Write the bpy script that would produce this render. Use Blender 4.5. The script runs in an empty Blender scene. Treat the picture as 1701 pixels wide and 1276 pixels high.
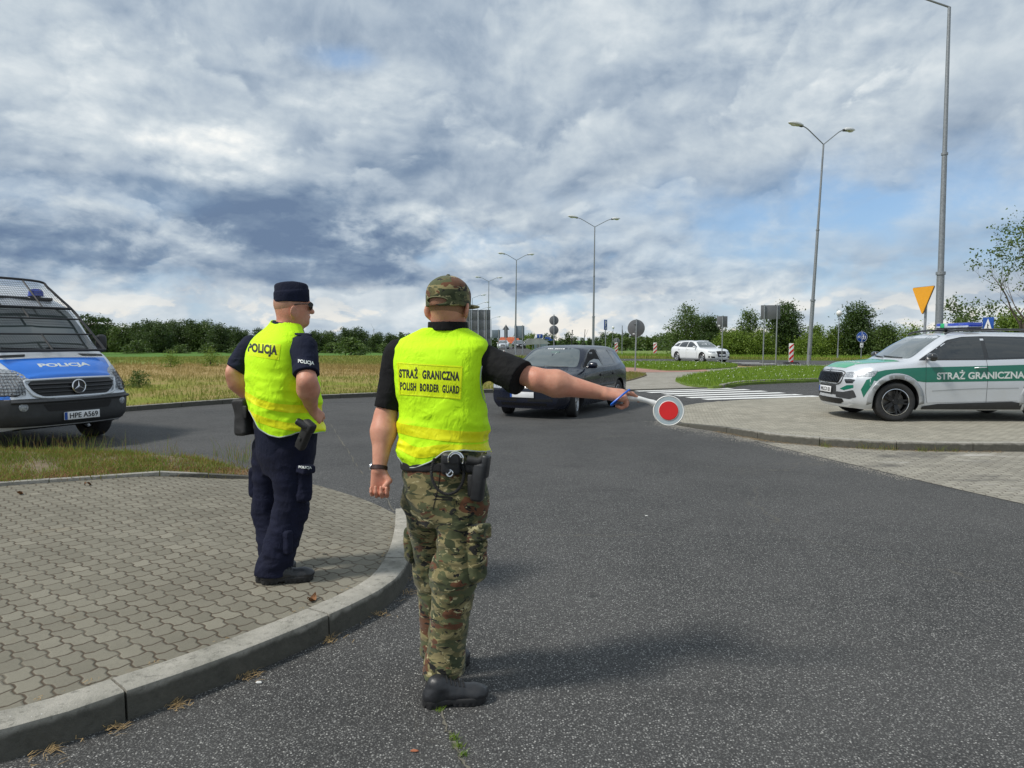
import bpy, bmesh, math, random
import numpy as np
from mathutils import Vector, Matrix, Euler
from mathutils.bvhtree import BVHTree
R = math.radians
PI = math.pi
scene = bpy.context.scene
C = bpy.data.collections.new("place"); scene.collection.children.link(C)

# ------------------------------------------------------------------ camera
CAM_H = 1.55
FPX, CX, CY, HZ = 1180.0, 850.5, 638.0, 565.0
PITCH = math.atan((CY - HZ) / FPX)
cam = bpy.data.cameras.new("camera"); camo = bpy.data.objects.new("camera", cam); C.objects.link(camo)
cam.sensor_width = 36.0; cam.lens = 36.0 * FPX / 1701.0
cam.clip_start = 0.05; cam.clip_end = 9000
camo.location = (0, 0, CAM_H); camo.rotation_euler = (PI / 2 - PITCH, 0, 0)
scene.camera = camo

def ray(px, py):
    x = (px - CX) / FPX; y = -(py - CY) / FPX
    c, s = math.cos(PITCH), math.sin(PITCH)
    return Vector((x, c + y * s, -s + y * c))
def G(px, py, z=0.0):            # photo point -> place on the level z
    r = ray(px, py); t = (z - CAM_H) / r.z
    return Vector((r.x * t, r.y * t, z))
def D(px, py, Y):                # photo point -> place at distance Y
    r = ray(px, py); t = Y / r.y
    return Vector((r.x * t, Y, CAM_H + r.z * t))

# ------------------------------------------------------------------ render look
scene.view_settings.view_transform = 'Standard'
scene.view_settings.look = 'None'
scene.view_settings.exposure = 0.22
scene.view_settings.gamma = 1.0

# ------------------------------------------------------------------ node shorthand
class S:
    """a shader socket with arithmetic"""
    nt = None
    def __init__(s, sock): s.s = sock
    def _m(s, op, *a, clamp=False): return M_(op, s, *a, clamp=clamp)
    def __add__(s, o): return s._m('ADD', o)
    __radd__ = __add__
    def __sub__(s, o): return s._m('SUBTRACT', o)
    def __rsub__(s, o): return M_('SUBTRACT', o, s)
    def __mul__(s, o): return s._m('MULTIPLY', o)
    __rmul__ = __mul__
    def __truediv__(s, o): return s._m('DIVIDE', o)
def put(inp, v):
    if isinstance(v, S): S.nt.links.new(v.s, inp)
    elif isinstance(v, (tuple, list)) and len(v) == 3 and getattr(inp, 'type', '') == 'RGBA': inp.default_value = (*v, 1)
    else: inp.default_value = v
def M_(op, *a, clamp=False):
    n = S.nt.nodes.new('ShaderNodeMath'); n.operation = op; n.use_clamp = clamp
    for i, v in enumerate(a): put(n.inputs[i], v)
    return S(n.outputs[0])
def V_(op, *a, out=0):
    n = S.nt.nodes.new('ShaderNodeVectorMath'); n.operation = op
    for i, v in enumerate(a):
        if op == 'SCALE' and i == 1: put(n.inputs['Scale'], v)
        else: put(n.inputs[i], v)
    return S(n.outputs[out])
def coord(kind='Object'):
    n = S.nt.nodes.new('ShaderNodeTexCoord'); return S(n.outputs[kind])
def sep(v):
    n = S.nt.nodes.new('ShaderNodeSeparateXYZ'); put(n.inputs[0], v); return [S(o) for o in n.outputs]
def comb(x, y, z=0.0):
    n = S.nt.nodes.new('ShaderNodeCombineXYZ'); put(n.inputs[0], x); put(n.inputs[1], y); put(n.inputs[2], z); return S(n.outputs[0])
def mapping(v, loc=(0, 0, 0), rot=(0, 0, 0), sc=(1, 1, 1)):
    n = S.nt.nodes.new('ShaderNodeMapping'); put(n.inputs[0], v)
    n.inputs['Location'].default_value = loc; n.inputs['Rotation'].default_value = rot; n.inputs['Scale'].default_value = sc
    return S(n.outputs[0])
def noise(v, scale, detail=4, rough=0.5, dist=0.0, col=False, lac=2.0):
    n = S.nt.nodes.new('ShaderNodeTexNoise'); put(n.inputs['Vector'], v)
    n.inputs['Scale'].default_value = scale; n.inputs['Detail'].default_value = detail
    n.inputs['Roughness'].default_value = rough; n.inputs['Distortion'].default_value = dist; n.inputs['Lacunarity'].default_value = lac
    return S(n.outputs[1 if col else 0])
def voro(v, scale, feat='F1', out='Distance', rnd=1.0):
    n = S.nt.nodes.new('ShaderNodeTexVoronoi'); n.feature = feat; put(n.inputs['Vector'], v)
    n.inputs['Scale'].default_value = scale; n.inputs['Randomness'].default_value = rnd
    return S(n.outputs[out])
def white(v):
    n = S.nt.nodes.new('ShaderNodeTexWhiteNoise'); put(n.inputs[0], v); return S(n.outputs[0])
def sstep(v, lo, hi, a=0.0, b=1.0):
    n = S.nt.nodes.new('ShaderNodeMapRange'); n.interpolation_type = 'SMOOTHSTEP'
    put(n.inputs[0], v); put(n.inputs[1], lo); put(n.inputs[2], hi); put(n.inputs[3], a); put(n.inputs[4], b)
    return S(n.outputs[0])
def lstep(v, lo, hi, a=0.0, b=1.0):
    n = S.nt.nodes.new('ShaderNodeMapRange')
    put(n.inputs[0], v); put(n.inputs[1], lo); put(n.inputs[2], hi); put(n.inputs[3], a); put(n.inputs[4], b)
    return S(n.outputs[0])
def mix(f, a, b, mode='MIX'):
    n = S.nt.nodes.new('ShaderNodeMix'); n.data_type = 'RGBA'; n.blend_type = mode; n.clamp_factor = True
    put(n.inputs[0], f); put(n.inputs[6], a); put(n.inputs[7], b); return S(n.outputs[2])
def ramp(f, stops, interp='LINEAR'):
    n = S.nt.nodes.new('ShaderNodeValToRGB'); put(n.inputs[0], f); cr = n.color_ramp; cr.interpolation = interp
    while len(cr.elements) > 1: cr.elements.remove(cr.elements[-1])
    cr.elements[0].position = stops[0][0]; cr.elements[0].color = (*stops[0][1], 1)
    for p, c in stops[1:]:
        e = cr.elements.new(p); e.color = (*c, 1)
    return S(n.outputs[0])
def bump(h, strength=0.5, dist=0.01, normal=None):
    n = S.nt.nodes.new('ShaderNodeBump'); n.inputs['Strength'].default_value = strength; n.inputs['Distance'].default_value = dist
    put(n.inputs['Height'], h)
    if normal: put(n.inputs['Normal'], normal)
    return S(n.outputs[0])

# ------------------------------------------------------------------ world: blue sky under broken cloud
SUN_AZ_VEC = Vector((-0.93, -0.36, 0)).normalized()
SUN_EL = R(50)
SUN_DIR = Vector((SUN_AZ_VEC.x * math.cos(SUN_EL), SUN_AZ_VEC.y * math.cos(SUN_EL), math.sin(SUN_EL)))
world = bpy.data.worlds.new("World"); scene.world = world; world.use_nodes = True
nt = world.node_tree; nt.nodes.clear(); S.nt = nt
wo = nt.nodes.new('ShaderNodeOutputWorld'); bg = nt.nodes.new('ShaderNodeBackground')
nt.links.new(bg.outputs[0], wo.inputs[0])
sky = nt.nodes.new('ShaderNodeTexSky'); sky.sky_type = 'NISHITA'; sky.sun_disc = False
sky.sun_elevation = SUN_EL; sky.sun_rotation = math.atan2(SUN_AZ_VEC.x, SUN_AZ_VEC.y)
sky.air_density = 1.1; sky.dust_density = 0.6; sky.ozone_density = 2.0
SKY_STR = 0.10
bg.inputs[1].default_value = SKY_STR
dirv = V_('NORMALIZE', coord('Generated'))
dx, dy, dz = sep(dirv)
az = M_('ARCTAN2', dx, dy)
el = M_('ARCSINE', dz)
elc = M_('MAXIMUM', el, 0.0)
# cloud heaps: cells shrink and flatten towards the horizon
lv = M_('LOGARITHM', elc + 0.30, 2.718) * 1.10
pl = comb(az * 1.45, lv, 0.0)
warp = noise(pl, 2.2, 3, 0.5, col=True)
plw = V_('ADD', pl, V_('SCALE', V_('SUBTRACT', warp, (0.5, 0.5, 0.5)), 0.22))
big = noise(plw, 1.7, 6, 0.5)
big2 = noise(V_('ADD', plw, (-0.05, 0.06, 0.0)), 1.7, 6, 0.5)
fine = noise(plw, 5.5, 8, 0.56)
fine2 = noise(V_('ADD', plw, (-0.014, 0.022, 0.0)), 5.5, 8, 0.56)
relief = (big - big2) * 1.5 + (fine - fine2) * 1.5
# heaped cloud seen from the side, low over the horizon
hz = comb(az * 1.0, el * 1.9, 3.3)
hzw = V_('ADD', hz, V_('SCALE', V_('SUBTRACT', noise(hz, 9.0, 3, 0.5, col=True), (0.5, 0.5, 0.5)), 0.06))
cum = noise(hzw, 7.5, 9, 0.55)
cum_up = noise(V_('ADD', hzw, (-0.010, 0.022, 0.0)), 7.5, 9, 0.55)
crel = (cum - cum_up) * 3.2
low = sstep(el, 0.02, 0.24, 1.0, 0.0)
edge_n = noise(comb(az * 1.0, el * 2.0, 9.1), 7.0, 6, 0.6) - 0.5
edge_b = noise(comb(az * 1.0, el * 1.3, 5.1), 2.6, 7, 0.6) - 0.5
def blob(px, py, rx, ry, soft=0.5, rag=0.9, flat=0.0):
    r = ray(px, py).normalized(); a0 = math.atan2(r.x, r.y); e0 = math.asin(r.z)
    ax = (az - a0) / (rx / FPX); ay = (el - e0) / (ry / FPX)
    if flat: ay = M_('MAXIMUM', ay, ay * -flat)
    d = M_('SQRT', ax * ax + ay * ay)
    return sstep(d + edge_n * rag + edge_b * rag * 1.6, 1.0 + soft, 1.0 - soft, 0.0, 1.0)
cover = sstep(big + fine * 0.35 + edge_b * 0.1, 0.40, 0.56)
def inv(s): return 1.0 - s
gap = M_('MAXIMUM', blob(1450, 360, 260, 70, 0.8, 1.4), blob(1330, 395, 160, 45, 0.8, 1.2) * 0.7)
gap = M_('MAXIMUM', gap, blob(570, 100, 60, 18, 0.7, 1.4) * 0.7)
gap = M_('MAXIMUM', gap, blob(1180, 420, 120, 30, 0.8, 1.2) * 0.35)
dark = M_('MAXIMUM', blob(470, 400, 230, 85, 0.55, 1.3, flat=2.6), blob(120, 400, 240, 60, 0.6, 1.3) * 0.85)
dark = M_('MAXIMUM', dark, blob(560, 462, 150, 30, 0.5, 0.8, flat=2.0))
dark = M_('MAXIMUM', dark, blob(900, 470, 190, 46, 0.6, 1.1, flat=2.2) * 0.62)
dark = M_('MAXIMUM', dark, blob(130, 300, 130, 50, 0.7, 1.3) * 0.45)
dark = M_('MAXIMUM', dark, blob(1500, 300, 300, 120, 0.9, 1.3) * 0.18)
dark = M_('MAXIMUM', dark, blob(820, 250, 200, 60, 0.9, 1.3) * 0.30)
pale = M_('MAXIMUM', blob(350, 255, 130, 60, 0.35, 1.1), blob(90, 120, 220, 130, 0.8, 1.2) * 0.5)
pale = M_('MAXIMUM', pale, blob(700, 385, 150, 45, 0.35, 1.0) * 0.85)
pale = M_('MAXIMUM', pale, blob(610, 150, 160, 60, 0.5, 1.3) * 0.7)
pale = M_('MAXIMUM', pale, blob(260, 400, 150, 26, 0.5, 1.2) * 0.55)
pale = M_('MAXIMUM', pale, blob(30, 300, 170, 50, 0.5, 1.2) * 0.45)
pale = M_('MAXIMUM', pale, blob(1150, 80, 300, 140, 0.8, 1.3) * 0.45)
# tone of the cloud: 0 = dark blue grey base, 1 = sunlit white
tone = 0.60 + relief * 0.55 * inv(low * 0.6) + (big - 0.5) * -0.45 + (fine - 0.5) * 0.16 + crel * 0.16 + crel * low * 0.55
# billowing heaps with a crisp lit top and a soft shaded base, three depths of them
def heap(tone, off, sc, thr, edge, up, dx_, gain, base, amt, dist=0.0):
    q = V_('ADD', plw, off)
    n0 = noise(q, sc, 9, 0.52, dist); n1 = noise(V_('ADD', q, (dx_, up, 0.0)), sc, 4, 0.45, dist)
    m = sstep(n0, thr, thr + edge)
    t = base + (n0 - n1) * gain + (n0 - thr) * -0.9 + (fine - fine2) * 0.8
    return tone + (t - tone) * (m * amt)
tone = heap(tone, (3.1, 1.7, 0.0), 3.4, 0.49, 0.035, 0.055, -0.02, 2.1, 0.60, 0.80)
tone = heap(tone, (7.3, 4.1, 0.0), 2.0, 0.51, 0.035, 0.09, -0.03, 1.9, 0.57, 0.80)
tone = heap(tone, (1.3, 8.8, 0.0), 5.2, 0.56, 0.050, 0.035, -0.015, 1.5, 0.60, 0.45)
tone = tone + pale * (0.22 + (cum - 0.5) * 0.5 + crel * 0.35)
tone = tone - dark * (0.50 - crel * 0.20 - relief * 0.12) - sstep(big, 0.55, 0.42) * 0.06
bandl = sstep(el, 0.0, 0.09, 1.0, 0.0)
tone = tone + bandl * 0.20
tone = tone - blob(850, 20, 900, 110, 0.9, 1.0) * 0.10
cloudc = ramp(tone, [(0.0, (0.130, 0.190, 0.295)), (0.22, (0.200, 0.270, 0.370)), (0.45, (0.360, 0.430, 0.510)), (0.62, (0.480, 0.545, 0.600)), (0.80, (0.620, 0.670, 0.700)), (1.0, (0.82, 0.83, 0.81))])
cloudc = mix(bandl * sstep(crel + (cum - 0.5) * 1.6, 0.06, 0.30) * 0.75, cloudc, (0.86, 0.80, 0.70))
skyb = mix(0.45, V_('SCALE', S(sky.outputs[0]), 1.0), (2.2, 4.4, 7.9))
puff = sstep(cum + crel * 0.2, 0.44, 0.58)
cov = M_('MAXIMUM', sstep(fine * 0.6 + big * 0.4, 0.20, 0.40), 0.0)
covg = 1.0 - gap * sstep(fine, 0.36, 0.56, 1.0, 0.45) * 0.92
lowgap = low * sstep(cum, 0.36, 0.50, 0.75, 0.0)
covg = covg * (1.0 - lowgap * inv(dark))
full = mix(M_('MULTIPLY', covg, 1.0, clamp=True), skyb, V_('SCALE', cloudc, 1.0 / SKY_STR))
# below the horizon: dull ground tone
full = mix(sstep(dz, -0.02, 0.0, 1.0, 0.0), full, (1.6, 1.8, 1.6))
nt.links.new(full.s, bg.inputs[0])
try: world.cycles.sampling_method = 'MANUAL'; world.cycles.sample_map_resolution = 512
except Exception: pass

# ------------------------------------------------------------------ sun through thin cloud
sl = bpy.data.lights.new("sun", 'SUN'); sl.energy = 2.75; sl.angle = R(8.5); sl.color = (1.0, 0.955, 0.88)
so = bpy.data.objects.new("sun", sl); C.objects.link(so)
so.rotation_euler = SUN_DIR.to_track_quat('Z', 'Y').to_euler()

# ------------------------------------------------------------------ object tools
def tag(o, label=None, cat=None, group=None, kind=None):
    if label: o['label'] = label
    if cat: o['category'] = cat
    if group: o['group'] = group
    if kind: o['kind'] = kind
    return o
def thing(name, label, cat, loc=(0, 0, 0), rz=0.0, group=None):
    o = bpy.data.objects.new(name, None); C.objects.link(o)
    o.location = loc; o.rotation_euler = (0, 0, rz); o.empty_display_size = 0.2
    return tag(o, label, cat, group)
def link(name, me, mat=None, parent=None, smooth=None, loc=None):
    if mat is not None:
        me.materials.clear()
        for m_ in (mat if isinstance(mat, (list, tuple)) else [mat]): me.materials.append(m_)
    if smooth is not None:
        me.polygons.foreach_set('use_smooth', [bool(smooth)] * len(me.polygons))
        if smooth and smooth is not True: me.set_sharp_from_angle(angle=R(smooth))
    o = bpy.data.objects.new(name, me); C.objects.link(o)
    if parent is not None: o.parent = parent
    if loc is not None: o.location = loc
    return o
def copy_tree(o, parent=None):
    c = o.copy(); C.objects.link(c); c.parent = parent
    for ch in o.children: copy_tree(ch, c)
    return c
def pymesh(name, vs, fs):
    me = bpy.data.meshes.new(name); me.from_pydata([tuple(v) for v in vs], [], [tuple(f) for f in fs]); me.update(); return me
class MB:
    """collects shapes into one mesh"""
    def __init__(s): s.v = []; s.f = []; s.mi = []; s.cur = 0
    def add(s, vs, fs):
        b = len(s.v); s.v += [tuple(v) for v in vs]; s.f += [tuple(i + b for i in f) for f in fs]; s.mi += [s.cur] * len(fs); return s
    def box(s, c, d, rot=None, taper=1.0, bev=0.0):
        x, y, z = d[0] / 2, d[1] / 2, d[2] / 2
        vs = [Vector((sx * x * (taper if sz > 0 else 1), sy * y * (taper if sz > 0 else 1), sz * z)) for sz in (-1, 1) for sy in (-1, 1) for sx in (-1, 1)]
        fs = [(0, 2, 3, 1), (4, 5, 7, 6), (0, 1, 5, 4), (2, 6, 7, 3), (0, 4, 6, 2), (1, 3, 7, 5)]
        if bev:
            bm = bmesh.new(); bv = [bm.verts.new(v) for v in vs]
            for f in fs: bm.faces.new([bv[i] for i in f])
            bmesh.ops.bevel(bm, geom=bm.edges[:], offset=bev, segments=2, affect='EDGES', profile=0.5)
            bm.verts.index_update(); vs = [v.co.copy() for v in bm.verts]; fs = [[v.index for v in f.verts] for f in bm.faces]; bm.free()
        M = rot if rot is not None else Matrix.Identity(3)
        return s.add([Vector(c) + M @ v for v in vs], fs)
    def tube(s, pts, r, n=10, cap=True, flat=1.0):
        pts = [Vector(p) for p in pts]; rr = r if isinstance(r, (list, tuple)) else [r] * len(pts)
        rings = []; up = None
        for i, p in enumerate(pts):
            t = (pts[min(i + 1, len(pts) - 1)] - pts[max(i - 1, 0)]).normalized()
            if up is None: up = Vector((0, 0, 1)) if abs(t.z) < 0.9 else Vector((0, 1, 0))
            a = t.cross(up).normalized(); b = a.cross(t).normalized(); up = b
            rings.append([p + a * math.cos(2 * PI * k / n) * rr[i] + b * math.sin(2 * PI * k / n) * rr[i] * flat for k in range(n)])
        vs = [v for ring in rings for v in ring]
        fs = [(i * n + k, i * n + (k + 1) % n, (i + 1) * n + (k + 1) % n, (i + 1) * n + k) for i in range(len(pts) - 1) for k in range(n)]
        if cap: fs += [tuple(range(n))[::-1], tuple((len(pts) - 1) * n + k for k in range(n))]
        return s.add(vs, fs)
    def lathe(s, prof, n=32, c=(0, 0, 0), M=None, cap=False):
        M = M if M is not None else Matrix.Identity(3); vs = []; m = len(prof)
        for r, z in prof:
            for k in range(n):
                a = 2 * PI * k / n; vs.append(Vector(c) + M @ Vector((r * math.cos(a), r * math.sin(a), z)))
        fs = [(i * n + k, i * n + (k + 1) % n, (i + 1) * n + (k + 1) % n, (i + 1) * n + k) for i in range(m - 1) for k in range(n)]
        if cap: fs += [tuple(range(n))[::-1], tuple((m - 1) * n + k for k in range(n))]
        return s.add(vs, fs)
    def prism(s, poly, z0, z1, M=None, c=(0, 0, 0)):
        M = M if M is not None else Matrix.Identity(3); n = len(poly)
        vs = [Vector(c) + M @ Vector((p[0], p[1], z0)) for p in poly] + [Vector(c) + M @ Vector((p[0], p[1], z1)) for p in poly]
        fs = [tuple(range(n))[::-1], tuple(range(n, 2 * n))] + [(i, (i + 1) % n, n + (i + 1) % n, n + i) for i in range(n)]
        return s.add(vs, fs)
    def mesh(s, name='m'):
        me = pymesh(name, s.v, s.f)
        if any(s.mi): me.polygons.foreach_set('material_index', s.mi)
        return me
    def build(s, name, mat, parent=None, smooth=35):
        me = s.mesh(name)
        bm = bmesh.new(); bm.from_mesh(me); bmesh.ops.recalc_face_normals(bm, faces=bm.faces[:]); bm.to_mesh(me); bm.free()
        return link(name, me, mat, parent, smooth)
def face_to(normal, up=(0, 0, 1)):     # matrix whose Z is normal and Y is up
    z = Vector(normal).normalized(); x = Vector(up).cross(z).normalized(); y = z.cross(x)
    return Matrix((x, y, z)).transposed()
def catmull(pts, per=8, closed=False):
    pts = [Vector(p) for p in pts]; out = []; n = len(pts)
    for i in range(n if closed else n - 1):
        g = lambda k: pts[k % n] if closed else pts[max(0, min(n - 1, k))]
        p0, p1, p2, p3 = g(i - 1), g(i), g(i + 1), g(i + 2)
        for j in range(per):
            t = j / per
            out.append(0.5 * ((2 * p1) + (p2 - p0) * t + (2 * p0 - 5 * p1 + 4 * p2 - p3) * t * t + (3 * p1 - p0 - 3 * p2 + p3) * t ** 3))
    if not closed: out.append(pts[-1])
    return out
def inpoly(x, y, poly):
    ins = False; j = len(poly) - 1
    for i in range(len(poly)):
        xi, yi = poly[i][0], poly[i][1]; xj, yj = poly[j][0], poly[j][1]
        if (yi > y) != (yj > y) and x < (xj - xi) * (y - yi) / (yj - yi) + xi: ins = not ins
        j = i
    return ins

def text_mesh(body, size=1.0, bold=0.0, xs=1.0, space=1.0, depth=0.0, res=4):
    cu = bpy.data.curves.new('t', 'FONT'); cu.body = body; cu.size = size; cu.offset = bold; cu.align_x = 'CENTER'; cu.align_y = 'CENTER'
    cu.space_character = space; cu.extrude = depth; cu.resolution_u = res; cu.use_fast_edit = False
    o = bpy.data.objects.new('t', cu); C.objects.link(o)
    dg = bpy.context.evaluated_depsgraph_get(); me = bpy.data.meshes.new_from_object(o.evaluated_get(dg))
    bpy.data.objects.remove(o); bpy.data.curves.remove(cu)
    n = len(me.vertices); co = np.zeros(n * 3); me.vertices.foreach_get('co', co); co = co.reshape(-1, 3)
    y0, y1 = co[:, 1].min(), co[:, 1].max(); co[:, 1] -= (y0 + y1) / 2; x0, x1 = co[:, 0].min(), co[:, 0].max(); co[:, 0] -= (x0 + x1) / 2; co[:, 0] *= xs
    me.vertices.foreach_set('co', co.ravel()); me.update()
    return me
def text_at(name, body, height, width, mat, parent, origin, right, up, bold=0.02, space=1.0, depth=0.002, bvh=None, off=0.004, cut=0.0, wob=None):
    """lettering of an exact size; laid on a flat face, or projected onto a curved one when bvh is given"""
    me = text_mesh(body, 1.0, bold, 1.0, space, 0.0)
    n = len(me.vertices)
    bm = bmesh.new(); bm.from_mesh(me); bmesh.ops.remove_doubles(bm, verts=bm.verts[:], dist=1e-5)
    xs = [v.co.x for v in bm.verts]; ys = [v.co.y for v in bm.verts]
    kx = width / (max(xs) - min(xs)); ky = height / (max(ys) - min(ys))
    for v in bm.verts: v.co.x *= kx; v.co.y *= ky
    if cut:
        for ax, lo, hi in ((0, -width / 2, width / 2), (1, -height / 2, height / 2)):
            k = lo + cut
            while k < hi:
                nrm = Vector((1, 0, 0)) if ax == 0 else Vector((0, 1, 0))
                bmesh.ops.bisect_plane(bm, geom=bm.verts[:] + bm.edges[:] + bm.faces[:], plane_co=nrm * k, plane_no=nrm, dist=1e-6)
                k += cut
    right = Vector(right).normalized(); up = Vector(up).normalized(); nrm = right.cross(up).normalized(); up = nrm.cross(right)
    origin = Vector(origin)
    for v in bm.verts:
        p = origin + right * v.co.x + up * v.co.y
        if bvh is not None:
            h = bvh.ray_cast(p + nrm * 0.5, -nrm, 1.5)
            if h[0] is not None: p = h[0] + nrm * off
        else: p = p + nrm * off
        v.co = p
    bm.to_mesh(me); bm.free(); me.update()
    if depth and bvh is None:
        pass
    return link(name, me, mat, parent, False)

# ------------------------------------------------------------------ materials
def new_mat(name):
    m = bpy.data.materials.new(name); m.use_nodes = True; n = m.node_tree; S.nt = n
    b = n.nodes['Principled BSDF']; return m, b
def pset(b, **k):
    names = dict(col='Base Color', rough='Roughness', metal='Metallic', spec='Specular IOR Level', normal='Normal', coat='Coat Weight', coatr='Coat Roughness', alpha='Alpha',
                 trans='Transmission Weight', ior='IOR', sheen='Sheen Weight', sss='Subsurface Weight', emis='Emission Color', emiss='Emission Strength', sheenr='Sheen Roughness')
    for a, v in k.items(): put(b.inputs[names[a]], v)
def plain(name, col, rough=0.6, metal=0.0, var=0.12, scale=8.0, bmp=0.0, spec=0.5, coat=0.0, dirt=0.0, bs=60.0):
    m, b = new_mat(name); p = coord()
    n = noise(p, scale, 5, 0.6)
    c = mix(lstep(n, 0.3, 0.7), tuple(x * (1 - var) for x in col), tuple(min(1, x * (1 + var)) for x in col))
    if dirt:
        c = mix(sstep(noise(p, scale * 0.7, 6, 0.7), 0.5, 0.75) * dirt, c, (0.12, 0.10, 0.075))
    pset(b, col=c, rough=lstep(noise(p, scale * 3, 3), 0.3, 0.7, max(0.02, rough - 0.08), min(1, rough + 0.08)), metal=metal, spec=spec, coat=coat)
    if bmp: pset(b, normal=bump(noise(p, bs, 4, 0.6), bmp, 0.004))
    return m
MAT = {}
MAT['galv'] = plain('galvanised steel', (0.36, 0.38, 0.40), 0.45, 0.75, 0.18, 14, 0.1)
MAT['pole'] = plain('weathered lamp pole', (0.27, 0.29, 0.31), 0.5, 0.55, 0.22, 18, 0.15)
MAT['signback'] = plain('sign back grey', (0.17, 0.175, 0.185), 0.5, 0.3, 0.10, 4)
MAT['signback_blue'] = plain('sign back blue grey', (0.20, 0.25, 0.29), 0.45, 0.3, 0.08, 4)
MAT['lamp_head'] = plain('lamp head grey', (0.62, 0.64, 0.65), 0.4, 0.1, 0.06, 6)
MAT['lamp_glass'] = plain('lamp glass', (0.70, 0.70, 0.62), 0.15, 0, 0.05, 6)
MAT['white_plastic'] = plain('white plastic', (0.78, 0.78, 0.76), 0.35, 0, 0.04, 6)
MAT['red'] = plain('signal red', (0.62, 0.012, 0.012), 0.35, 0, 0.08, 10)
MAT['blue_sign'] = plain('sign blue', (0.012, 0.07, 0.33), 0.35, 0, 0.06, 8)
MAT['yellow_sign'] = plain('faded amber back', (0.80, 0.36, 0.015), 0.45, 0, 0.05, 4)
MAT['white_sign'] = plain('sign white', (0.78, 0.79, 0.80), 0.35, 0, 0.05, 8)
MAT['black'] = plain('black plastic', (0.018, 0.018, 0.020), 0.45, 0, 0.2, 20, 0.1)
MAT['rubber'] = plain('tyre rubber', (0.022, 0.022, 0.023), 0.75, 0, 0.25, 14, 0.2)
MAT['chrome'] = plain('chrome', (0.75, 0.76, 0.78), 0.12, 1.0, 0.03, 20)
MAT['text_black'] = plain('printed black', (0.015, 0.015, 0.015), 0.6, 0, 0.3, 80)
MAT['concrete'] = plain('concrete', (0.36, 0.35, 0.32), 0.85, 0, 0.18, 9, 0.5)

def asphalt():
    m, b = new_mat('asphalt'); p = coord()
    base = noise(p, 0.35, 5, 0.6)
    patch = noise(p, 1.6, 4, 0.6)
    x, y, z = sep(p)
    # exposed stones in worn bitumen
    st = voro(p, 100.0, 'F1', 'Distance'); sc = voro(p, 100.0, 'F1', 'Color')
    sr, sg, sb = sep(sc)
    stone = sstep(st, 0.48, 0.30)
    bright = M_('POWER', sr, 1.9)
    d = M_('SQRT', x * x + y * y)
    wear = sstep(patch * 0.45 + base * 0.8, 0.42, 0.78)
    bit = mix(wear, (0.031, 0.031, 0.031), (0.058, 0.057, 0.056))
    pale = mix(sg, (0.15, 0.15, 0.145), (0.60, 0.59, 0.56))
    near = sstep(d, 3.5, 12.0, 1.0, 0.45)
    col = mix(stone * (bright * 0.88 + 0.08) * near, bit, pale)
    # second, smaller grit
    st2 = voro(V_('ADD', p, (3.3, 1.7, 0.0)), 230.0, 'F1', 'Color'); g1, g2, g3 = sep(st2)
    col = mix(sstep(g1, 0.70, 0.96) * 0.45, col, (0.24, 0.24, 0.23))
    col = mix(sstep(noise(p, 0.9, 5, 0.65), 0.52, 0.75) * 0.32, col, (0.078, 0.077, 0.073))
    # stained track, old sand
    col = mix(sstep(noise(mapping(p, sc=(0.5, 2.0, 1)), 0.7, 6, 0.7), 0.62, 0.80) * 0.45, col, (0.11, 0.105, 0.095))
    # old oil and tyre marks
    col = mix(sstep(noise(mapping(p, rot=(0, 0, 0.5), sc=(0.7, 2.4, 1)), 0.55, 6, 0.72), 0.57, 0.72) * 0.38, col, (0.026, 0.026, 0.027))
    col = mix(sstep(noise(V_('ADD', p, (9, 4, 0)), 3.2, 5, 0.7), 0.66, 0.72) * 0.5, col, (0.020, 0.020, 0.021))
    # fine cracks
    cr = voro(V_('ADD', p, V_('SCALE', noise(p, 2.2, 4, 0.6, col=True), 0.6)), 0.30, 'DISTANCE_TO_EDGE')
    crm = sstep(cr, 0.0045, 0.001) * sstep(noise(p, 0.5, 2), 0.45, 0.62)
    col = mix(crm * 0.6, col, (0.13, 0.12, 0.10))
    h = stone * 0.7 + noise(p, 60, 3, 0.6) * 0.5 + g1 * 0.25
    pset(b, col=col, rough=0.82, spec=0.35, normal=bump(h, 0.75, 0.006))
    return m
MAT['asphalt'] = asphalt()

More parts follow.
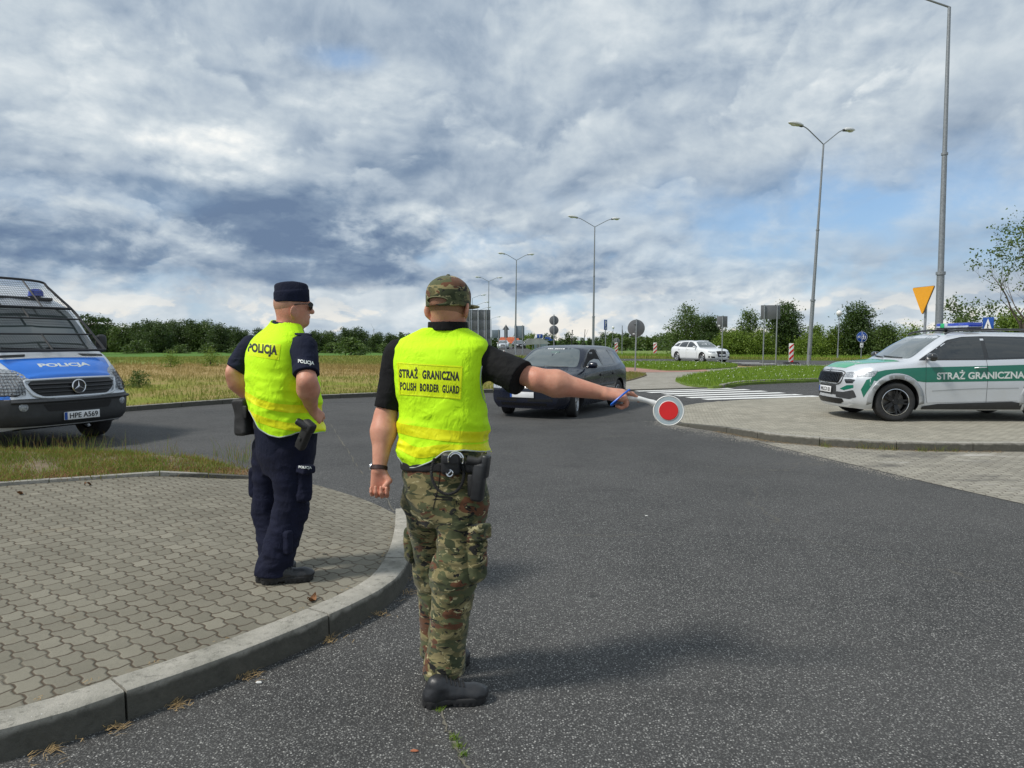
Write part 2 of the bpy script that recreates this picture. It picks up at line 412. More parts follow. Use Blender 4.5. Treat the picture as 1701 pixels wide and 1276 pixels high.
def paving(name, ang, lo, hi, joint, px=0.130, py=0.102, moss=0.3, jw=0.0045, zig=0.16, stain=0.0):
    m, b = new_mat(name); p = coord(); q = mapping(p, rot=(0, 0, ang))
    q = V_('ADD', q, V_('SCALE', V_('SUBTRACT', noise(p, 1.2, 3, 0.5, col=True), (0.5, 0.5, 0.5)), 0.035))
    x, y, z = sep(q); a = x / px; r = y / py
    tri = M_('PINGPONG', a * 1.0 + 0.25, 0.5)              # zigzag long joint
    r2 = r + (sstep(tri, 0.12, 0.38) - 0.5) * zig * 1.1
    row = M_('FLOOR', r2); fr = r2 - row
    odd = M_('FLOORED_MODULO', row, 2.0)
    a2 = a + odd * 0.5
    tri2 = M_('PINGPONG', r2 * 1.0 + 0.5, 0.5)
    a3 = a2 + (tri2 - 0.25) * 0.22
    colm = M_('FLOOR', a3); fa = a3 - colm
    dr = M_('MINIMUM', fr, 1.0 - fr) * py; da = M_('MINIMUM', fa, 1.0 - fa) * px
    d = M_('MINIMUM', dr, da) + (noise(p, 38, 3, 0.7) - 0.5) * 0.006
    jm = sstep(d, jw * 1.6, jw * 0.5)
    rnd = white(comb(row, colm, 1.0)); rnd2 = white(comb(colm, row, 5.0))
    c = mix(rnd, lo, hi)
    c = mix(sstep(noise(p, 1.1, 6, 0.65), 0.42, 0.68) * 0.45, c, tuple(v_ * 0.70 for v_ in lo))
    c = mix(sstep(noise(p, 160, 2, 0.6), 0.35, 0.75) * 0.35, c, tuple(v_ * 0.55 for v_ in lo))
    c = mix(sstep(rnd2, 0.95, 0.99) * 0.25, c, tuple(min(1, v_ * 1.35) for v_ in hi))
    c = mix(sstep(noise(p, 2.7, 5, 0.7), 0.60, 0.74) * moss, c, (0.17, 0.125, 0.07))
    c = mix(jm * sstep(noise(p, 4.0, 3), 0.25, 0.55, 0.40, 0.90), c, mix(noise(p, 9, 3), joint, tuple(v_ * 1.8 for v_ in joint)))
    if stain:
        ps = mapping(p, rot=(0, 0, 0.15), sc=(0.55, 1.6, 1)); c = mix(sstep(noise(ps, 0.9, 6, 0.7), 0.52, 0.66) * stain, c, (0.075, 0.072, 0.068)); c = mix(sstep(noise(V_('ADD', ps, (5, 3, 1)), 1.1, 6, 0.7), 0.56, 0.68) * stain, c, (0.48, 0.46, 0.42))
    h = sstep(d, 0.0, jw * 2.6) + noise(p, 140, 3, 0.6) * 0.10 + rnd * 0.10
    pset(b, col=c, rough=0.9, spec=0.25, normal=bump(h, 0.8, 0.006))
    return m
MAT['pave_near'] = paving('worn concrete pavers', R(39), (0.185, 0.172, 0.135), (0.240, 0.224, 0.178), (0.050, 0.036, 0.024))
MAT['pave_right'] = paving('sandy concrete pavers', R(12), (0.300, 0.285, 0.235), (0.400, 0.375, 0.310), (0.10, 0.085, 0.06), moss=0.25)
MAT['pave_apron'] = paving('stained concrete pavers', R(12), (0.270, 0.255, 0.215), (0.360, 0.34, 0.285), (0.08, 0.065, 0.05), moss=0.2, stain=0.75)
MAT['pave_back'] = paving('footpath pavers', R(5), (0.30, 0.285, 0.245), (0.38, 0.36, 0.315), (0.12, 0.10, 0.08), px=0.2, py=0.1, moss=0.3)
MAT['pave_red'] = plain('red cycle path', (0.34, 0.19, 0.15), 0.9, 0, 0.2, 2.0, 0.2)

def kerbstone(name, c0=(0.27, 0.26, 0.225), c1=(0.40, 0.38, 0.335)):
    m, b = new_mat(name); p = coord()
    c = mix(lstep(noise(p, 7, 6, 0.65), 0.3, 0.7), c0, c1)
    c = mix(sstep(noise(p, 22, 5, 0.7), 0.52, 0.66) * 0.55, c, tuple(v_ * 0.45 for v_ in c0))
    c = mix(sstep(noise(p, 2.2, 6, 0.7), 0.54, 0.70) * 0.55, c, (0.10, 0.098, 0.08))
    c = mix(sstep(noise(p, 55, 2, 0.5), 0.69, 0.74) * sstep(noise(p, 1.6, 2), 0.5, 0.62), c, (0.62, 0.62, 0.60))
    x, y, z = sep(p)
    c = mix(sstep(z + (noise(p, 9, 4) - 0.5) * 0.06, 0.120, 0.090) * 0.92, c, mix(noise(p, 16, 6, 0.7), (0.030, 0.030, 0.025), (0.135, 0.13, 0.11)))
    pset(b, col=c, rough=0.92, spec=0.2, normal=bump(noise(p, 45, 6, 0.7), 0.75, 0.010))
    return m
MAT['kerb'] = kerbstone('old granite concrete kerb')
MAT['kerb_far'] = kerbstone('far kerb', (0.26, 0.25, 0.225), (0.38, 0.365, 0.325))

def field_mat():
    m, b = new_mat('meadow ground'); p = coord(); x, y, z = sep(p)
    w = (noise(mapping(p, sc=(0.35, 1, 1)), 0.10, 5, 0.6) - 0.5)
    yy = y + w * 26.0
    g_far = (0.090, 0.185, 0.040); tan = (0.36, 0.26, 0.115); green = (0.220, 0.245, 0.045); dry = (0.30, 0.235, 0.09)
    c = mix(sstep(yy, 25, 31), mix(sstep(noise(p, 0.45, 5, 0.65), 0.4, 0.62), dry, green), tan)
    c = mix(sstep(yy, 44, 54), c, mix(sstep(noise(mapping(p, sc=(0.3, 1, 1)), 0.09, 4, 0.6), 0.45, 0.6), (0.135, 0.185, 0.040), (0.21, 0.22, 0.065)))
    c = mix(sstep(yy, 100, 112), c, g_far)
    c = mix(sstep(noise(p, 1.1, 6, 0.7), 0.5, 0.72) * 0.4, c, (0.13, 0.165, 0.035))
    c = mix(sstep(noise(p, 8, 4, 0.7), 0.45, 0.75) * 0.4, c, (0.10, 0.085, 0.04))
    pset(b, col=c, rough=0.95, spec=0.1, normal=bump(noise(p, 6, 6, 0.7), 0.8, 0.08))
    return m
MAT['field'] = field_mat()
def blades_mat(name, cols, scale=2.5, dryc=(0.30, 0.22, 0.10), dry=0.35, thr=0.5, band=False):
    m, b = new_mat(name); p = coord()
    n1 = noise(p, scale, 4, 0.6); n2 = white(V_('SCALE', V_('FLOOR', V_('SCALE', p, 40.0)), 1.0))
    c = mix(lstep(n1, 0.35, 0.65), cols[0], cols[1])
    c = mix(n2 * 0.6, c, cols[2])
    c = mix(sstep(n1 * 0.6 + n2 * 0.4, thr, thr + 0.12) * dry, c, dryc)
    if band:
        yy = sep(p)[1] + (noise(mapping(p, sc=(0.35, 1, 1)), 0.10, 5, 0.6) - 0.5) * 20.0
        c = mix(M_('MULTIPLY', sstep(yy, 25, 31), sstep(yy, 52, 44)) * 0.8, c, mix(n2, (0.42, 0.29, 0.13), (0.34, 0.26, 0.10)))
    pset(b, col=c, rough=0.7, spec=0.25)
    b.inputs['Transmission Weight'].default_value = 0.0
    # light coming through the blades
    tr = m.node_tree.nodes.new('ShaderNodeBsdfTranslucent'); put(tr.inputs[0], c)
    ms = m.node_tree.nodes.new('ShaderNodeMixShader'); ms.inputs[0].default_value = 0.3
    out = m.node_tree.nodes['Material Output']
    m.node_tree.links.new(b.outputs[0], ms.inputs[1]); m.node_tree.links.new(tr.outputs[0], ms.inputs[2]); m.node_tree.links.new(ms.outputs[0], out.inputs[0])
    return m
MAT['lawn'] = blades_mat('lawn grass', [(0.12, 0.23, 0.022), (0.19, 0.31, 0.03), (0.26, 0.34, 0.05)], 1.2, dry=0.15, thr=0.62)
MAT['verge'] = blades_mat('verge grass', [(0.12, 0.20, 0.022), (0.20, 0.29, 0.04), (0.30, 0.27, 0.08)], 1.5, (0.30, 0.15, 0.07), 0.7, 0.49)
MAT['meadow'] = blades_mat('meadow grass', [(0.17, 0.24, 0.035), (0.27, 0.30, 0.060), (0.34, 0.31, 0.10)], 0.25, (0.40, 0.28, 0.12), 0.35, 0.52, band=True)
MAT['straw'] = plain('dry straw', (0.33, 0.225, 0.10), 0.8, 0, 0.3, 30)
MAT['soil'] = plain('bare soil', (0.15, 0.115, 0.07), 0.95, 0, 0.35, 6, 0.8, bs=30)
MAT['lawn_ground'] = plain('lawn soil', (0.13, 0.19, 0.03), 0.95, 0, 0.3, 3, 0.8, bs=30)
MAT['flower'] = plain('white petals', (0.85, 0.85, 0.82), 0.6, 0, 0.05, 10)
def leaf(name, dark, light, back=0.35, scale=0.7, rough=0.5):
    m, b = new_mat(name); p = coord()
    g = S.nt.nodes.new('ShaderNodeNewGeometry'); rnd = S(g.outputs['Random Per Island'])
    c = mix(lstep(noise(p, scale, 3, 0.6), 0.32, 0.68), dark, light)
    c = mix(rnd * 0.55, c, tuple(v_ * 1.5 for v_ in light))
    pset(b, col=c, rough=rough, spec=0.35)
    tr = m.node_tree.nodes.new('ShaderNodeBsdfTranslucent'); put(tr.inputs[0], mix(0.3, c, (0.2, 0.3, 0.02)))
    ms = m.node_tree.nodes.new('ShaderNodeMixShader'); ms.inputs[0].default_value = back
    out = m.node_tree.nodes['Material Output']
    m.node_tree.links.new(b.outputs[0], ms.inputs[1]); m.node_tree.links.new(tr.outputs[0], ms.inputs[2]); m.node_tree.links.new(ms.outputs[0], out.inputs[0])
    return m
MAT['leaf_wood'] = leaf('far wood leaves', (0.030, 0.055, 0.018), (0.060, 0.095, 0.030), 0.25, 0.12)
MAT['leaf_wood2'] = leaf('far wood leaves light', (0.045, 0.085, 0.020), (0.095, 0.14, 0.036), 0.25, 0.12)
MAT['leaf_dark'] = leaf('dark maple leaves', (0.025, 0.050, 0.014), (0.055, 0.095, 0.024), 0.3, 0.5)
MAT['leaf_mid'] = leaf('birch leaves', (0.050, 0.085, 0.022), (0.095, 0.145, 0.036), 0.3, 0.5)
MAT['leaf_light'] = leaf('hedge leaves', (0.085, 0.145, 0.020), (0.165, 0.235, 0.034), 0.35, 0.6)
MAT['bark'] = plain('bark', (0.085, 0.07, 0.055), 0.9, 0, 0.3, 12, 0.6)

# ================================================================== GROUND
def sm(t): t = max(0.0, min(1.0, t)); return t * t * (3 - 2 * t)
def field_z(x, y):
    left = sm((2.0 - x) / 14.0)
    d = sm((math.hypot(x, y) - 26) / 190.0)
    und = 0.05 * math.sin(x * 0.21) * math.sin(y * 0.17) * sm((y - 20) / 10)
    return -0.03 - 2.1 * d * left - 0.9 * d * (1 - left) + und
def ground_sheet():
    xs = sorted(set([-3000, -1500, -800, -500, -350, 350, 500, 800, 1500, 3000] + list(range(-250, 251, 10)) + list(range(-60, 61, 3))))
    ys = sorted(set([-400, -100, -30, -10, 350, 400, 500, 700, 1000, 1600, 3500] + list(range(0, 301, 10)) + list(range(0, 90, 3))))
    vs = [(x, y, field_z(x, y) if y > 0 else -0.03) for y in ys for x in xs]; n = len(xs)
    fs = [(j * n + i, j * n + i + 1, (j + 1) * n + i + 1, (j + 1) * n + i) for j in range(len(ys) - 1) for i in range(n - 1)]
    o = link('ground', pymesh('ground', vs, fs), MAT['field'], None, True); tag(o, kind='structure'); return o
ground_sheet()

def sheet(name, poly, z, mat, kind='structure', depth=0.0):
    """flat sheet, or a slab with sides when depth is given"""
    mb = MB()
    if depth: mb.prism([(p[0], p[1]) for p in poly], z - depth, z)
    else: mb.add([(p[0], p[1], z) for p in poly], [tuple(range(len(poly)))])
    o = mb.build(name, mat, None, False)
    bm = bmesh.new(); bm.from_mesh(o.data); bm.normal_update(); bmesh.ops.triangulate(bm, faces=[f for f in bm.faces if len(f.verts) > 4]); 
    for f in bm.faces:
        if not depth and f.normal.z < 0: f.normal_flip()
    bm.to_mesh(o.data); bm.free()
    if kind: o['kind'] = kind
    return o
def gp(lst, z=0.0): return [G(a, b, z) for a, b in lst]
def cat2(pts, per=6): return [(p.x, p.y) for p in catmull([Vector((q[0], q[1], 0)) for q in pts], per)]

# road surface around the junction
far_left = [(-60, 9.0), (-24, 12.6)] + [(p.x, p.y) for p in gp([(0, 697), (205, 684), (400, 669.5), (620, 659.5), (820, 652.5), (1037, 650), (1200, 645.5), (1238, 639), (1306, 636), (1380, 633.5)])] + [(18.5, 30.0), (40, 33.5), (70, 37)]
far_edge = cat2(far_left, 5)
road_poly = far_edge + [(70, -8), (-60, -8)]
sheet('road', road_poly, 0.0, MAT['asphalt'])

def kerb_run(name, pts, w, h, mat, seg=1.0, z0=-0.02, h_end=None, gap=0.010, side=1):
    """kerb stones laid along a line; the line is the foot of the road side face, the stone lies to its left (side 1) or right"""
    P = [Vector((p[0], p[1], 0)) for p in pts]
    L = [0.0]
    for i in range(1, len(P)): L.append(L[-1] + (P[i] - P[i - 1]).length)
    def at(s):
        s = max(0, min(L[-1], s))
        for i in range(1, len(P)):
            if s <= L[i] or i == len(P) - 1:
                t = (s - L[i - 1]) / max(1e-6, L[i] - L[i - 1]); d = (P[i] - P[i - 1]).normalized(); return P[i - 1].lerp(P[i], t), d
    mb = MB(); s = 0.0; rr = random.Random(5)
    while s < L[-1] - 0.05:
        e = min(L[-1], s + seg); n = 5; ring = []
        jz = rr.uniform(-0.004, 0.004)
        for k in range(n + 1):
            ss = s + gap / 2 + (e - s - gap) * k / n
            p, d = at(ss); nrm = Vector((-d.y, d.x, 0)) * side
            hh = (h if h_end is None else h + (h_end - h) * ss / L[-1]) + jz
            b = 0.014
            ring.append([p + Vector((0, 0, z0)), p + nrm * 0.006 + Vector((0, 0, hh - b)), p + nrm * (b * 0.45) + Vector((0, 0, hh - b * 0.35)), p + nrm * b * 1.3 + Vector((0, 0, hh)), p + nrm * (w - 0.006) + Vector((0, 0, hh)), p + nrm * w + Vector((0, 0, hh - 0.006)), p + nrm * w + Vector((0, 0, z0))])
        m = 7; vs = [v for r_ in ring for v in r_]
        fs = [(i * m + k, i * m + k + 1, (i + 1) * m + k + 1, (i + 1) * m + k) for i in range(n) for k in range(m - 1)]
        fs += [tuple(range(m)), tuple(n * m + k for k in range(m))[::-1]]
        mb.add(vs, fs); s = e
    o = mb.build(name, mat, None, 50); o['kind'] = 'structure'
    return o

# --- near left pavement with its big curved kerb
foot_px = [(-420, 1345), (-200, 1310), (0, 1267), (74, 1248), (218, 1195), (375, 1136), (562, 1053), (654, 999), (684, 950), (692, 905), (690, 868)]
foot = cat2([(p.x, p.y) for p in gp(foot_px)], 8)
KW = 0.165
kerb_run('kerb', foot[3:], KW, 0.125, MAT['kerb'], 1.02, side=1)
def offset_line(pts, d):
    out = []
    for i in range(len(pts)):
        a = Vector(pts[max(0, i - 1)]); b = Vector(pts[min(len(pts) - 1, i + 1)]); t = (b - a).normalized(); out.append((pts[i][0] - t.y * d, pts[i][1] + t.x * d))
    return out
inner = offset_line(foot, KW + 0.004)
arc = cat2([(p.x, p.y) for p in gp([(668, 862), (646, 849), (600, 829), (523, 806), (470, 797), (430, 791)])], 5)
strip_near = [(p.x, p.y) for p in gp([(423, 790), (412, 790), (300, 797), (150, 808), (0, 819), (-200, 838), (-500, 872)], 0.05)]
strip_near = cat2(strip_near, 4)
pave_poly = inner + arc + strip_near[0:] + [(-9, 2.0)]
def pave_z(x, y):
    d = min(math.hypot(x - a, y - b) for a, b in arc)
    return 0.004 + 0.112 * sm(d / 1.3)
def draped(name, poly, zf, mat, step=0.12, kind='structure'):
    """a sheet cut into small faces so that it can follow a slope"""
    bm = bmesh.new(); vs = [bm.verts.new((p[0], p[1], 0)) for p in poly]
    f = bm.faces.new(vs); f.normal_update()
    bmesh.ops.triangulate(bm, faces=[f])
    xs = [p[0] for p in poly]; ys = [p[1] for p in poly]
    for ax, lo, hi in ((0, min(xs), max(xs)), (1, min(ys), max(ys))):
        k = lo + step
        while k < hi:
            nn = Vector((1, 0, 0)) if ax == 0 else Vector((0, 1, 0))
            bmesh.ops.bisect_plane(bm, geom=bm.verts[:] + bm.edges[:] + bm.faces[:], plane_co=nn * k, plane_no=nn, dist=1e-5); k += step
    for v in bm.verts: v.co.z = zf(v.co.x, v.co.y)
    for f in bm.faces:
        if f.normal.z < 0: f.normal_flip()
    me = bpy.data.meshes.new(name); bm.to_mesh(me); bm.free()
    o = link(name, me, mat, None, True); 
    if kind: o['kind'] = kind
    return o
draped('pavement', pave_poly, pave_z, MAT['pave_near'], 0.25)

# --- grass strip behind it, edged by a thin concrete kerb
strip_far = [(p.x, p.y) for p in gp([(427, 786), (400, 774), (330, 763), (220, 757), (100, 754), (0, 753), (-200, 756), (-500, 766)], 0.04)]
strip_far = cat2(strip_far, 4)
strip_poly = strip_near + strip_far[::-1]
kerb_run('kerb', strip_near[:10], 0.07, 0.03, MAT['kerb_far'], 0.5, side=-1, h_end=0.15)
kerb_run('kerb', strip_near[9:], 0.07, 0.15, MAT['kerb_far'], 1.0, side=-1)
tipx, tipy = strip_near[0]
def verge_z(x, y):
    e = min(math.hypot(x - a, y - b) for a, b in strip_far); return 0.012 + 0.12 * sm(math.hypot(x - tipx, y - tipy) / 1.6) * sm((e + .05) / 0.45)
draped('verge', [(p[0], p[1] + .02) for p in strip_near] + strip_far[::-1], verge_z, MAT['soil'], 0.2)

# --- kerb on the far side of the road, along the meadow
fk = cat2([(-24, 12.6)] + [(p.x, p.y) for p in gp([(0, 697), (205, 684), (400, 669.5), (620, 659.5), (820, 652.5), (900, 651)])], 6)
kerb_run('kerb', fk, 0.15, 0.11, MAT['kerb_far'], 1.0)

# --- right hand paved island with the parked patrol car
ISL_Z = 0.10
isl_near = cat2([(p.x, p.y) for p in gp([(1112, 700), (1125, 706.5), (1150, 711), (1200, 719), (1250, 728.5), (1290, 735), (1400, 744), (1550, 750), (1701, 751), (1950, 752), (2400, 754)])], 5)
isl_far = cat2([(p.x, p.y) for p in gp([(1112, 700), (1110, 690), (1122, 680), (1145, 673), (1185, 668.5), (1270, 663.5), (1370, 659.5), (1480, 656), (1701, 651), (2100, 645)])], 5)
def isl_z(x, y):
    d = math.hypot(x - isl_near[0][0], y - isl_near[0][1]); dn = min(math.hypot(x - a, y - b) for a, b in isl_far)
    return 0.006 + (ISL_Z - 0.006) * sm(d / 3.2) * sm(0.12 + dn / 0.9)
isl_in = offset_line(isl_near, 0.13)
draped('pavement', isl_in[1:] + isl_far[::-1][:-2], isl_z, MAT['pave_right'], 0.7)
# the kerb grows out of the ground at the island's tip
tip = isl_near
half = 22
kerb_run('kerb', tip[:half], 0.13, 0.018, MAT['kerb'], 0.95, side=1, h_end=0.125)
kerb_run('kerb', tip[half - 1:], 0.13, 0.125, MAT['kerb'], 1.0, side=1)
apron = cat2([(p.x, p.y) for p in gp([(1228, 726.5), (1290, 742.5), (1350, 757), (1450, 780), (1550, 804), (1701, 838), (1950, 893), (2400, 990)])], 4)
sheet('pavement', apron + [(p[0], p[1] - 0.004) for p in isl_near[::-1] if p[0] > apron[0][0] + 0.1], 0.005, MAT['pave_apron'])

# --- zebra crossing
def zebra_mat():
    m, b = new_mat('worn road paint'); p = coord()
    c = mix(sstep(noise(p, 5, 6, 0.7), 0.60, 0.70) * 0.7, (0.78, 0.78, 0.76), (0.10, 0.10, 0.10))
    pset(b, col=c, rough=0.6); return m
MAT['paint'] = zebra_mat()
zl = [((1057, 650), (1214, 645.4)), ((1077, 652.3), (1242, 647.5)), ((1103, 655), (1270, 650)), ((1123, 657.8), (1300, 652.8)), ((1143, 660.9), (1328, 655.8)), ((1170, 663.8), (1357, 658.2))]
mz = MB()
for (a, b_) in zl:
    A = G(*a); B = G(*b_); d = (B - A).normalized(); nrm = Vector((-d.y, d.x, 0)) * 0.17
    mz.add([A - nrm + Vector((0, 0, .006)), B - nrm + Vector((0, 0, .006)), B + nrm + Vector((0, 0, .006)), A + nrm + Vector((0, 0, .006))], [(0, 1, 2, 3)])
o = mz.build('crossing_marking', MAT['paint'], None, False); o['kind'] = 'structure'

# --- footpaths and lawns beyond the road
back_poly = [(p.x, p.y) for p in gp([(985, 651), (1037, 649), (1200, 644.5), (1236, 638), (1306, 634.6), (1380, 632)])] + [(19, 31.5), (34, 34.5), (34, 40.0), (10, 40), (2.5, 38), (1.5, 30)]
sheet('footpath', back_poly, 0.035, MAT['pave_back'], depth=0.055)
kerb_run('kerb', cat2([(p.x, p.y) for p in gp([(985, 651.3), (1037, 650), (1200, 645.5)])], 4), 0.12, 0.045, MAT['kerb_far'], 1.0)
kerb_run('kerb', cat2([(p.x, p.y) for p in gp([(1202, 645.3), (1238, 639), (1306, 636), (1380, 633.5)])] + [(18.5, 30.0), (30, 32.2)], 5), 0.15, 0.13, MAT['kerb_far'], 1.0)
lawn_r = cat2([(p.x, p.y) for p in gp([(1122, 632), (1141, 639), (1176, 642), (1202, 641), (1240, 636), (1306, 633), (1376, 630.5)], 0.08)] + [(18.6, 30.6), (30, 32.8), (36, 36), (33, 40.5), (24, 40.8)] + [(p.x, p.y) for p in gp([(1376, 609.5), (1294, 609.5), (1235, 613), (1188, 618), (1145, 625), (1122, 632)], 0.06)], 3)
sheet('lawn', lawn_r, 0.085, MAT['lawn_ground'], depth=0.1)
lawn_b = cat2([(0.6, 27.0), (1.2, 26.0), (2.6, 30.0)] + [(p.x, p.y) for p in gp([(1030, 609), (1106, 614.5), (1165, 613), (1205, 610.5), (1225, 608)], 0.08)] + [(13.2, 44.0), (11.0, 46.5), (4, 47.5), (0.5, 48.0), (-1.0, 44), (-0.2, 34)], 3)
sheet('lawn', lawn_b, 0.085, MAT['lawn_ground'], depth=0.1)
red = [(p.x, p.y) for p in gp([(985, 622), (1035, 619), (1110, 618.2), (1180, 617), (1170, 613.5), (1106, 615), (1030, 609.2), (985, 610)], 0.04)]
sheet('cycle_path', red, 0.042, MAT['pave_red'])
mound = cat2([(p.x, p.y) for p in gp([(1036, 634), (1050, 631), (1066, 626.5), (1074, 623), (1068, 620.5), (1050, 619), (1036, 619.5), (1010, 622), (1015, 632), (1036, 634)], 0.05)], 3)
sheet('verge', mound, 0.07, MAT['soil'], depth=0.08)

# --- second road, where the white estate car is waiting, and its far pavement
road2 = [(-2, 49.5), (4, 48.5), (11.3, 47.4), (14.2, 44.0), (17.5, 41.6), (26, 41.2), (45, 42.5), (75, 46), (75, 53), (45, 50.0), (26, 50.5), (14, 55.5), (4, 57.5), (-3, 58)]
sheet('road', cat2(road2 + [road2[0]], 3)[:-1], 0.06, MAT['asphalt'], depth=0.2)
path2 = [(-3, 60), (4, 59.5), (14, 57.2), (26, 52.0), (45, 51.4), (75, 54.4), (75, 57.5), (45, 54), (26, 54.5), (14, 60), (4, 62.5), (-3, 63)]
sheet('footpath', path2, 0.07, MAT['pave_back'], depth=0.2)
vb = [(-3, 58.1), (4, 57.6), (14, 55.6), (26, 50.6), (45, 50.1), (75, 53.1), (75, 54.2), (45, 51.3), (26, 51.9), (14, 57.1), (4, 59.4), (-3, 59.9)]
sheet('verge', vb, 0.10, MAT['lawn_ground'], depth=0.2)
sheet('lawn', [(-3, 63.1), (4, 62.6), (14, 60.1), (26, 54.6), (45, 54.1), (75, 57.6), (120, 70), (90, 110), (20, 100), (-6, 92)], 0.05, MAT['lawn_ground'], depth=1.5)
mk = MB()
for a, b_ in (((1215, 604.2), (1262, 604.2)), ((1232, 606.3), (1290, 606.3)), ((1290, 608.6), (1378, 608.8))):
    A = G(*a); B = G(*b_); d = (B - A).normalized(); nr = Vector((-d.y, d.x, 0)) * 0.22
    for P in (A, B): P.z = 0.068
    mk.add([A - nr, B - nr, B + nr, A + nr], [(0, 1, 2, 3)])
o = mk.build('road_marking', MAT['paint'], None, False); o['kind'] = 'structure'
# distant main road with the queue of cars
road3 = [(1.0, 57), (3.4, 57), (3.0, 90), (2.5, 160), (-2, 160), (-2.6, 90), (-5.5, 57)]
sheet('road', road3, 0.075, MAT['asphalt'], depth=2.0)

# ================================================================== PLANTS
def cards(pos, size, rng, aspect=1.6, up_bias=0.0, droop=0.0):
    """leaf sized four cornered faces with random turns; pos Nx3, size N"""
    n = len(pos); a = rng.normal(size=(n, 3)); a[:, 2] -= droop; a /= np.linalg.norm(a, axis=1)[:, None]
    b = rng.normal(size=(n, 3)); b[:, 2] += up_bias; b -= a * (a * b).sum(1)[:, None]; b /= np.linalg.norm(b, axis=1)[:, None]
    L = size[:, None] * 0.5; W = L / aspect
    c = np.cross(a, b) * L * 0.25
    v = np.stack([pos - a * L, pos + b * W + c, pos + a * L, pos - b * W + c], 1).reshape(-1, 3)
    f = np.arange(n * 4).reshape(-1, 4)
    return v, f
def np_mesh(name, v, f):
    me = bpy.data.meshes.new(name); n = len(v); m = len(f); k = f.shape[1]
    me.vertices.add(n); me.vertices.foreach_set('co', v.astype(np.float32).ravel())
    me.loops.add(m * k); me.loops.foreach_set('vertex_index', f.astype(np.int32).ravel())
    me.polygons.add(m); me.polygons.foreach_set('loop_start', (np.arange(m) * k).astype(np.int32))
    me.update(calc_edges=True); return me
def crown_mesh(lobes, n_clump, per, leaf_s, seed, spread=0.5, shell=0.55, cut=None):
    """foliage: clumps of leaves scattered through the volume of several lobes (cx,cy,cz,rx,ry,rz)"""
    rng = np.random.default_rng(seed); L = np.array(lobes); vol = (L[:, 3] * L[:, 4] * L[:, 5]) ** (2 / 3); w = vol / vol.sum()
    idx = rng.choice(len(L), n_clump, p=w); d = rng.normal(size=(n_clump, 3)); d /= np.linalg.norm(d, axis=1)[:, None]
    r = shell + (1 - shell) * rng.random(n_clump) ** 0.6
    r *= 1 + 0.16 * np.sin(d[:, 0] * 5 + idx) * np.cos(d[:, 2] * 6 + idx * 2)
    cc = L[idx, :3] + d * L[idx, 3:6] * r[:, None]
    pos = np.repeat(cc, per, 0) + rng.normal(size=(n_clump * per, 3)) * spread * np.repeat(0.5 + rng.random(n_clump), per)[:, None] * np.array([1, 1, 0.6])
    if cut is not None: pos = pos[pos[:, 2] > cut]
    size = leaf_s * (0.6 + 0.8 * rng.random(len(pos)))
    v, f = cards(pos, size, rng); return np_mesh('crown', v, f)
def branch_tubes(mb, p, d, length, r, depth, rng, ends, bend=0.25, split=3, shrink=0.68, up=0.12, nseg=4):
    pts = [p.copy()]; dd = d.copy()
    for i in range(nseg):
        dd = (dd + Vector((rng.uniform(-1, 1), rng.uniform(-1, 1), rng.uniform(-0.6, 1))) * bend * 0.5 + Vector((0, 0, up * 0.4))).normalized()
        pts.append(pts[-1] + dd * length / nseg)
    rad = [r * (1 - 0.45 * i / nseg) for i in range(nseg + 1)]
    mb.tube(pts, rad, 6 if r > 0.03 else 4, cap=False)
    if depth == 0: ends.append((pts[-1], dd)); ends.append((pts[-2], dd)); return
    for k in range(split):
        t = rng.choice([nseg, nseg, nseg - 1, nseg - 2]) if k else nseg
        ax = Vector((rng.uniform(-1, 1), rng.uniform(-1, 1), rng.uniform(-0.3, 0.9))).normalized()
        nd = (dd * 0.75 + ax * 0.75).normalized()
        branch_tubes(mb, pts[t].copy(), nd, length * shrink * rng.uniform(0.75, 1.15), rad[t] * 0.66, depth - 1, rng, ends, bend, split, shrink, up, nseg)
def tree_proto(name, seed, H, W, n_clump, per, leaf_s, mat, trunk_h=0.3, trunk_r=0.16, lobes_n=9, spread=0.5, flat=1.0, shell=0.5, low=0.1):
    rng = random.Random(seed); lobes = []
    for k in range(lobes_n):
        t = k / max(1, lobes_n - 1); z = H * (low + 0.14 + (0.80 - low) * t); rad = W * 0.5 * (0.85 * math.sin(PI * (0.28 + 0.66 * t)) ** 0.7)
        a = k * 2.4 + rng.random(); off = rad * rng.uniform(0.25, 0.6)
        s = W * rng.uniform(0.20, 0.30) * (1.15 - 0.5 * t)
        lobes.append((math.cos(a) * off, math.sin(a) * off, z, s * 1.1, s * 1.1, s * flat * rng.uniform(0.75, 1.05)))
    mb = MB(); mb.tube([(0, 0, -0.3), (0.03 * W, 0, H * trunk_h * 0.6), (0, 0.02 * W, H * trunk_h), (0.02 * W, 0, H * 0.65)], [trunk_r * 1.3, trunk_r, trunk_r * 0.85, trunk_r * 0.35], 8)
    for l in lobes:
        z0 = H * (trunk_h * 0.7 + 0.3 * rng.random()) if l[2] > H * 0.4 else H * 0.2
        mb.tube([(0, 0, min(z0, l[2] * 0.9)), (l[0] * 0.5, l[1] * 0.5, (z0 + l[2]) * 0.5), (l[0], l[1], l[2])], [trunk_r * 0.5, trunk_r * 0.3, trunk_r * 0.1], 5, cap=False)
    me = mb.mesh('trunk'); cm = crown_mesh(lobes, n_clump, per, leaf_s, seed, spread, shell)
    return (name, me, cm, mat)
def place_tree(proto, loc, s, rz, label, cat='tree', group=None, sz=None):
    name, me, cm, mat = proto
    t = thing(name, label, cat, loc, rz, group); t.scale = (s, s, sz or s)
    link('trunk', me, MAT['bark'] if not me.materials else None, t, None); link('crown', cm, mat if not cm.materials else None, t, None)
    return t
rt = random.Random(11)
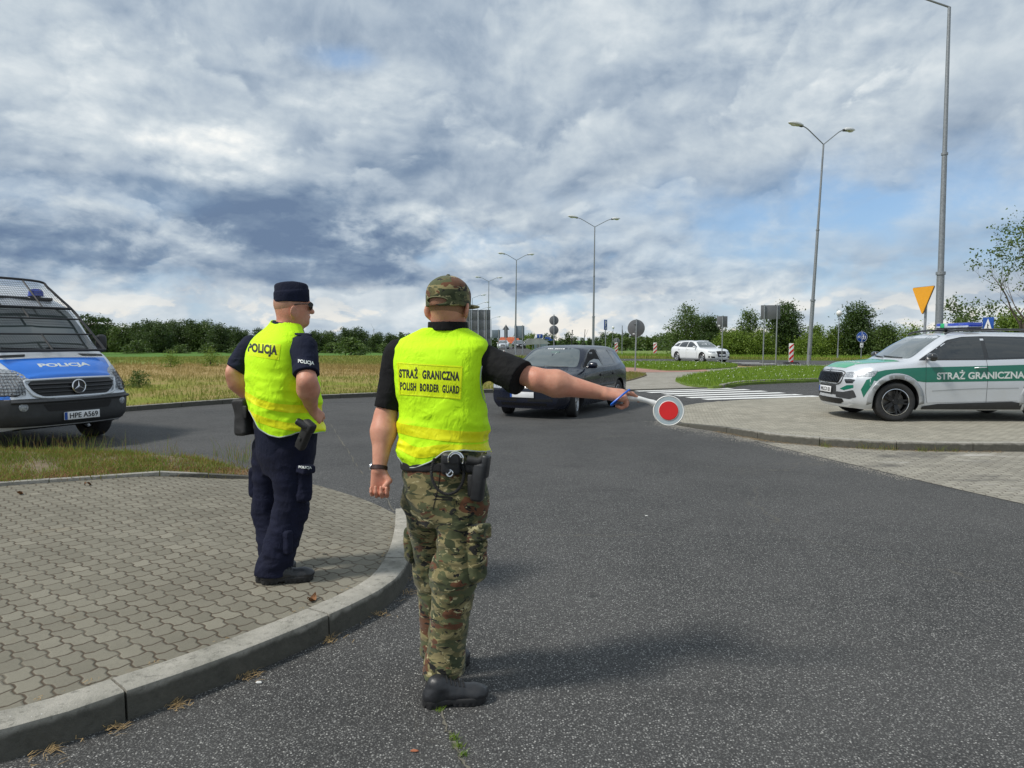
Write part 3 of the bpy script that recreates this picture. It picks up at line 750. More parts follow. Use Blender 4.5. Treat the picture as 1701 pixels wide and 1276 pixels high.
# --- the wood beyond the meadow
wood = [tree_proto('woodland_tree', 100 + i, 9.0, 8.6, 300, 26, 0.42, MAT['leaf_wood'] if i != 2 else MAT['leaf_wood2'], lobes_n=10, spread=0.62, low=0.0) for i in range(4)]
prof = [(-60, 532), (100, 540), (180, 541), (215, 540), (250, 536), (290, 538), (340, 535), (372, 544), (420, 549), (470, 548), (520, 552), (560, 549), (590, 545), (612, 556), (650, 556), (700, 556)]
def top_at(px):
    for (a, b), (c_, d_) in zip(prof, prof[1:]):
        if a <= px <= c_: return b + (d_ - b) * (px - a) / (c_ - a)
    return 550
G1 = 'trees in the dark wood beyond the meadow'
wood_pos = []
px = -60
while px < 690:
    wood_pos.append((px + rt.uniform(-6, 6), rt.uniform(205, 225), 0)); px += rt.uniform(20, 27)
px = -45
while px < 690:
    wood_pos.append((px, rt.uniform(235, 250), 1)); px += rt.uniform(24, 34)
for k, (px, Y, row) in enumerate(wood_pos):
    x = (px - CX) / FPX * Y; zb = field_z(x, Y); top = D(px, top_at(px) + rt.uniform(-1.5, 3), Y).z
    H = top - zb; pr = wood[rt.choice([0, 1, 3, 0, 1, 2])]
    s = H / 9.0 * 1.02
    place_tree(pr, (x, Y, zb - 0.2), s * rt.uniform(1.0, 1.25), rt.uniform(0, 6.28), 'dark leafy tree standing in the dense wood beyond the meadow', 'tree', G1, s)
# hedge bushes along the foot of the wood
bushp = [tree_proto('field_bush', 150 + i, 2.2, 3.2, 60, 14, 0.30, MAT['leaf_wood2'], trunk_h=0.2, trunk_r=0.06, lobes_n=6, spread=0.28, low=0.0) for i in range(2)]
def bush(px, py_base, Y, h, w, label, cat='bush', group=None, pr=None, z=None):
    x = (px - CX) / FPX * Y; zb = field_z(x, Y) if z is None else z
    t = place_tree(pr or bushp[rt.choice([0, 1])], (x, Y, zb - 0.05), w / 3.2, rt.uniform(0, 6), label, cat, group, h / 2.2); return t
for px, h, w in ((228, 3.2, 8), (300, 2.2, 6), (345, 2.5, 5), (405, 2.6, 8), (550, 2.8, 7), (640, 2.6, 5)):
    bush(px, 0, 196, h, w, 'low paler bush at the foot of the wood beyond the meadow', 'bush', 'bushes at the foot of the wood')
bush(584, 0, 120, 2.9, 5.6, 'round bright green bush alone in the meadow, right of the officer in navy')
bush(598, 0, 150, 2.4, 5.0, 'small green bush just behind the round bright bush in the meadow')
near_bush = tree_proto('field_bush', 171, 2.2, 3.2, 90, 22, 0.16, MAT['leaf_mid'], trunk_h=0.2, trunk_r=0.05, lobes_n=7, spread=0.22, low=0.0)
near_bush2 = tree_proto('field_bush', 172, 2.2, 3.2, 60, 22, 0.16, MAT['leaf_light'], trunk_h=0.2, trunk_r=0.05, lobes_n=7, spread=0.3, low=0.0)
bush(230, 0, 23.5, 0.55, 0.85, 'dark green thistly bush in the meadow nearest the police van', pr=near_bush)
bush(283, 0, 42, 0.9, 1.3, 'pale green weed bush in the meadow behind the dark bush', pr=near_bush2)
bush(350, 0, 44, 1.0, 1.5, 'pale green weed bush in the meadow left of the officer in navy', pr=near_bush2)
# layered tree beside the van
rng_ = random.Random(4)
lob = [(rng_.uniform(-3.2, 3.2), rng_.uniform(-3, 3), z, rng_.uniform(1.6, 2.9), rng_.uniform(1.6, 2.6), 0.45) for z in (4.6, 5.6, 6.0, 7.0, 7.6, 8.4, 9.1, 9.6, 8.9, 7.2, 5.2, 8.0)]
mb = MB(); mb.tube([(0, 0, -0.3), (0.2, 0, 3), (0, 0.2, 6), (0.3, 0, 9)], [0.4, 0.3, 0.22, 0.08], 8)
for l in lob: mb.tube([(0.1, 0, l[2] - 1.4), (l[0] * 0.6, l[1] * 0.6, l[2] - 0.4), (l[0] * 1.2, l[1] * 1.2, l[2])], [0.16, 0.10, 0.04], 5, cap=False)
lay = ('layered_tree', mb.mesh('trunk'), crown_mesh(lob, 230, 12, 0.5, 9, 0.40, 0.2), MAT['leaf_wood'])
xx = (150 - CX) / FPX * 180; place_tree(lay, (xx, 180, field_z(xx, 180)), 1.0, 0.4, 'dark tree with flat layered branches rising behind the right edge of the police van', sz=0.98)
# --- distant tree belt in the middle
belt = [tree_proto('distant_tree', 200 + i, 8.0, 7.5, 120, 10, 0.9, MAT['leaf_wood'], lobes_n=8, spread=0.7, low=0.0) for i in range(3)]
G2 = 'trees in the distant belt behind the parking area'
for px in list(range(655, 1125, 12)):
    Y = rt.uniform(250, 300); x = (px - CX) / FPX * Y; zb = field_z(x, Y); top = D(px, {0: 560, 1: 556, 2: 553, 3: 558}[rt.randrange(4)] + rt.uniform(-1, 3), Y).z
    place_tree(belt[rt.randrange(3)], (x, Y, zb - 0.2), (top - zb) / 8 * rt.uniform(0.9, 1.2), rt.uniform(0, 6), 'small dark tree in the distant belt behind the parking area', 'tree', G2, (top - zb) / 8)
G3 = 'bushes in the belt left of the birch'
for px in range(1025, 1110, 14):
    bush(px, 0, rt.uniform(105, 125), rt.uniform(1.7, 2.5), rt.uniform(3.5, 5.5), 'mid green bush in the low belt behind the striped beacons', 'bush', G3, z=0.0)
t_ = tree_proto('lime_tree', 231, 8, 7.5, 130, 14, 0.55, MAT['leaf_light'], lobes_n=8, spread=0.6, low=0.0)
x = (881 - CX) / FPX * 150; place_tree(t_, (x, 150, -0.6), 0.50, 1, 'rounded olive green tree behind the queue of cars on the far road', sz=0.42)
# --- trees along the second road, right of the white estate car
def big(px, topy, Y, wpx, label, mat, seed, name='roadside_tree', dens=1.0, leaf_s=0.15, low=0.02, lobes=12, shell=0.45, spread=0.34, z=0.05):
    W = wpx / FPX * Y; x = (px - CX) / FPX * Y; H = D(px, topy, Y).z - z
    pr = tree_proto(name, seed, H, W, int(340 * dens), 34, leaf_s, mat, lobes_n=lobes, spread=spread, low=low, shell=shell, trunk_r=0.10)
    place_tree(pr, (x, Y, z), 1.0, 0, label)
big(1140, 512, 71, 74, 'tall birch like tree behind the globe lamp and the white estate car', MAT['leaf_mid'], 301, 'birch_tree')
big(1178, 527, 69, 52, 'darker leafy tree directly behind the white estate car windscreen', MAT['leaf_dark'], 302)
big(1205, 552, 66, 40, 'low hedge bush right of the white estate car bonnet', MAT['leaf_light'], 303, 'hedge_bush', 0.5)
big(1243, 519, 68, 46, 'pale feathery tree left of the two post sign back', MAT['leaf_mid'], 304, 'birch_tree', 0.7)
big(1225, 556, 65, 60, 'yellow green bush under the pale feathery tree', MAT['leaf_light'], 305, 'hedge_bush', 0.6)
big(1268, 552, 65, 50, 'yellow green bush behind the left post of the two post sign', MAT['leaf_light'], 306, 'hedge_bush', 0.55)
big(1303, 509, 67, 72, 'dark green maple behind the two post sign back', MAT['leaf_dark'], 307, 'maple_tree', 1.25, 0.17)
big(1352, 543, 65, 50, 'light green thin bush between the leaning lamp post and the globe lamp', MAT['leaf_light'], 308, 'hedge_bush', 0.55, shell=0.2)
big(1345, 566, 63, 70, 'low overgrown hedge at the foot of the leaning lamp post', MAT['leaf_light'], 318, 'hedge_bush', 0.6)
big(1385, 550, 65, 40, 'small hedge bush behind the globe lamp pole', MAT['leaf_light'], 309, 'hedge_bush', 0.5)
big(1424, 512, 64, 72, 'broad dark green tree behind the round blue cycle sign', MAT['leaf_dark'], 310, 'maple_tree', 1.25, 0.17)
big(1468, 541, 62, 46, 'mid green tree right of the round blue cycle sign', MAT['leaf_mid'], 311, 'roadside_tree', 0.7)
big(1512, 545, 62, 60, 'sparse light green sapling left of the amber triangular sign', MAT['leaf_light'], 312, 'sapling', 0.35, shell=0.1, spread=0.5)
big(1560, 556, 60, 70, 'light green thicket behind the patrol car roof', MAT['leaf_light'], 313, 'hedge_bush', 0.5)
big(1672, 524, 44, 110, 'green thicket under the half bare tree at the right edge', MAT['leaf_light'], 314, 'hedge_bush', 0.8)
big(1740, 515, 46, 120, 'tall thicket at the far right edge behind the patrol car', MAT['leaf_mid'], 315, 'hedge_bush', 0.8)
# half bare trees on the right
def bare_tree(px, topy, Y, spreadpx, label, seed, leaf_n, depth=4, lean=(0, 0, 1), mat='leaf_mid', z=0.0, leafs=0.16, base=0.12, keep=0.7, r=0.09):
    rng = random.Random(seed); x = (px - CX) / FPX * Y; H = D(px, topy, Y).z - z
    mb = MB(); ends = []; 
    L0 = H * 0.30
    for k in range(3):
        d = (Vector(lean) + Vector((rng.uniform(-.35, .35), rng.uniform(-.3, .3), 0))).normalized()
        branch_tubes(mb, Vector((rng.uniform(-.15, .15), rng.uniform(-.15, .15), -0.2)), d, L0 * rng.uniform(0.85, 1.1), r, depth, rng, ends, 0.30, 3, 0.72, 0.10)
    me = mb.mesh('trunk')
    # scale to the wanted height
    n = len(me.vertices); co = np.zeros(n * 3); me.vertices.foreach_get('co', co); co = co.reshape(-1, 3); k = H / co[:, 2].max(); kx = (spreadpx / FPX * Y) / (co[:, 0].max() - co[:, 0].min())
    co *= (kx, kx, k); me.vertices.foreach_set('co', co.ravel()); me.update()
    sel = [e for e in ends if rng.random() < keep]
    nr = np.random.default_rng(seed)
    P = np.array([[e[0].x * kx, e[0].y * kx, e[0].z * k] for e in sel]); per = max(1, leaf_n // max(1, len(P)))
    P = np.repeat(P, per, 0) + nr.normal(size=(len(P) * per, 3)) * 0.13
    v, f = cards(P, leafs * (0.6 + 0.7 * nr.random(len(P))), nr, 1.2); cm = np_mesh('crown', v, f)
    t = thing('half_bare_tree', label, 'tree', (x, Y, z)); link('trunk', me, MAT['bark'], t, None); link('crown', cm, MAT[mat], t, None)
    return t
bare_tree(1712, 352, 33, 190, 'tall half bare tree with thin grey branches at the right edge', 21, 4200, 5, keep=0.5, leafs=0.11, r=0.11)
bare_tree(1590, 494, 36, 100, 'short half bare tree between the tall lamp post and the crossing sign', 23, 2200, 4, (-0.15, 0, 1), keep=0.7, leafs=0.11, r=0.05)

# ------------------------------------------------------------------ grass
def blade_mesh(name, poly, n, h, w, seed, zf=0.0, lean=0.5, minx=None, dens=None, curve=False):
    rng = np.random.default_rng(seed); xs = [p[0] for p in poly]; ys = [p[1] for p in poly]; P = []
    pp = np.array([(p[0], p[1]) for p in poly])
    need = n
    while need > 0:
        c_ = np.column_stack([rng.uniform(min(xs), max(xs), need * 2), rng.uniform(min(ys), max(ys), need * 2)])
        ins = np.zeros(len(c_), bool); j = len(pp) - 1
        for i in range(len(pp)):
            yi, yj = pp[i, 1], pp[j, 1]; xi, xj = pp[i, 0], pp[j, 0]
            if yi != yj:
                cond = ((yi > c_[:, 1]) != (yj > c_[:, 1])) & (c_[:, 0] < (xj - xi) * (c_[:, 1] - yi) / (yj - yi) + xi); ins ^= cond
            j = i
        c_ = c_[ins]
        if dens is not None: c_ = c_[dens(c_[:, 0], c_[:, 1]) > rng.random(len(c_))]
        if len(c_) == 0: break
        P.append(c_[:need]); need -= len(c_[:need])
    P = np.concatenate(P); m = len(P)
    z = np.array([zf(a, b) for a, b in P]) if callable(zf) else np.full(m, zf)
    hh = h[0] + (h[1] - h[0]) * rng.random(m) ** 1.6
    ww = (w[0] + (w[1] - w[0]) * rng.random(m))
    ang = rng.random(m) * 2 * PI; la = rng.random(m) * 2 * PI; ln = rng.random(m) * lean * hh
    ax = np.column_stack([np.cos(ang), np.sin(ang), np.zeros(m)]) * ww[:, None] * 0.5
    ld = np.column_stack([np.cos(la) * ln, np.sin(la) * ln, np.zeros(m)])
    b0 = np.column_stack([P, z - 0.01])
    mid = b0 + ld * 0.35 + np.array([0, 0, 1.0]) * (hh * 0.55)[:, None]; top = b0 + ld + np.array([0, 0, 1.0]) * hh[:, None]
    v = np.stack([b0 - ax, b0 + ax, mid + ax * 0.8, mid - ax * 0.8, top], 1).reshape(-1, 3)
    base = np.arange(m)[:, None] * 5
    q = base + np.array([0, 1, 2, 3]); t = base + np.array([3, 2, 4])
    me = bpy.data.meshes.new(name); me.vertices.add(len(v)); me.vertices.foreach_set('co', v.astype(np.float32).ravel())
    li = np.concatenate([q.ravel(), t.ravel()]).astype(np.int32); me.loops.add(len(li)); me.loops.foreach_set('vertex_index', li)
    ls = np.concatenate([np.arange(m) * 4, m * 4 + np.arange(m) * 3]).astype(np.int32); me.polygons.add(2 * m); me.polygons.foreach_set('loop_start', ls)
    me.update(calc_edges=True); return me
def grass(name, poly, n, h, w, mat, seed, **k):
    o = link(name, blade_mesh(name, poly, n, h, w, seed, **k), MAT[mat], None, None); o['kind'] = 'stuff'; return o
def clumpy(sc, lo, ph=0.0):
    return lambda x, y: np.clip(lo + 0.9 * (np.sin(x * sc + ph) * np.sin(y * sc * 1.3 + ph * 2) * 0.5 + 0.5 + 0.25 * np.sin(x * sc * 3.1 + y * sc * 2.3)), 0, 1)
grass('verge_grass', strip_poly, 42000, (0.02, 0.10), (0.004, 0.010), 'verge', 1, zf=verge_z, lean=1.1, dens=clumpy(2.6, 0.2))
grass('tall_weeds', strip_far + offset_line(strip_far, -0.5)[::-1], 900, (0.08, 0.34), (0.003, 0.007), 'straw_blade' if 'straw_blade' in MAT else 'verge', 2, zf=0.03, lean=0.5, dens=clumpy(2.0, 0.0, 1.0))
meadow_poly = [(p[0], p[1] + 0.2) for p in fk if -30 < p[0] < 1.2] + [(1.5, 27), (-2, 27), (-14, 46), (-34, 50), (-60, 62), (-60, 30)]
def mz_(x, y): return field_z(x, y)
grass('meadow_grass', meadow_poly, 70000, (0.05, 0.24), (0.012, 0.032), 'meadow', 3, zf=mz_, lean=0.6, dens=clumpy(0.9, 0.15))
meadow_far = [(-62, 50), (-14, 46), (-5, 66), (-10, 110), (-95, 110)]
grass('meadow_grass', meadow_far, 26000, (0.08, 0.28), (0.06, 0.14), 'meadow', 4, zf=mz_, lean=0.5, dens=clumpy(0.3, 0.1))
grass('meadow_grass', [(-14, 45), (-1.5, 27.2), (1.0, 27.2), (-0.6, 44), (-4, 66), (-14, 66)], 26000, (0.06, 0.28), (0.02, 0.05), 'meadow', 14, zf=mz_, lean=0.6, dens=clumpy(0.6, 0.15))
edge_poly = [(p[0], p[1] + 0.16) for p in fk if -30 < p[0] < 1.2] + [(p[0], p[1] + 1.3) for p in fk if -30 < p[0] < 1.2][::-1]
grass('verge_grass', edge_poly, 15000, (0.05, 0.22), (0.008, 0.018), 'verge', 5, zf=0.0, lean=0.8)
grass('lawn_grass', lawn_r, 60000, (0.05, 0.17), (0.012, 0.026), 'lawn', 6, zf=0.085, lean=0.7)
grass('lawn_grass', lawn_b, 60000, (0.05, 0.18), (0.016, 0.034), 'lawn', 7, zf=0.085, lean=0.7)
grass('lawn_grass', vb, 14000, (0.1, 0.28), (0.03, 0.06), 'meadow', 8, zf=0.10, lean=0.6)
grass('lawn_grass', [(4, 62.6), (14, 60.1), (26, 54.6), (45, 54.1), (45, 60), (26, 60), (14, 68), (4, 75)], 22000, (0.1, 0.35), (0.03, 0.07), 'lawn', 9, zf=0.05, lean=0.6)
grass('verge_grass', mound, 3500, (0.03, 0.12), (0.008, 0.016), 'verge', 10, zf=0.07, lean=0.9)
def flowers(name, poly, n, z, r, seed):
    rng = random.Random(seed); mb = MB(); xs = [p[0] for p in poly]; ys = [p[1] for p in poly]; k = 0
    while k < n:
        x, y = rng.uniform(min(xs), max(xs)), rng.uniform(min(ys), max(ys))
        if not inpoly(x, y, poly): continue
        k += 1; h = z + rng.uniform(0.10, 0.2); a = rng.random() * 6
        tilt = Euler((rng.uniform(-.7, .7), rng.uniform(-.7, .7), 0)).to_matrix()
        rr = r * rng.uniform(0.6, 1.2)
        vs = [Vector((x, y, h)) + tilt @ Vector((math.cos(a + i * PI / 3) * rr, math.sin(a + i * PI / 3) * rr, 0.008)) for i in range(6)]
        mb.add(vs, [tuple(range(6))])
    o = mb.build(name, MAT['flower'], None, False); o['kind'] = 'stuff'
flowers('clover_flowers', lawn_r, 1300, 0.08, 0.013, 1); flowers('clover_flowers', lawn_b, 900, 0.08, 0.017, 2)
# dry straw gathered along the kerb foot, weeds in the cracks
MAT['dry_blades'] = plain('dead grass', (.30, .165, .075), .85, 0, .35, 20)
def litter(name, line, n, spread, size, mat, seed, side=1, z=0.006, along=True, gaps=0.0):
    rng = random.Random(seed); mb = MB()
    for _ in range(n):
        i = rng.randrange(len(line) - 1); t = rng.random(); a, b = Vector((*line[i], 0)), Vector((*line[i + 1], 0)); p = a.lerp(b, t); d = (b - a).normalized()
        if gaps and math.sin(i * 1.7 + t * 2) * math.sin(i * 0.53) < gaps - 1 + rng.random() * 1.3: continue
        nrm = Vector((d.y, -d.x, 0)) * side; p = p + nrm * (0.012 + abs(rng.gauss(0, spread)))
        aa = math.atan2(d.y, d.x) + rng.gauss(0, 0.7 if along else 3); L = size * rng.uniform(0.4, 1.6); w = rng.uniform(0.0008, 0.002)
        u = Vector((math.cos(aa), math.sin(aa), rng.uniform(-0.05, 0.22))); s = Vector((-u.y, u.x, 0)) * w; p.z = z + rng.random() * 0.010
        c_ = p + u * L * 0.5 + Vector((rng.uniform(-.01, .01), rng.uniform(-.01, .01), 0.004)); e = p + u * L; e.z = max(z, e.z - 0.01)
        mb.add([p - s, p + s, c_ + s, c_ - s, e], [(0, 1, 2, 3), (3, 2, 4)])
    o = mb.build(name, MAT[mat], None, False); o['kind'] = 'stuff'
litter('dry_straw', foot[20:-4], 2300, 0.026, 0.045, 'straw', 3, 1, gaps=1.1)
litter('dry_straw', foot[20:], 420, 0.07, 0.035, 'straw', 4, 1, gaps=1.0)
litter('dry_straw', inner[20:], 420, 0.010, 0.018, 'straw', 5, -1, z=0.122, gaps=1.0)
litter('dry_straw', isl_near[14:40], 900, 0.05, 0.06, 'straw', 7, 1)
wl = [(p.x, p.y) for p in gp([(731, 1180), (742, 1205), (752, 1228), (770, 1255), (782, 1290)])]
def tufts(name, spots, mat, seed, h=(0.01, 0.035), r=0.02, n=70, w=(0.0015, 0.004), z=0.003):
    rng = random.Random(seed)
    for s in spots:
        poly = [(s[0] + math.cos(a) * r * rng.uniform(.7, 1.3), s[1] + math.sin(a) * r * rng.uniform(.7, 1.3)) for a in [i * PI / 4 for i in range(8)]]
        grass(name, poly, n, h, w, mat, rng.randrange(999), zf=z, lean=1.2)
grass('dry_grass', [(p[0], p[1] + .08) for p in strip_near] + [(p[0], p[1] + .62) for p in strip_near][::-1], 9000, (.01, .06), (.003, .007), 'dry_blades', 61, zf=verge_z, lean=1.6, dens=clumpy(3.1, 0.1))
tufts('crack_weeds', [wl[0], wl[2], ((wl[2][0] + wl[3][0]) / 2, (wl[2][1] + wl[3][1]) / 2), wl[3]], 'lawn', 8)
tufts('crack_weeds', [(p.x, p.y) for p in gp([(1435, 746), (1460, 747), (1480, 748), (1530, 750), (1555, 750), (1372, 743), (1580, 750)])], 'verge', 9, (0.03, 0.13), 0.10, 90, (0.002, 0.005))

def grit(name, line, n, spread, size, seed, side=1, z=.002):
    rng = random.Random(seed); mb = MB()
    for _ in range(n):
        i = rng.randrange(len(line) - 1); a, b = Vector((*line[i], 0)), Vector((*line[i + 1], 0)); p = a.lerp(b, rng.random()); d = (b - a).normalized(); nrm = Vector((d.y, -d.x, 0)) * side
        p = p + nrm * (0.02 + abs(rng.gauss(0, spread))); p.z = z; s = size * rng.uniform(.4, 1.5); q = [p + Vector((math.cos(k * 2.1 + i) * s, math.sin(k * 2.1 + i) * s, 0)) for k in range(3)]
        mb.add(q + [p + Vector((0, 0, s * .9))], [(0, 1, 3), (1, 2, 3), (2, 0, 3)])
    o = mb.build(name, MAT['grit'], None, False); o['kind'] = 'stuff'
MAT['grit'] = plain('pale grit', (.30, .285, .25), .9, 0, .3, 30)
grit('loose_grit', isl_near[:24], 2600, .22, .006, 1); grit('loose_grit', [(p[0], p[1]) for p in apron[:16]], 1500, .10, .005, 2)
# an old seam across the asphalt, filled with pale sand
seam_pts = catmull([Vector((p.x, p.y, 0)) for p in (G(548, 703), G(575, 745), G(600, 785), G(655, 850), G(700, 1010), G(733, 1180), G(752, 1228), G(784, 1300))], 14)
rs_ = random.Random(2); mb = MB(); pv = None
for i, p in enumerate(seam_pts):
    t_ = (seam_pts[min(i + 1, len(seam_pts) - 1)] - seam_pts[max(i - 1, 0)]).normalized(); s_ = Vector((-t_.y, t_.x, 0)); j = s_ * rs_.uniform(-.012, .012); w = rs_.uniform(.002, .009)
    cur = (p + j - s_ * w + Vector((0, 0, .004)), p + j + s_ * w + Vector((0, 0, .004)))
    if pv and rs_.random() < .8: mb.add([pv[0], pv[1], cur[1], cur[0]], [(0, 1, 2, 3)])
    pv = cur
o = mb.build('road_seam', plain('sand in the seam', (.135, .125, .10), .95, 0, .4, 50), None, False); o['kind'] = 'structure'
grass('crack_weeds', [(p.x - .012, p.y) for p in seam_pts[60:]] + [(p.x + .012, p.y) for p in seam_pts[60:]][::-1], 160, (.004, .016), (.001, .003), 'verge', 55, zf=.003, lean=1.5)

# ================================================================== VEHICLES
def paint(name, col, metal=0.0, rough=0.32, dirt=0.12, coat=0.9):
    m, b = new_mat(name); p = coord(); x, y, z = sep(p)
    fl = noise(p, 900, 2, 0.5) if metal else noise(p, 5, 3)
    c = mix(fl * 0.25, col, tuple(min(1, v * 1.25) for v in col))
    dm = sstep(z + (noise(p, 3.0, 5, 0.7) - 0.5) * 0.5, 0.75, 0.15) * dirt + sstep(noise(p, 1.4, 6, 0.7), 0.55, 0.8) * dirt * 0.35
    c = mix(dm, c, (0.20, 0.18, 0.15))
    pset(b, col=c, metal=metal, rough=lstep(noise(p, 4, 4, 0.6), 0.3, 0.7, rough * 0.8, rough * 1.25), coat=coat, coatr=lstep(noise(p, 2, 4), 0.3, 0.7, 0.03, 0.10))
    return m
MAT['silver'] = paint('silver paint', (0.66, 0.69, 0.73), 0.4, 0.38)
MAT['white_paint'] = paint('white paint', (0.74, 0.76, 0.78), 0.0, 0.35, 0.06)
MAT['navy_paint'] = paint('blue black paint', (0.003, 0.006, 0.018), 0.0, 0.25, 0.02, 0.35)
MAT['black_paint'] = paint('black paint', (0.012, 0.012, 0.013), 0.0, 0.25, 0.10)
MAT['green_film'] = paint('green film', (0.000, 0.135, 0.085), 0.0, 0.38, 0.10, 0.7)
MAT['green_light'] = paint('bright green bonnet film', (0.020, 0.330, 0.150), 0.0, 0.38, 0.05, 0.7)
MAT['blue_film'] = paint('blue film', (0.012, 0.170, 0.680), 0.0, 0.38, 0.05, 0.7)
MAT['letter'] = plain('reflective letter film', (0.62, 0.66, 0.64), 0.4, 0, 0.05, 20)
MAT['cladding'] = plain('dark bumper plastic', (0.035, 0.037, 0.040), 0.5, 0, 0.15, 12, 0.1)
MAT['cladding_grey'] = paint('grey arch cladding', (0.36, 0.38, 0.40), 0.35, 0.42, 0.18, 0.4)
MAT['rim_dark'] = plain('dark rim', (0.030, 0.031, 0.034), 0.3, 0.5, 0.1, 20)
MAT['rim'] = plain('alloy rim', (0.50, 0.51, 0.53), 0.3, 0.8, 0.08, 20)
MAT['brake'] = plain('brake disc', (0.16, 0.15, 0.14), 0.4, 0.7, 0.2, 20)
def glass(name, col, rough=0.02):
    m, b = new_mat(name); p = coord(); n = noise(p, 1.7, 3)
    pset(b, col=mix(n, tuple(v * 0.6 for v in col), tuple(v * 1.4 for v in col)), rough=rough, spec=0.75, coat=1.0, coatr=0.01); return m
MAT['glass'] = glass('dark glass', (0.014, 0.017, 0.018))
MAT['screen'] = glass('windscreen glass', (0.085, 0.104, 0.106))
MAT['screen_van'] = glass('van windscreen glass', (0.045, 0.060, 0.060))
MAT['interior'] = plain('dark cabin', (0.012, 0.012, 0.013), 0.9, 0, 0.3, 5)
def lamp_mat():
    m, b = new_mat('clear lamp'); p = coord()
    v = voro(p, 42, 'F1', 'Distance'); c = mix(sstep(v, 0.25, 0.75), (0.44, 0.47, 0.50), (0.22, 0.24, 0.27))
    pset(b, col=c, metal=0.15, rough=0.35, coat=0.8, coatr=0.05); return m
MAT['lamp'] = lamp_mat()
MAT['lamp_dark'] = plain('dark lamp insert', (0.035, 0.038, 0.042), 0.2, 0.3, 0.3, 30, coat=1.0)  # near black insert of the fog lamps, dark in its own colour
MAT['seat_cloth'] = plain('seat cloth', (0.05, 0.05, 0.055), 0.9, 0, 0.2, 20)
MAT['beacon_blue'] = plain('blue beacon lens', (0.010, 0.045, 0.42), 0.12, 0, 0.2, 12, coat=1.0)
MAT['beacon_clear'] = plain('clear beacon lens', (0.45, 0.50, 0.60), 0.12, 0, 0.15, 30, coat=1.0)
MAT['beacon_green'] = plain('green beacon panel', (0.03, 0.42, 0.16), 0.2, 0, 0.1, 12)
MAT['grille_mesh'] = plain('grille black', (0.012, 0.012, 0.013), 0.4, 0.2, 0.3, 50)

def pchip(xs, ys, q):
    xs = np.asarray(xs, float); ys = np.asarray(ys, float); q = np.asarray(q, float)
    h = np.diff(xs); d = np.diff(ys) / h; m = np.zeros(len(xs)); m[0], m[-1] = d[0], d[-1]
    for i in range(1, len(xs) - 1):
        if d[i - 1] * d[i] > 0:
            w1 = 2 * h[i] + h[i - 1]; w2 = h[i] + 2 * h[i - 1]; m[i] = (w1 + w2) / (w1 / d[i - 1] + w2 / d[i])
    i = np.clip(np.searchsorted(xs, q) - 1, 0, len(xs) - 2); t = (np.clip(q, xs[0], xs[-1]) - xs[i]) / h[i]
    return (2 * t**3 - 3 * t**2 + 1) * ys[i] + (t**3 - 2 * t**2 + t) * h[i] * m[i] + (-2 * t**3 + 3 * t**2) * ys[i + 1] + (t**3 - t**2) * h[i] * m[i + 1]

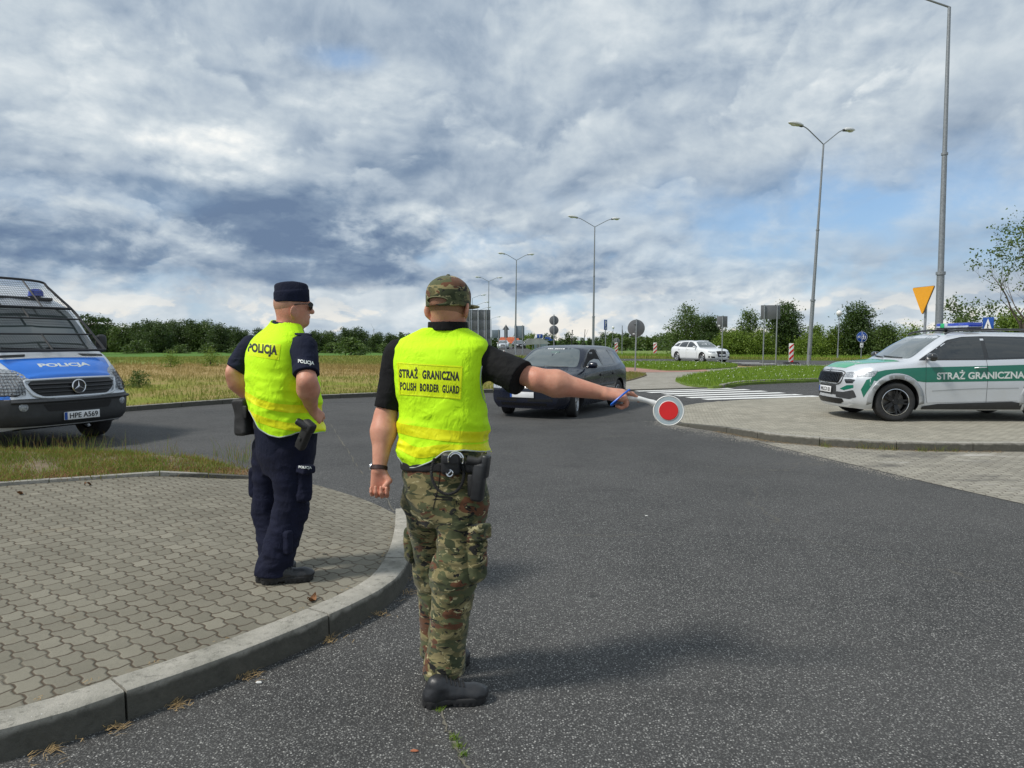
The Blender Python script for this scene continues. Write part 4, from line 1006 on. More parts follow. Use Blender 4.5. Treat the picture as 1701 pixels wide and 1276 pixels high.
def body_shell(rows, x0, x1, bulge_f, bulge_r, nose, tail, step=0.06, sub=4, across=10, xf=None, xr=None):
    """rows: list from sill to roof centre of [(x, y, z) ...]; nose(z) / tail(z): how far the end face leans back at height z
       bulge: plan rounding of the two ends"""
    X = np.linspace(x1, x0, int((x1 - x0) / step) + 1)
    Y = np.array([pchip([p[0] for p in sorted(r)], [p[1] for p in sorted(r)], X) for r in rows])
    Z = np.array([pchip([p[0] for p in sorted(r)], [p[2] for p in sorted(r)], X) for r in rows])
    K = len(rows); t = np.linspace(0, K - 1, (K - 1) * sub + 1)
    Yd = np.array([pchip(range(K), Y[:, j], t) for j in range(len(X))]).T; Zd = np.array([pchip(range(K), Z[:, j], t) for j in range(len(X))]).T
    n = len(t); W = Y.max()
    half_len_f, half_len_r = 0.75, 0.6
    def warp(x, y, z):
        a = max(0.0, min(1.0, (x - (x1 - half_len_f)) / half_len_f)) ** 1.5; b = max(0.0, min(1.0, ((x0 + half_len_r) - x) / half_len_r)) ** 1.5
        yy = min(1.0, abs(y) / W)
        return x - a * (bulge_f * yy ** 2.4 + nose(z)) + b * (bulge_r * yy ** 2.4 + tail(z))
    vs = []; idx = {}
    m = len(X)
    for side in (1, -1):
        for j in range(m):
            for i in range(n):
                if i == n - 1 and side == -1: idx[(side, j, i)] = idx[(1, j, i)]; continue
                y = Yd[i, j] * side if i < n - 1 else 0.0; z = Zd[i, j]
                idx[(side, j, i)] = len(vs); vs.append((warp(X[j], y, z), y, z))
    fs = []
    for j in range(m - 1):
        for i in range(n - 1):
            a, b, c, d = idx[(1, j, i)], idx[(1, j + 1, i)], idx[(1, j + 1, i + 1)], idx[(1, j, i + 1)]; fs.append((a, b, c, d))
            a, b, c, d = idx[(-1, j, i)], idx[(-1, j, i + 1)], idx[(-1, j + 1, i + 1)], idx[(-1, j + 1, i)]; fs.append((a, b, c, d))
        fs.append((idx[(1, j, 0)], idx[(-1, j, 0)], idx[(-1, j + 1, 0)], idx[(1, j + 1, 0)]))
    for j, flip in ((0, False), (m - 1, True)):           # the end faces, rounded in plan
        prev = None
        for i in range(n):
            yl = Yd[i, j]; row = [idx[(1, j, i)]]
            if i < n - 1:
                for k in range(1, across):
                    y = yl * (1 - 2 * k / across); z = Zd[i, j]; crown = (1 - (2 * k / across - 1) ** 2)
                    row.append(len(vs)); vs.append((warp(X[j], y, z), y, z))
                row.append(idx[(-1, j, i)])
            if prev is not None:
                if i < n - 1:
                    for k in range(across):
                        q = (prev[k], row[k], row[k + 1], prev[k + 1]); fs.append(q if not flip else q[::-1])
                else:
                    for k in range(across):
                        q = (prev[k], row[0], prev[k + 1]); fs.append(q if not flip else q[::-1])
            else:
                pass
            prev = row
        # floor strip of the end
        bottom = [idx[(1, j, 0)]] + []
    me = pymesh('body', vs, fs)
    bm = bmesh.new(); bm.from_mesh(me); bmesh.ops.remove_doubles(bm, verts=bm.verts[:], dist=1e-5)
    bmesh.ops.holes_fill(bm, edges=[e for e in bm.edges if e.is_boundary], sides=0)
    bmesh.ops.recalc_face_normals(bm, faces=bm.faces[:]); bm.to_mesh(me); bm.free(); return me

def cut_arches(me, arches, mats, depth=0.34, ymax=1.2):
    """wheel arches: cylinders taken out of the shell, their inside black"""
    o = bpy.data.objects.new('tmp', me); C.objects.link(o); cutters = []
    for (x, z, r) in arches:
        for s in (1, -1):
            mb = MB(); M = face_to((0, 1, 0), (0, 0, 1)); mb.lathe([(r, -0.5), (r, 0.5)], 48, (0, 0, 0), M, cap=True)
            cm = mb.mesh('c'); bm = bmesh.new(); bm.from_mesh(cm); bmesh.ops.recalc_face_normals(bm, faces=bm.faces[:]); bm.to_mesh(cm); bm.free()
            c = bpy.data.objects.new('c', cm); C.objects.link(c); c.location = (x, s * (ymax - depth + 0.5), z); cutters.append(c)
            md = o.modifiers.new('b', 'BOOLEAN'); md.operation = 'DIFFERENCE'; md.object = c; md.solver = 'EXACT'
    bpy.context.view_layer.update()
    dg = bpy.context.evaluated_depsgraph_get(); out = bpy.data.meshes.new_from_object(o.evaluated_get(dg))
    for c in cutters: bpy.data.objects.remove(c)
    bpy.data.objects.remove(o)
    out.materials.clear()
    for m_ in mats: out.materials.append(m_)
    for p in out.polygons:
        p.material_index = 0
        c = p.center
        for (x, z, r) in arches:
            if math.hypot(c.x - x, c.z - z) < r + 0.004 and abs(c.y) > ymax - depth - 0.02 and (abs(p.normal.y) < 0.2 or abs(abs(c.y) - (ymax - depth)) < 0.02): p.material_index = 1
    return out
def bvh_of(me):
    bm = bmesh.new(); bm.from_mesh(me); t = BVHTree.FromBMesh(bm); bm.free(); return t
VIEW = {'L': ((0, 1, 0), lambda a, b: Vector((a, 5, b))), 'R': ((0, -1, 0), lambda a, b: Vector((a, -5, b))), 'F': ((1, 0, 0), lambda a, b: Vector((6, a, b))),
        'B': ((-1, 0, 0), lambda a, b: Vector((-9, a, b))), 'T': ((0, 0, 1), lambda a, b: Vector((a, b, 5)))}
def rounded(poly, r=0.05, n=4):
    out = []; m = len(poly)
    for i in range(m):
        p, a, b = Vector(poly[i]), Vector(poly[i - 1]), Vector(poly[(i + 1) % m])
        da, db = (a - p), (b - p); rr = min(r, da.length * 0.45, db.length * 0.45); A = p + da.normalized() * rr; B = p + db.normalized() * rr
        for k in range(n + 1):
            t = k / n; out.append(tuple(A * (1 - t) ** 2 + p * 2 * t * (1 - t) + B * t * t))
    return out
def patch(name, view, poly, bvh, mat, parent, off=0.004, cut=0.07, rnd=0.0, mirror=False, thick=0.0):
    if rnd: poly = rounded([tuple(p) for p in poly], rnd)
    n0, org = VIEW[view]; n0 = Vector(n0)
    bm = bmesh.new(); vs = [bm.verts.new((p[0], p[1], 0)) for p in poly]; f = bm.faces.new(vs); f.normal_update()
    bmesh.ops.triangulate(bm, faces=[f])
    xs = [p[0] for p in poly]; ys = [p[1] for p in poly]
    for ax, lo, hi in ((0, min(xs), max(xs)), (1, min(ys), max(ys))):
        k = lo + cut
        while k < hi - 1e-4:
            nn = Vector((1, 0, 0)) if ax == 0 else Vector((0, 1, 0))
            bmesh.ops.bisect_plane(bm, geom=bm.verts[:] + bm.edges[:] + bm.faces[:], plane_co=nn * k, plane_no=nn, dist=1e-5); k += cut
    bad = []
    for v in bm.verts:
        o = org(v.co.x, v.co.y); h = bvh.ray_cast(o, -n0, 12)
        if h[0] is None: bad.append(v); continue
        nn = h[1] if h[1].dot(n0) > 0 else -h[1]
        v.co = h[0] + (nn * 0.5 + n0 * 0.5) * off
    if bad: bmesh.ops.delete(bm, geom=bad, context='VERTS')
    bmesh.ops.recalc_face_normals(bm, faces=bm.faces[:])
    if bm.faces:
        s = sum((f.normal for f in bm.faces), Vector())
        if s.dot(n0) < 0: bmesh.ops.reverse_faces(bm, faces=bm.faces[:])
    if thick:
        be = [e for e in bm.edges if e.is_boundary]; r = bmesh.ops.extrude_edge_only(bm, edges=be)
        for v in [g for g in r['geom'] if isinstance(g, bmesh.types.BMVert)]: v.co -= n0 * thick
    me = bpy.data.meshes.new(name); bm.to_mesh(me); bm.free()
    o = link(name, me, mat, parent, True)
    if mirror:
        m2 = me.copy(); n = len(m2.vertices); co = np.zeros(n * 3); m2.vertices.foreach_get('co', co); co = co.reshape(-1, 3); co[:, 1] *= -1
        m2.vertices.foreach_set('co', co.ravel()); m2.flip_normals(); m2.update(); link(name, m2, None, parent, None)
    return o
def seam(name, view, line, bvh, parent, w=0.005, mat=None):
    """a panel gap: thin dark strip laid along a line on the body"""
    pts = catmull([Vector((p[0], p[1], 0)) for p in line], 6) if len(line) > 2 else [Vector((p[0], p[1], 0)).lerp(Vector((q[0], q[1], 0)), t / 10) for p, q in [(line[0], line[1])] for t in range(11)]
    n0, org = VIEW[view]; n0 = Vector(n0); mb = MB(); prev = None
    for i, p in enumerate(pts):
        t = (pts[min(i + 1, len(pts) - 1)] - pts[max(0, i - 1)]).normalized(); s = Vector((-t.y, t.x, 0)) * w / 2; pr = []
        for q in (p - s, p + s):
            h = bvh.ray_cast(org(q.x, q.y), -n0, 12); pr.append(None if h[0] is None else h[0] + n0 * 0.0035)
        if prev and all(prev) and all(pr): mb.add([prev[0], prev[1], pr[1], pr[0]], [(0, 1, 2, 3)])
        prev = pr
    if mb.v: return mb.build(name, mat or MAT['black'], parent, False)
def make_wheel(R_, wd, rr, spokes, rim_mat, side, style='plain'):
    """wheel about its own centre, axle along y; side = +1 when the outer face looks to +y"""
    M = face_to((0, side, 0), (0, 0, 1)); w = wd / 2; t = MB()
    t.lathe([(rr, -w * 0.9), (R_ * 0.93, -w), (R_ * 0.985, -w * 0.86), (R_, -w * 0.6), (R_, -w * 0.2), (R_ * 0.994, -w * 0.18), (R_ * 0.994, -w * 0.12), (R_, -w * 0.1), (R_, w * 0.6), (R_ * 0.985, w * 0.86), (R_ * 0.93, w), (R_ * 0.86, w * 1.02), (rr * 1.04, w * 0.93), (rr, w * 0.86)], 48, M=M)
    r = MB()
    r.lathe([(rr * 1.015, w * 0.90), (rr * 0.98, w * 0.96), (rr * 0.93, w * 0.90), (rr * 0.90, w * 0.55), (rr * 0.90, -w * 0.8)], 48, M=M)
    r.lathe([(0.001, w * 0.80), (rr * 0.17, w * 0.80), (rr * 0.21, w * 0.66), (rr * 0.21, w * 0.3)], 24, M=M)
    hub = MB(); hub.lathe([(0.001, -w * 0.05), (rr * 0.80, -w * 0.05), (rr * 0.80, -w * 0.15)], 32, M=M)
    for k in range(spokes):
        a = 2 * PI * k / spokes
        pairs = ((-0.10, -0.16), (0.10, 0.16)) if style == 'twin' else ((0, 0),)
        for a0, a1 in pairs:
            p0 = Vector((math.cos(a + a0 * 1.5) * rr * 0.16, math.sin(a + a0 * 1.5) * rr * 0.16, w * 0.64)); p1 = Vector((math.cos(a + a1) * rr * 0.93, math.sin(a + a1) * rr * 0.93, w * 0.80))
            d = (p1 - p0); sdir = Vector((-d.y, d.x, 0)).normalized(); wi, wo = (rr * 0.10, rr * 0.055) if style != 'plain' else (rr * 0.13, rr * 0.10)
            if style == 'blade': wi, wo = rr * 0.11, rr * 0.17
            z_ = Vector((0, 0, 0.018))
            vs = [p0 - sdir * wi, p0 + sdir * wi, p1 + sdir * wo, p1 - sdir * wo, p0 - sdir * wi - z_ * 1.5, p0 + sdir * wi - z_ * 1.5, p1 + sdir * wo - z_ * 1.5, p1 - sdir * wo - z_ * 1.5]
            r.add([M @ v for v in vs], [(0, 1, 2, 3), (0, 4, 5, 1), (1, 5, 6, 2), (2, 6, 7, 3), (3, 7, 4, 0)])
    return t, r, hub
def add_wheels(parent, spots, R_, wd, rr, spokes, rim_mat, style='plain', steer=0.0, edge=None):
    for i, (x, y) in enumerate(spots):
        side = 1 if y > 0 else -1
        t, r, h = make_wheel(R_, wd, rr, spokes, rim_mat, side, style)
        w = bpy.data.objects.new('wheel', t.mesh('wheel')); me = w.data; me.materials.append(MAT['rubber']); C.objects.link(w); w.parent = parent
        w.name = 'wheel'; w.location = (x, y, R_); w.rotation_euler = (0, 0, steer if x > 0 else 0)
        me.polygons.foreach_set('use_smooth', [True] * len(me.polygons)); me.set_sharp_from_angle(angle=R(40))
        r.build('rim', rim_mat, w, 35); h.build('brake_disc', MAT['brake'], w, 35)
        if edge:
            e = MB(); e.lathe([(rr * 1.0, wd / 2 * 0.965), (rr * 0.965, wd / 2 * 0.975), (rr * 0.95, wd / 2 * 0.93)], 48, M=face_to((0, side, 0))); e.build('rim_edge', edge, w, 35)
def rbox(name, c, d, mat, parent, bev=0.02, rot=None):
    return MB().box(c, d, rot, bev=bev).build(name, mat, parent, 45)
def plate(parent, text, c, w, h, normal, up=(0, 0, 1), blank=False):
    M = face_to(normal, up); p = MB(); p.box(c, (w, h, 0.012), M, bev=0.003); o = p.build('number_plate', MAT['white_sign'], parent, 40)
    n = Vector(normal).normalized(); r = Vector(up).cross(n).normalized(); C0 = Vector(c) + n * 0.008
    b = MB(); b.box(C0 - r * (w / 2 - 0.022), (0.040, h * 0.94, 0.003), M); b.build('blue_band', MAT['blue_sign'], o, False)
    if not blank and text: text_at('lettering', text, h * 0.66, w * 0.80, MAT['text_black'], o, C0 + r * 0.022, r, n.cross(r), 0.015, off=0.002)
    return o

# ------------------------------------------------------------------ patrol car of the border guard (silver and green)
def suv():
    fx, rx = 1.32, -1.32
    rows = [
        [(2.16, .62, .22), (1.9, .78, .20), (0.9, .84, .20), (-.9, .84, .20), (-1.9, .78, .24), (-2.16, .66, .30)],
        [(2.16, .70, .32), (1.9, .86, .30), (0.9, .895, .30), (-.9, .895, .30), (-1.9, .86, .32), (-2.16, .74, .36)],
        [(2.16, .73, .46), (1.9, .895, .46), (0.9, .905, .46), (-.9, .905, .46), (-1.9, .89, .46), (-2.16, .80, .48)],
        [(2.16, .74, .62), (1.9, .905, .66), (0.9, .920, .68), (-.9, .920, .70), (-1.9, .905, .72), (-2.16, .82, .72)],
        [(2.16, .72, .80), (1.9, .880, .86), (0.9, .908, .92), (-.9, .912, .96), (-1.9, .89, .98), (-2.16, .80, .96)],
        [(2.16, .68, .87), (1.9, .82, .955), (1.3, .85, 1.015), (.9, .875, 1.05), (.2, .89, 1.075), (-.9, .89, 1.11), (-1.9, .85, 1.15), (-2.16, .74, 1.10)],
        [(2.16, .60, .90), (1.9, .72, .985), (1.3, .76, 1.045), (1.08, .78, 1.065), (1.0, .80, 1.09), (.62, .76, 1.33), (.30, .70, 1.485), (-.3, .665, 1.535), (-1.2, .655, 1.52), (-1.72, .63, 1.46), (-1.95, .66, 1.28), (-2.16, .66, 1.14)],
        [(2.16, .42, .925), (1.9, .45, 1.01), (1.3, .46, 1.065), (1.16, .47, 1.08), (1.04, .48, 1.13), (.66, .50, 1.38), (.34, .50, 1.530), (-.3, .48, 1.585), (-1.2, .47, 1.575), (-1.78, .46, 1.50), (-2.0, .46, 1.28), (-2.16, .46, 1.16)],
        [(2.16, 0, .935), (1.9, 0, 1.02), (1.3, 0, 1.075), (1.20, 0, 1.085), (1.10, 0, 1.13), (.70, 0, 1.40), (.36, 0, 1.550), (-.3, 0, 1.60), (-1.2, 0, 1.59), (-1.82, 0, 1.52), (-2.02, 0, 1.30), (-2.16, 0, 1.17)]]
    nose = lambda z: 0.10 * sm((z - 0.72) / 0.24) + 0.06 * sm((0.36 - z) / 0.16)
    tail = lambda z: 0.16 * sm((z - 0.95) / 0.3)
    me = body_shell(rows, -2.16, 2.18, 0.30, 0.18, nose, tail)
    bv = bvh_of(me)
    me = cut_arches(me, [(fx, .355, .405), (rx, .355, .405)], [MAT['silver'], MAT['black']], 0.30, 0.93)
    t = thing('patrol_car', 'silver estate style off roader with green stripes reading STRAŻ GRANICZNA, parked on the paved island', 'car')
    link('body', me, None, t, 35)
    # glass
    patch('window', 'L', [(.84, 1.115), (.72, 1.20), (.36, 1.425), (.10, 1.485), (-.20, 1.495), (-.20, 1.115)], bv, MAT['glass'], t, 0.005, 0.08, 0.03, True)
    patch('window', 'L', [(-.27, 1.12), (-.27, 1.495), (-.95, 1.485), (-1.10, 1.42), (-1.22, 1.15)], bv, MAT['glass'], t, 0.005, 0.08, 0.03, True)
    patch('window', 'L', [(-1.27, 1.17), (-1.16, 1.42), (-1.45, 1.40), (-1.72, 1.22)], bv, MAT['glass'], t, 0.005, 0.08, 0.03, True)
    patch('window_trim', 'L', [(.93, 1.085), (.76, 1.20), (.38, 1.445), (.10, 1.505), (-.25, 1.515), (-.97, 1.505), (-1.5, 1.44), (-1.80, 1.21), (-1.2, 1.125), (-.25, 1.095)], bv, MAT['black_paint'], t, 0.003, 0.08, 0.03, True)
    patch('windscreen', 'F', [(-.70, 1.115), (.70, 1.115), (.66, 1.30), (.565, 1.515), (.30, 1.545), (-.30, 1.545), (-.565, 1.515), (-.66, 1.30)], bv, MAT['screen'], t, 0.004, 0.07, 0.05)
    patch('rear_window', 'B', [(-.58, 1.20), (.58, 1.20), (.50, 1.46), (-.50, 1.46)], bv, MAT['glass'], t, 0.004, 0.08, 0.05)
    # green livery
    up = [(-2.05, 1.03), (-1.32, 1.025), (0, .985), (.82, .965), (1.2, .945), (1.52, .915), (1.70, .875), (1.80, .84)]
    ar = [(fx + math.cos(a) * .505, .355 + math.sin(a) * .505) for a in [R(x) for x in range(38, 143, 8)]]
    dn = [(1.76, .74)] + [p for p in ar if p[1] > .70] + [(.82, .700), (0, .715), (-.85, .73)] + [p for p in [(rx + math.cos(a) * .505, .355 + math.sin(a) * .505) for a in [R(x) for x in range(46, 143, 8)]]] + [(-2.05, .72)]
    for vw in ('L', 'R'): patch('green_stripe', vw, up + dn, bv, MAT['green_film'], t, 0.0025, 0.07)
    for s in (1, -1):
        patch('green_stripe', 'L' if s > 0 else 'R', [(1.69, .80), (1.83, .74), (1.90, .56), (1.86, .42), (1.82, .52), (1.74, .68)], bv, MAT['green_film'], t, 0.003, 0.05)
    patch('green_stripe', 'F', [(.46, .555), (.62, .63), (.74, .64), (.74, .59), (.56, .535)], bv, MAT['green_film'], t, 0.006, 0.03, mirror=True)
    patch('green_stripe', 'T', [(2.02, .40), (1.60, .62), (1.18, .70), (1.16, .45), (1.24, .0), (1.16, -.45), (1.18, -.70), (1.60, -.62), (2.02, -.40), (2.07, -.15), (2.07, .15)], bv, MAT['green_light'], t, 0.003, 0.08)
    text_at('lettering', 'STRAŻ GRANICZNA', 0.165, 1.52, MAT['letter'], t, (-.13, 1.2, .842), (-1, 0, 0.015), (0, 0, 1), 0.030, bvh=bv, off=0.004, cut=0.10)
    text_at('lettering', 'STRAŻ GRANICZNA', 0.165, 1.52, MAT['letter'], t, (-.13, -1.2, .842), (1, 0, 0), (0, 0, 1), 0.030, bvh=bv, off=0.004, cut=0.10)
    # bonnet lettering
    text_at('lettering', 'STRAŻ GRANICZNA', 0.12, 0.80, MAT['letter'], t, (1.72, 0, 1.5), (0, 1, 0), (-1, 0, 0), 0.02, bvh=bv, off=0.005, cut=0.08)
    # front end
    patch('grille', 'F', [(-.44, .86), (.44, .86), (.50, .80), (.42, .66), (-.42, .66), (-.50, .80)], bv, MAT['grille_mesh'], t, 0.006, 0.06, 0.03)
    g = MB()
    for k in range(-9, 10):
        y = k * 0.046; h = bv.ray_cast(Vector((6, y, .76)), Vector((-1, 0, 0)))
        if h[0]: g.box(h[0] + Vector((0.010, 0, 0)), (0.02, 0.010, 0.17 - 0.02 * (abs(k) > 8)), Matrix.Rotation(R(-16), 3, 'Y'))
    g.build('grille_slats', MAT['black_paint'], t, False)
    sr = []
    for a, b_ in ((-.45, .875), (0, .885), (.45, .875), (.515, .80), (.43, .645), (0, .64), (-.43, .645), (-.515, .80), (-.45, .875)):
        h = bv.ray_cast(Vector((6, a, b_)), Vector((-1, 0, 0))); 
        if h[0]: sr.append(h[0] + Vector((.006, 0, 0)))
    MB().tube(catmull(sr, 5), 0.010, 8, cap=False).build('grille_frame', MAT['black_paint'], t)
    for s in (1, -1):
        for vw, pl in (('F', [(.50 * s, .845), (.62 * s, .875), (.80 * s, .870), (.83 * s, .80), (.70 * s, .775), (.53 * s, .775)]),):
            patch('headlight', vw, pl, bv, MAT['lamp'], t, 0.008, 0.05, 0.02)
        patch('headlight_side', 'L' if s > 0 else 'R', [(1.64, .905), (1.94, .865), (1.95, .79), (1.72, .80)], bv, MAT['lamp'], t, 0.008, 0.05, 0.02)
        patch('fog_light', 'F', [(.56 * s, .735), (.68 * s, .745), (.75 * s, .735), (.73 * s, .675), (.60 * s, .665)], bv, MAT['lamp_dark'], t, 0.008, 0.03, 0.015)
        patch('bumper_intake', 'F', [(.36 * s, .50), (.54 * s, .50), (.74 * s, .55), (.76 * s, .42), (.68 * s, .38), (.36 * s, .40)], bv, MAT['cladding'], t, 0.008, 0.03, 0.02)
        # grey cladding round the arches
        for ax in (fx, rx):
            ring = [(ax + math.cos(R(a)) * .49, .355 + math.sin(R(a)) * .49) for a in range(-8, 189, 8)] + [(ax + math.cos(R(a)) * .407, .355 + math.sin(R(a)) * .407) for a in range(188, -9, -8)]
            patch('arch_cladding', 'L' if s > 0 else 'R', [p for p in ring], bv, MAT['cladding_grey'], t, 0.012, 0.09, thick=0.02)
        patch('sill', 'L' if s > 0 else 'R', [(.86, .215), (.86, .27), (.6, .315), (-.7, .36), (-.88, .33), (-.88, .215)], bv, MAT['cladding'], t, 0.010, 0.10)
        vv = 'L' if s > 0 else 'R'
        seam('door_gap', vv, [(.80, 1.09), (.815, .98), (.82, .60), (.78, .33)], bv, t); seam('door_gap', vv, [(-.235, 1.10), (-.25, .90), (-.25, .5), (-.25, .34)], bv, t)
        seam('door_gap', vv, [(-1.17, 1.13), (-1.12, .95), (-.95, .78), (-.88, .60)], bv, t); seam('door_gap', vv, [(.78, .33), (0, .35), (-.80, .37)], bv, t, 0.004)
        seam('door_crease', vv, [(.70, .545), (.0, .585), (-.8, .60)], bv, t, 0.012, MAT['cladding_grey'])
        for hx in (-.13, -1.0):
            mb = MB(); mb.tube([(hx + .10, s * .905, .955), (hx + .06, s * .945, .962), (hx - .06, s * .945, .966), (hx - .10, s * .905, .966)], 0.016, 8, flat=0.6); mb.build('door_handle', MAT['silver'], t)
        mb = MB(); mb.tube([(.80, s * .89, 1.10), (.80, s * .97, 1.11)], 0.028, 8); mb.box((.78, s * 1.02, 1.145), (.13, .20, .135), None, bev=0.045); mb.build('side_mirror', MAT['black_paint'], t, 50)
        mb = MB(); mb.tube(catmull([(.35, s * .625, 1.555), (.18, s * .60, 1.612), (-.3, s * .585, 1.635), (-1.1, s * .575, 1.625), (-1.62, s * .57, 1.565), (-1.75, s * .57, 1.52)], 5), 0.018, 8); mb.build('roof_rail', MAT['black_paint'], t)
    patch('bumper_intake', 'F', [(-.52, .38), (.52, .38), (.56, .33), (.45, .28), (-.45, .28), (-.56, .33)], bv, MAT['grille_mesh'], t, 0.005, 0.06, 0.02)
    patch('skid_plate', 'F', [(-.60, .275), (.60, .275), (.66, .315), (.72, .30), (.60, .235), (-.60, .235), (-.72, .30), (-.66, .315)], bv, MAT['silver'], t, 0.010, 0.06, 0.01)
    patch('bumper_intake', 'F', [(-.36, .62), (.36, .62), (.36, .44), (-.36, .44)], bv, MAT['cladding'], t, 0.005, 0.06, 0.02)
    h = bv.ray_cast(Vector((6, 0, .52)), Vector((-1, 0, 0)))[0]; plate(t, 'WLCX 03', (h.x + .022, 0, .53), 0.52, 0.112, (1, 0, 0.05))
    h = bv.ray_cast(Vector((6, 0, .90)), Vector((-1, 0, 0)))[0]; MB().lathe([(0.001, .01), (.035, .008), (.045, 0)], 24, (h.x + .004, 0, .895), face_to((1, 0, 0.6))).build('badge', MAT['chrome'], t)
    # wipers
    mb = MB()
    for y0, y1 in ((.55, -.05), (-.02, -.58)): 
        pts = []
        for k in range(7):
            y = y0 + (y1 - y0) * k / 6; zz = 1.118 + 0.02 * k / 6; h = bv.ray_cast(Vector((6, y, zz)), Vector((-1, 0, 0)))[0]; pts.append(h + Vector((.012, 0, .010)))
        mb.tube(pts, 0.008, 6)
    mb.build('wiper', MAT['black'], t)
    # light bar on the roof
    bar = MB().box((-.25, 0, 1.665), (.24, 1.02, .03), None, bev=0.01).build('light_bar', MAT['black'], t)
    for y, w, mt in ((-.44, .13, 'beacon_blue'), (-.31, .13, 'beacon_green'), (-.19, .11, 'beacon_clear'), (.035, .34, 'beacon_blue'), (.36, .31, 'beacon_blue')):
        MB().box((-.25, y, 1.722), (.26, w - .004, .085), None, bev=0.014).build('lens', MAT[mt], bar)
        if mt == 'beacon_blue': MB().box((-.25, y, 1.695), (.266, w - .006, .034), None, bev=0.006).build('lens_skirt', MAT['beacon_clear'], bar)
    mb = MB()
    for s in (1, -1): mb.box((-.25, s * .4, 1.635), (.05, .05, .07), None, bev=.005)
    mb.build('bar_bracket', MAT['black'], bar)
    # cabin seen through the side glass edge
    add_wheels(t, [(fx, .79), (fx, -.79), (rx, .79), (rx, -.79)], .345, .225, .238, 5, MAT['rim_dark'], 'twin', steer=R(-3), edge=MAT['chrome'])
    MB().box((0, 0, .25), (3.2, 1.45, .12), None, bev=.03).build('underbody', MAT['black'], t)
    return t
pc = suv()
a_ = R(1.5)
fl = G(1482, 699, 0.105); hd = Vector((-math.cos(a_), math.sin(a_), 0)); ac = Vector((math.sin(a_), math.cos(a_), 0))
pc.location = (fl.x - hd.x * 1.32 + ac.x * .79, fl.y - hd.y * 1.32 + ac.y * .79, 0.104); pc.rotation_euler = (0, 0, math.atan2(hd.y, hd.x))

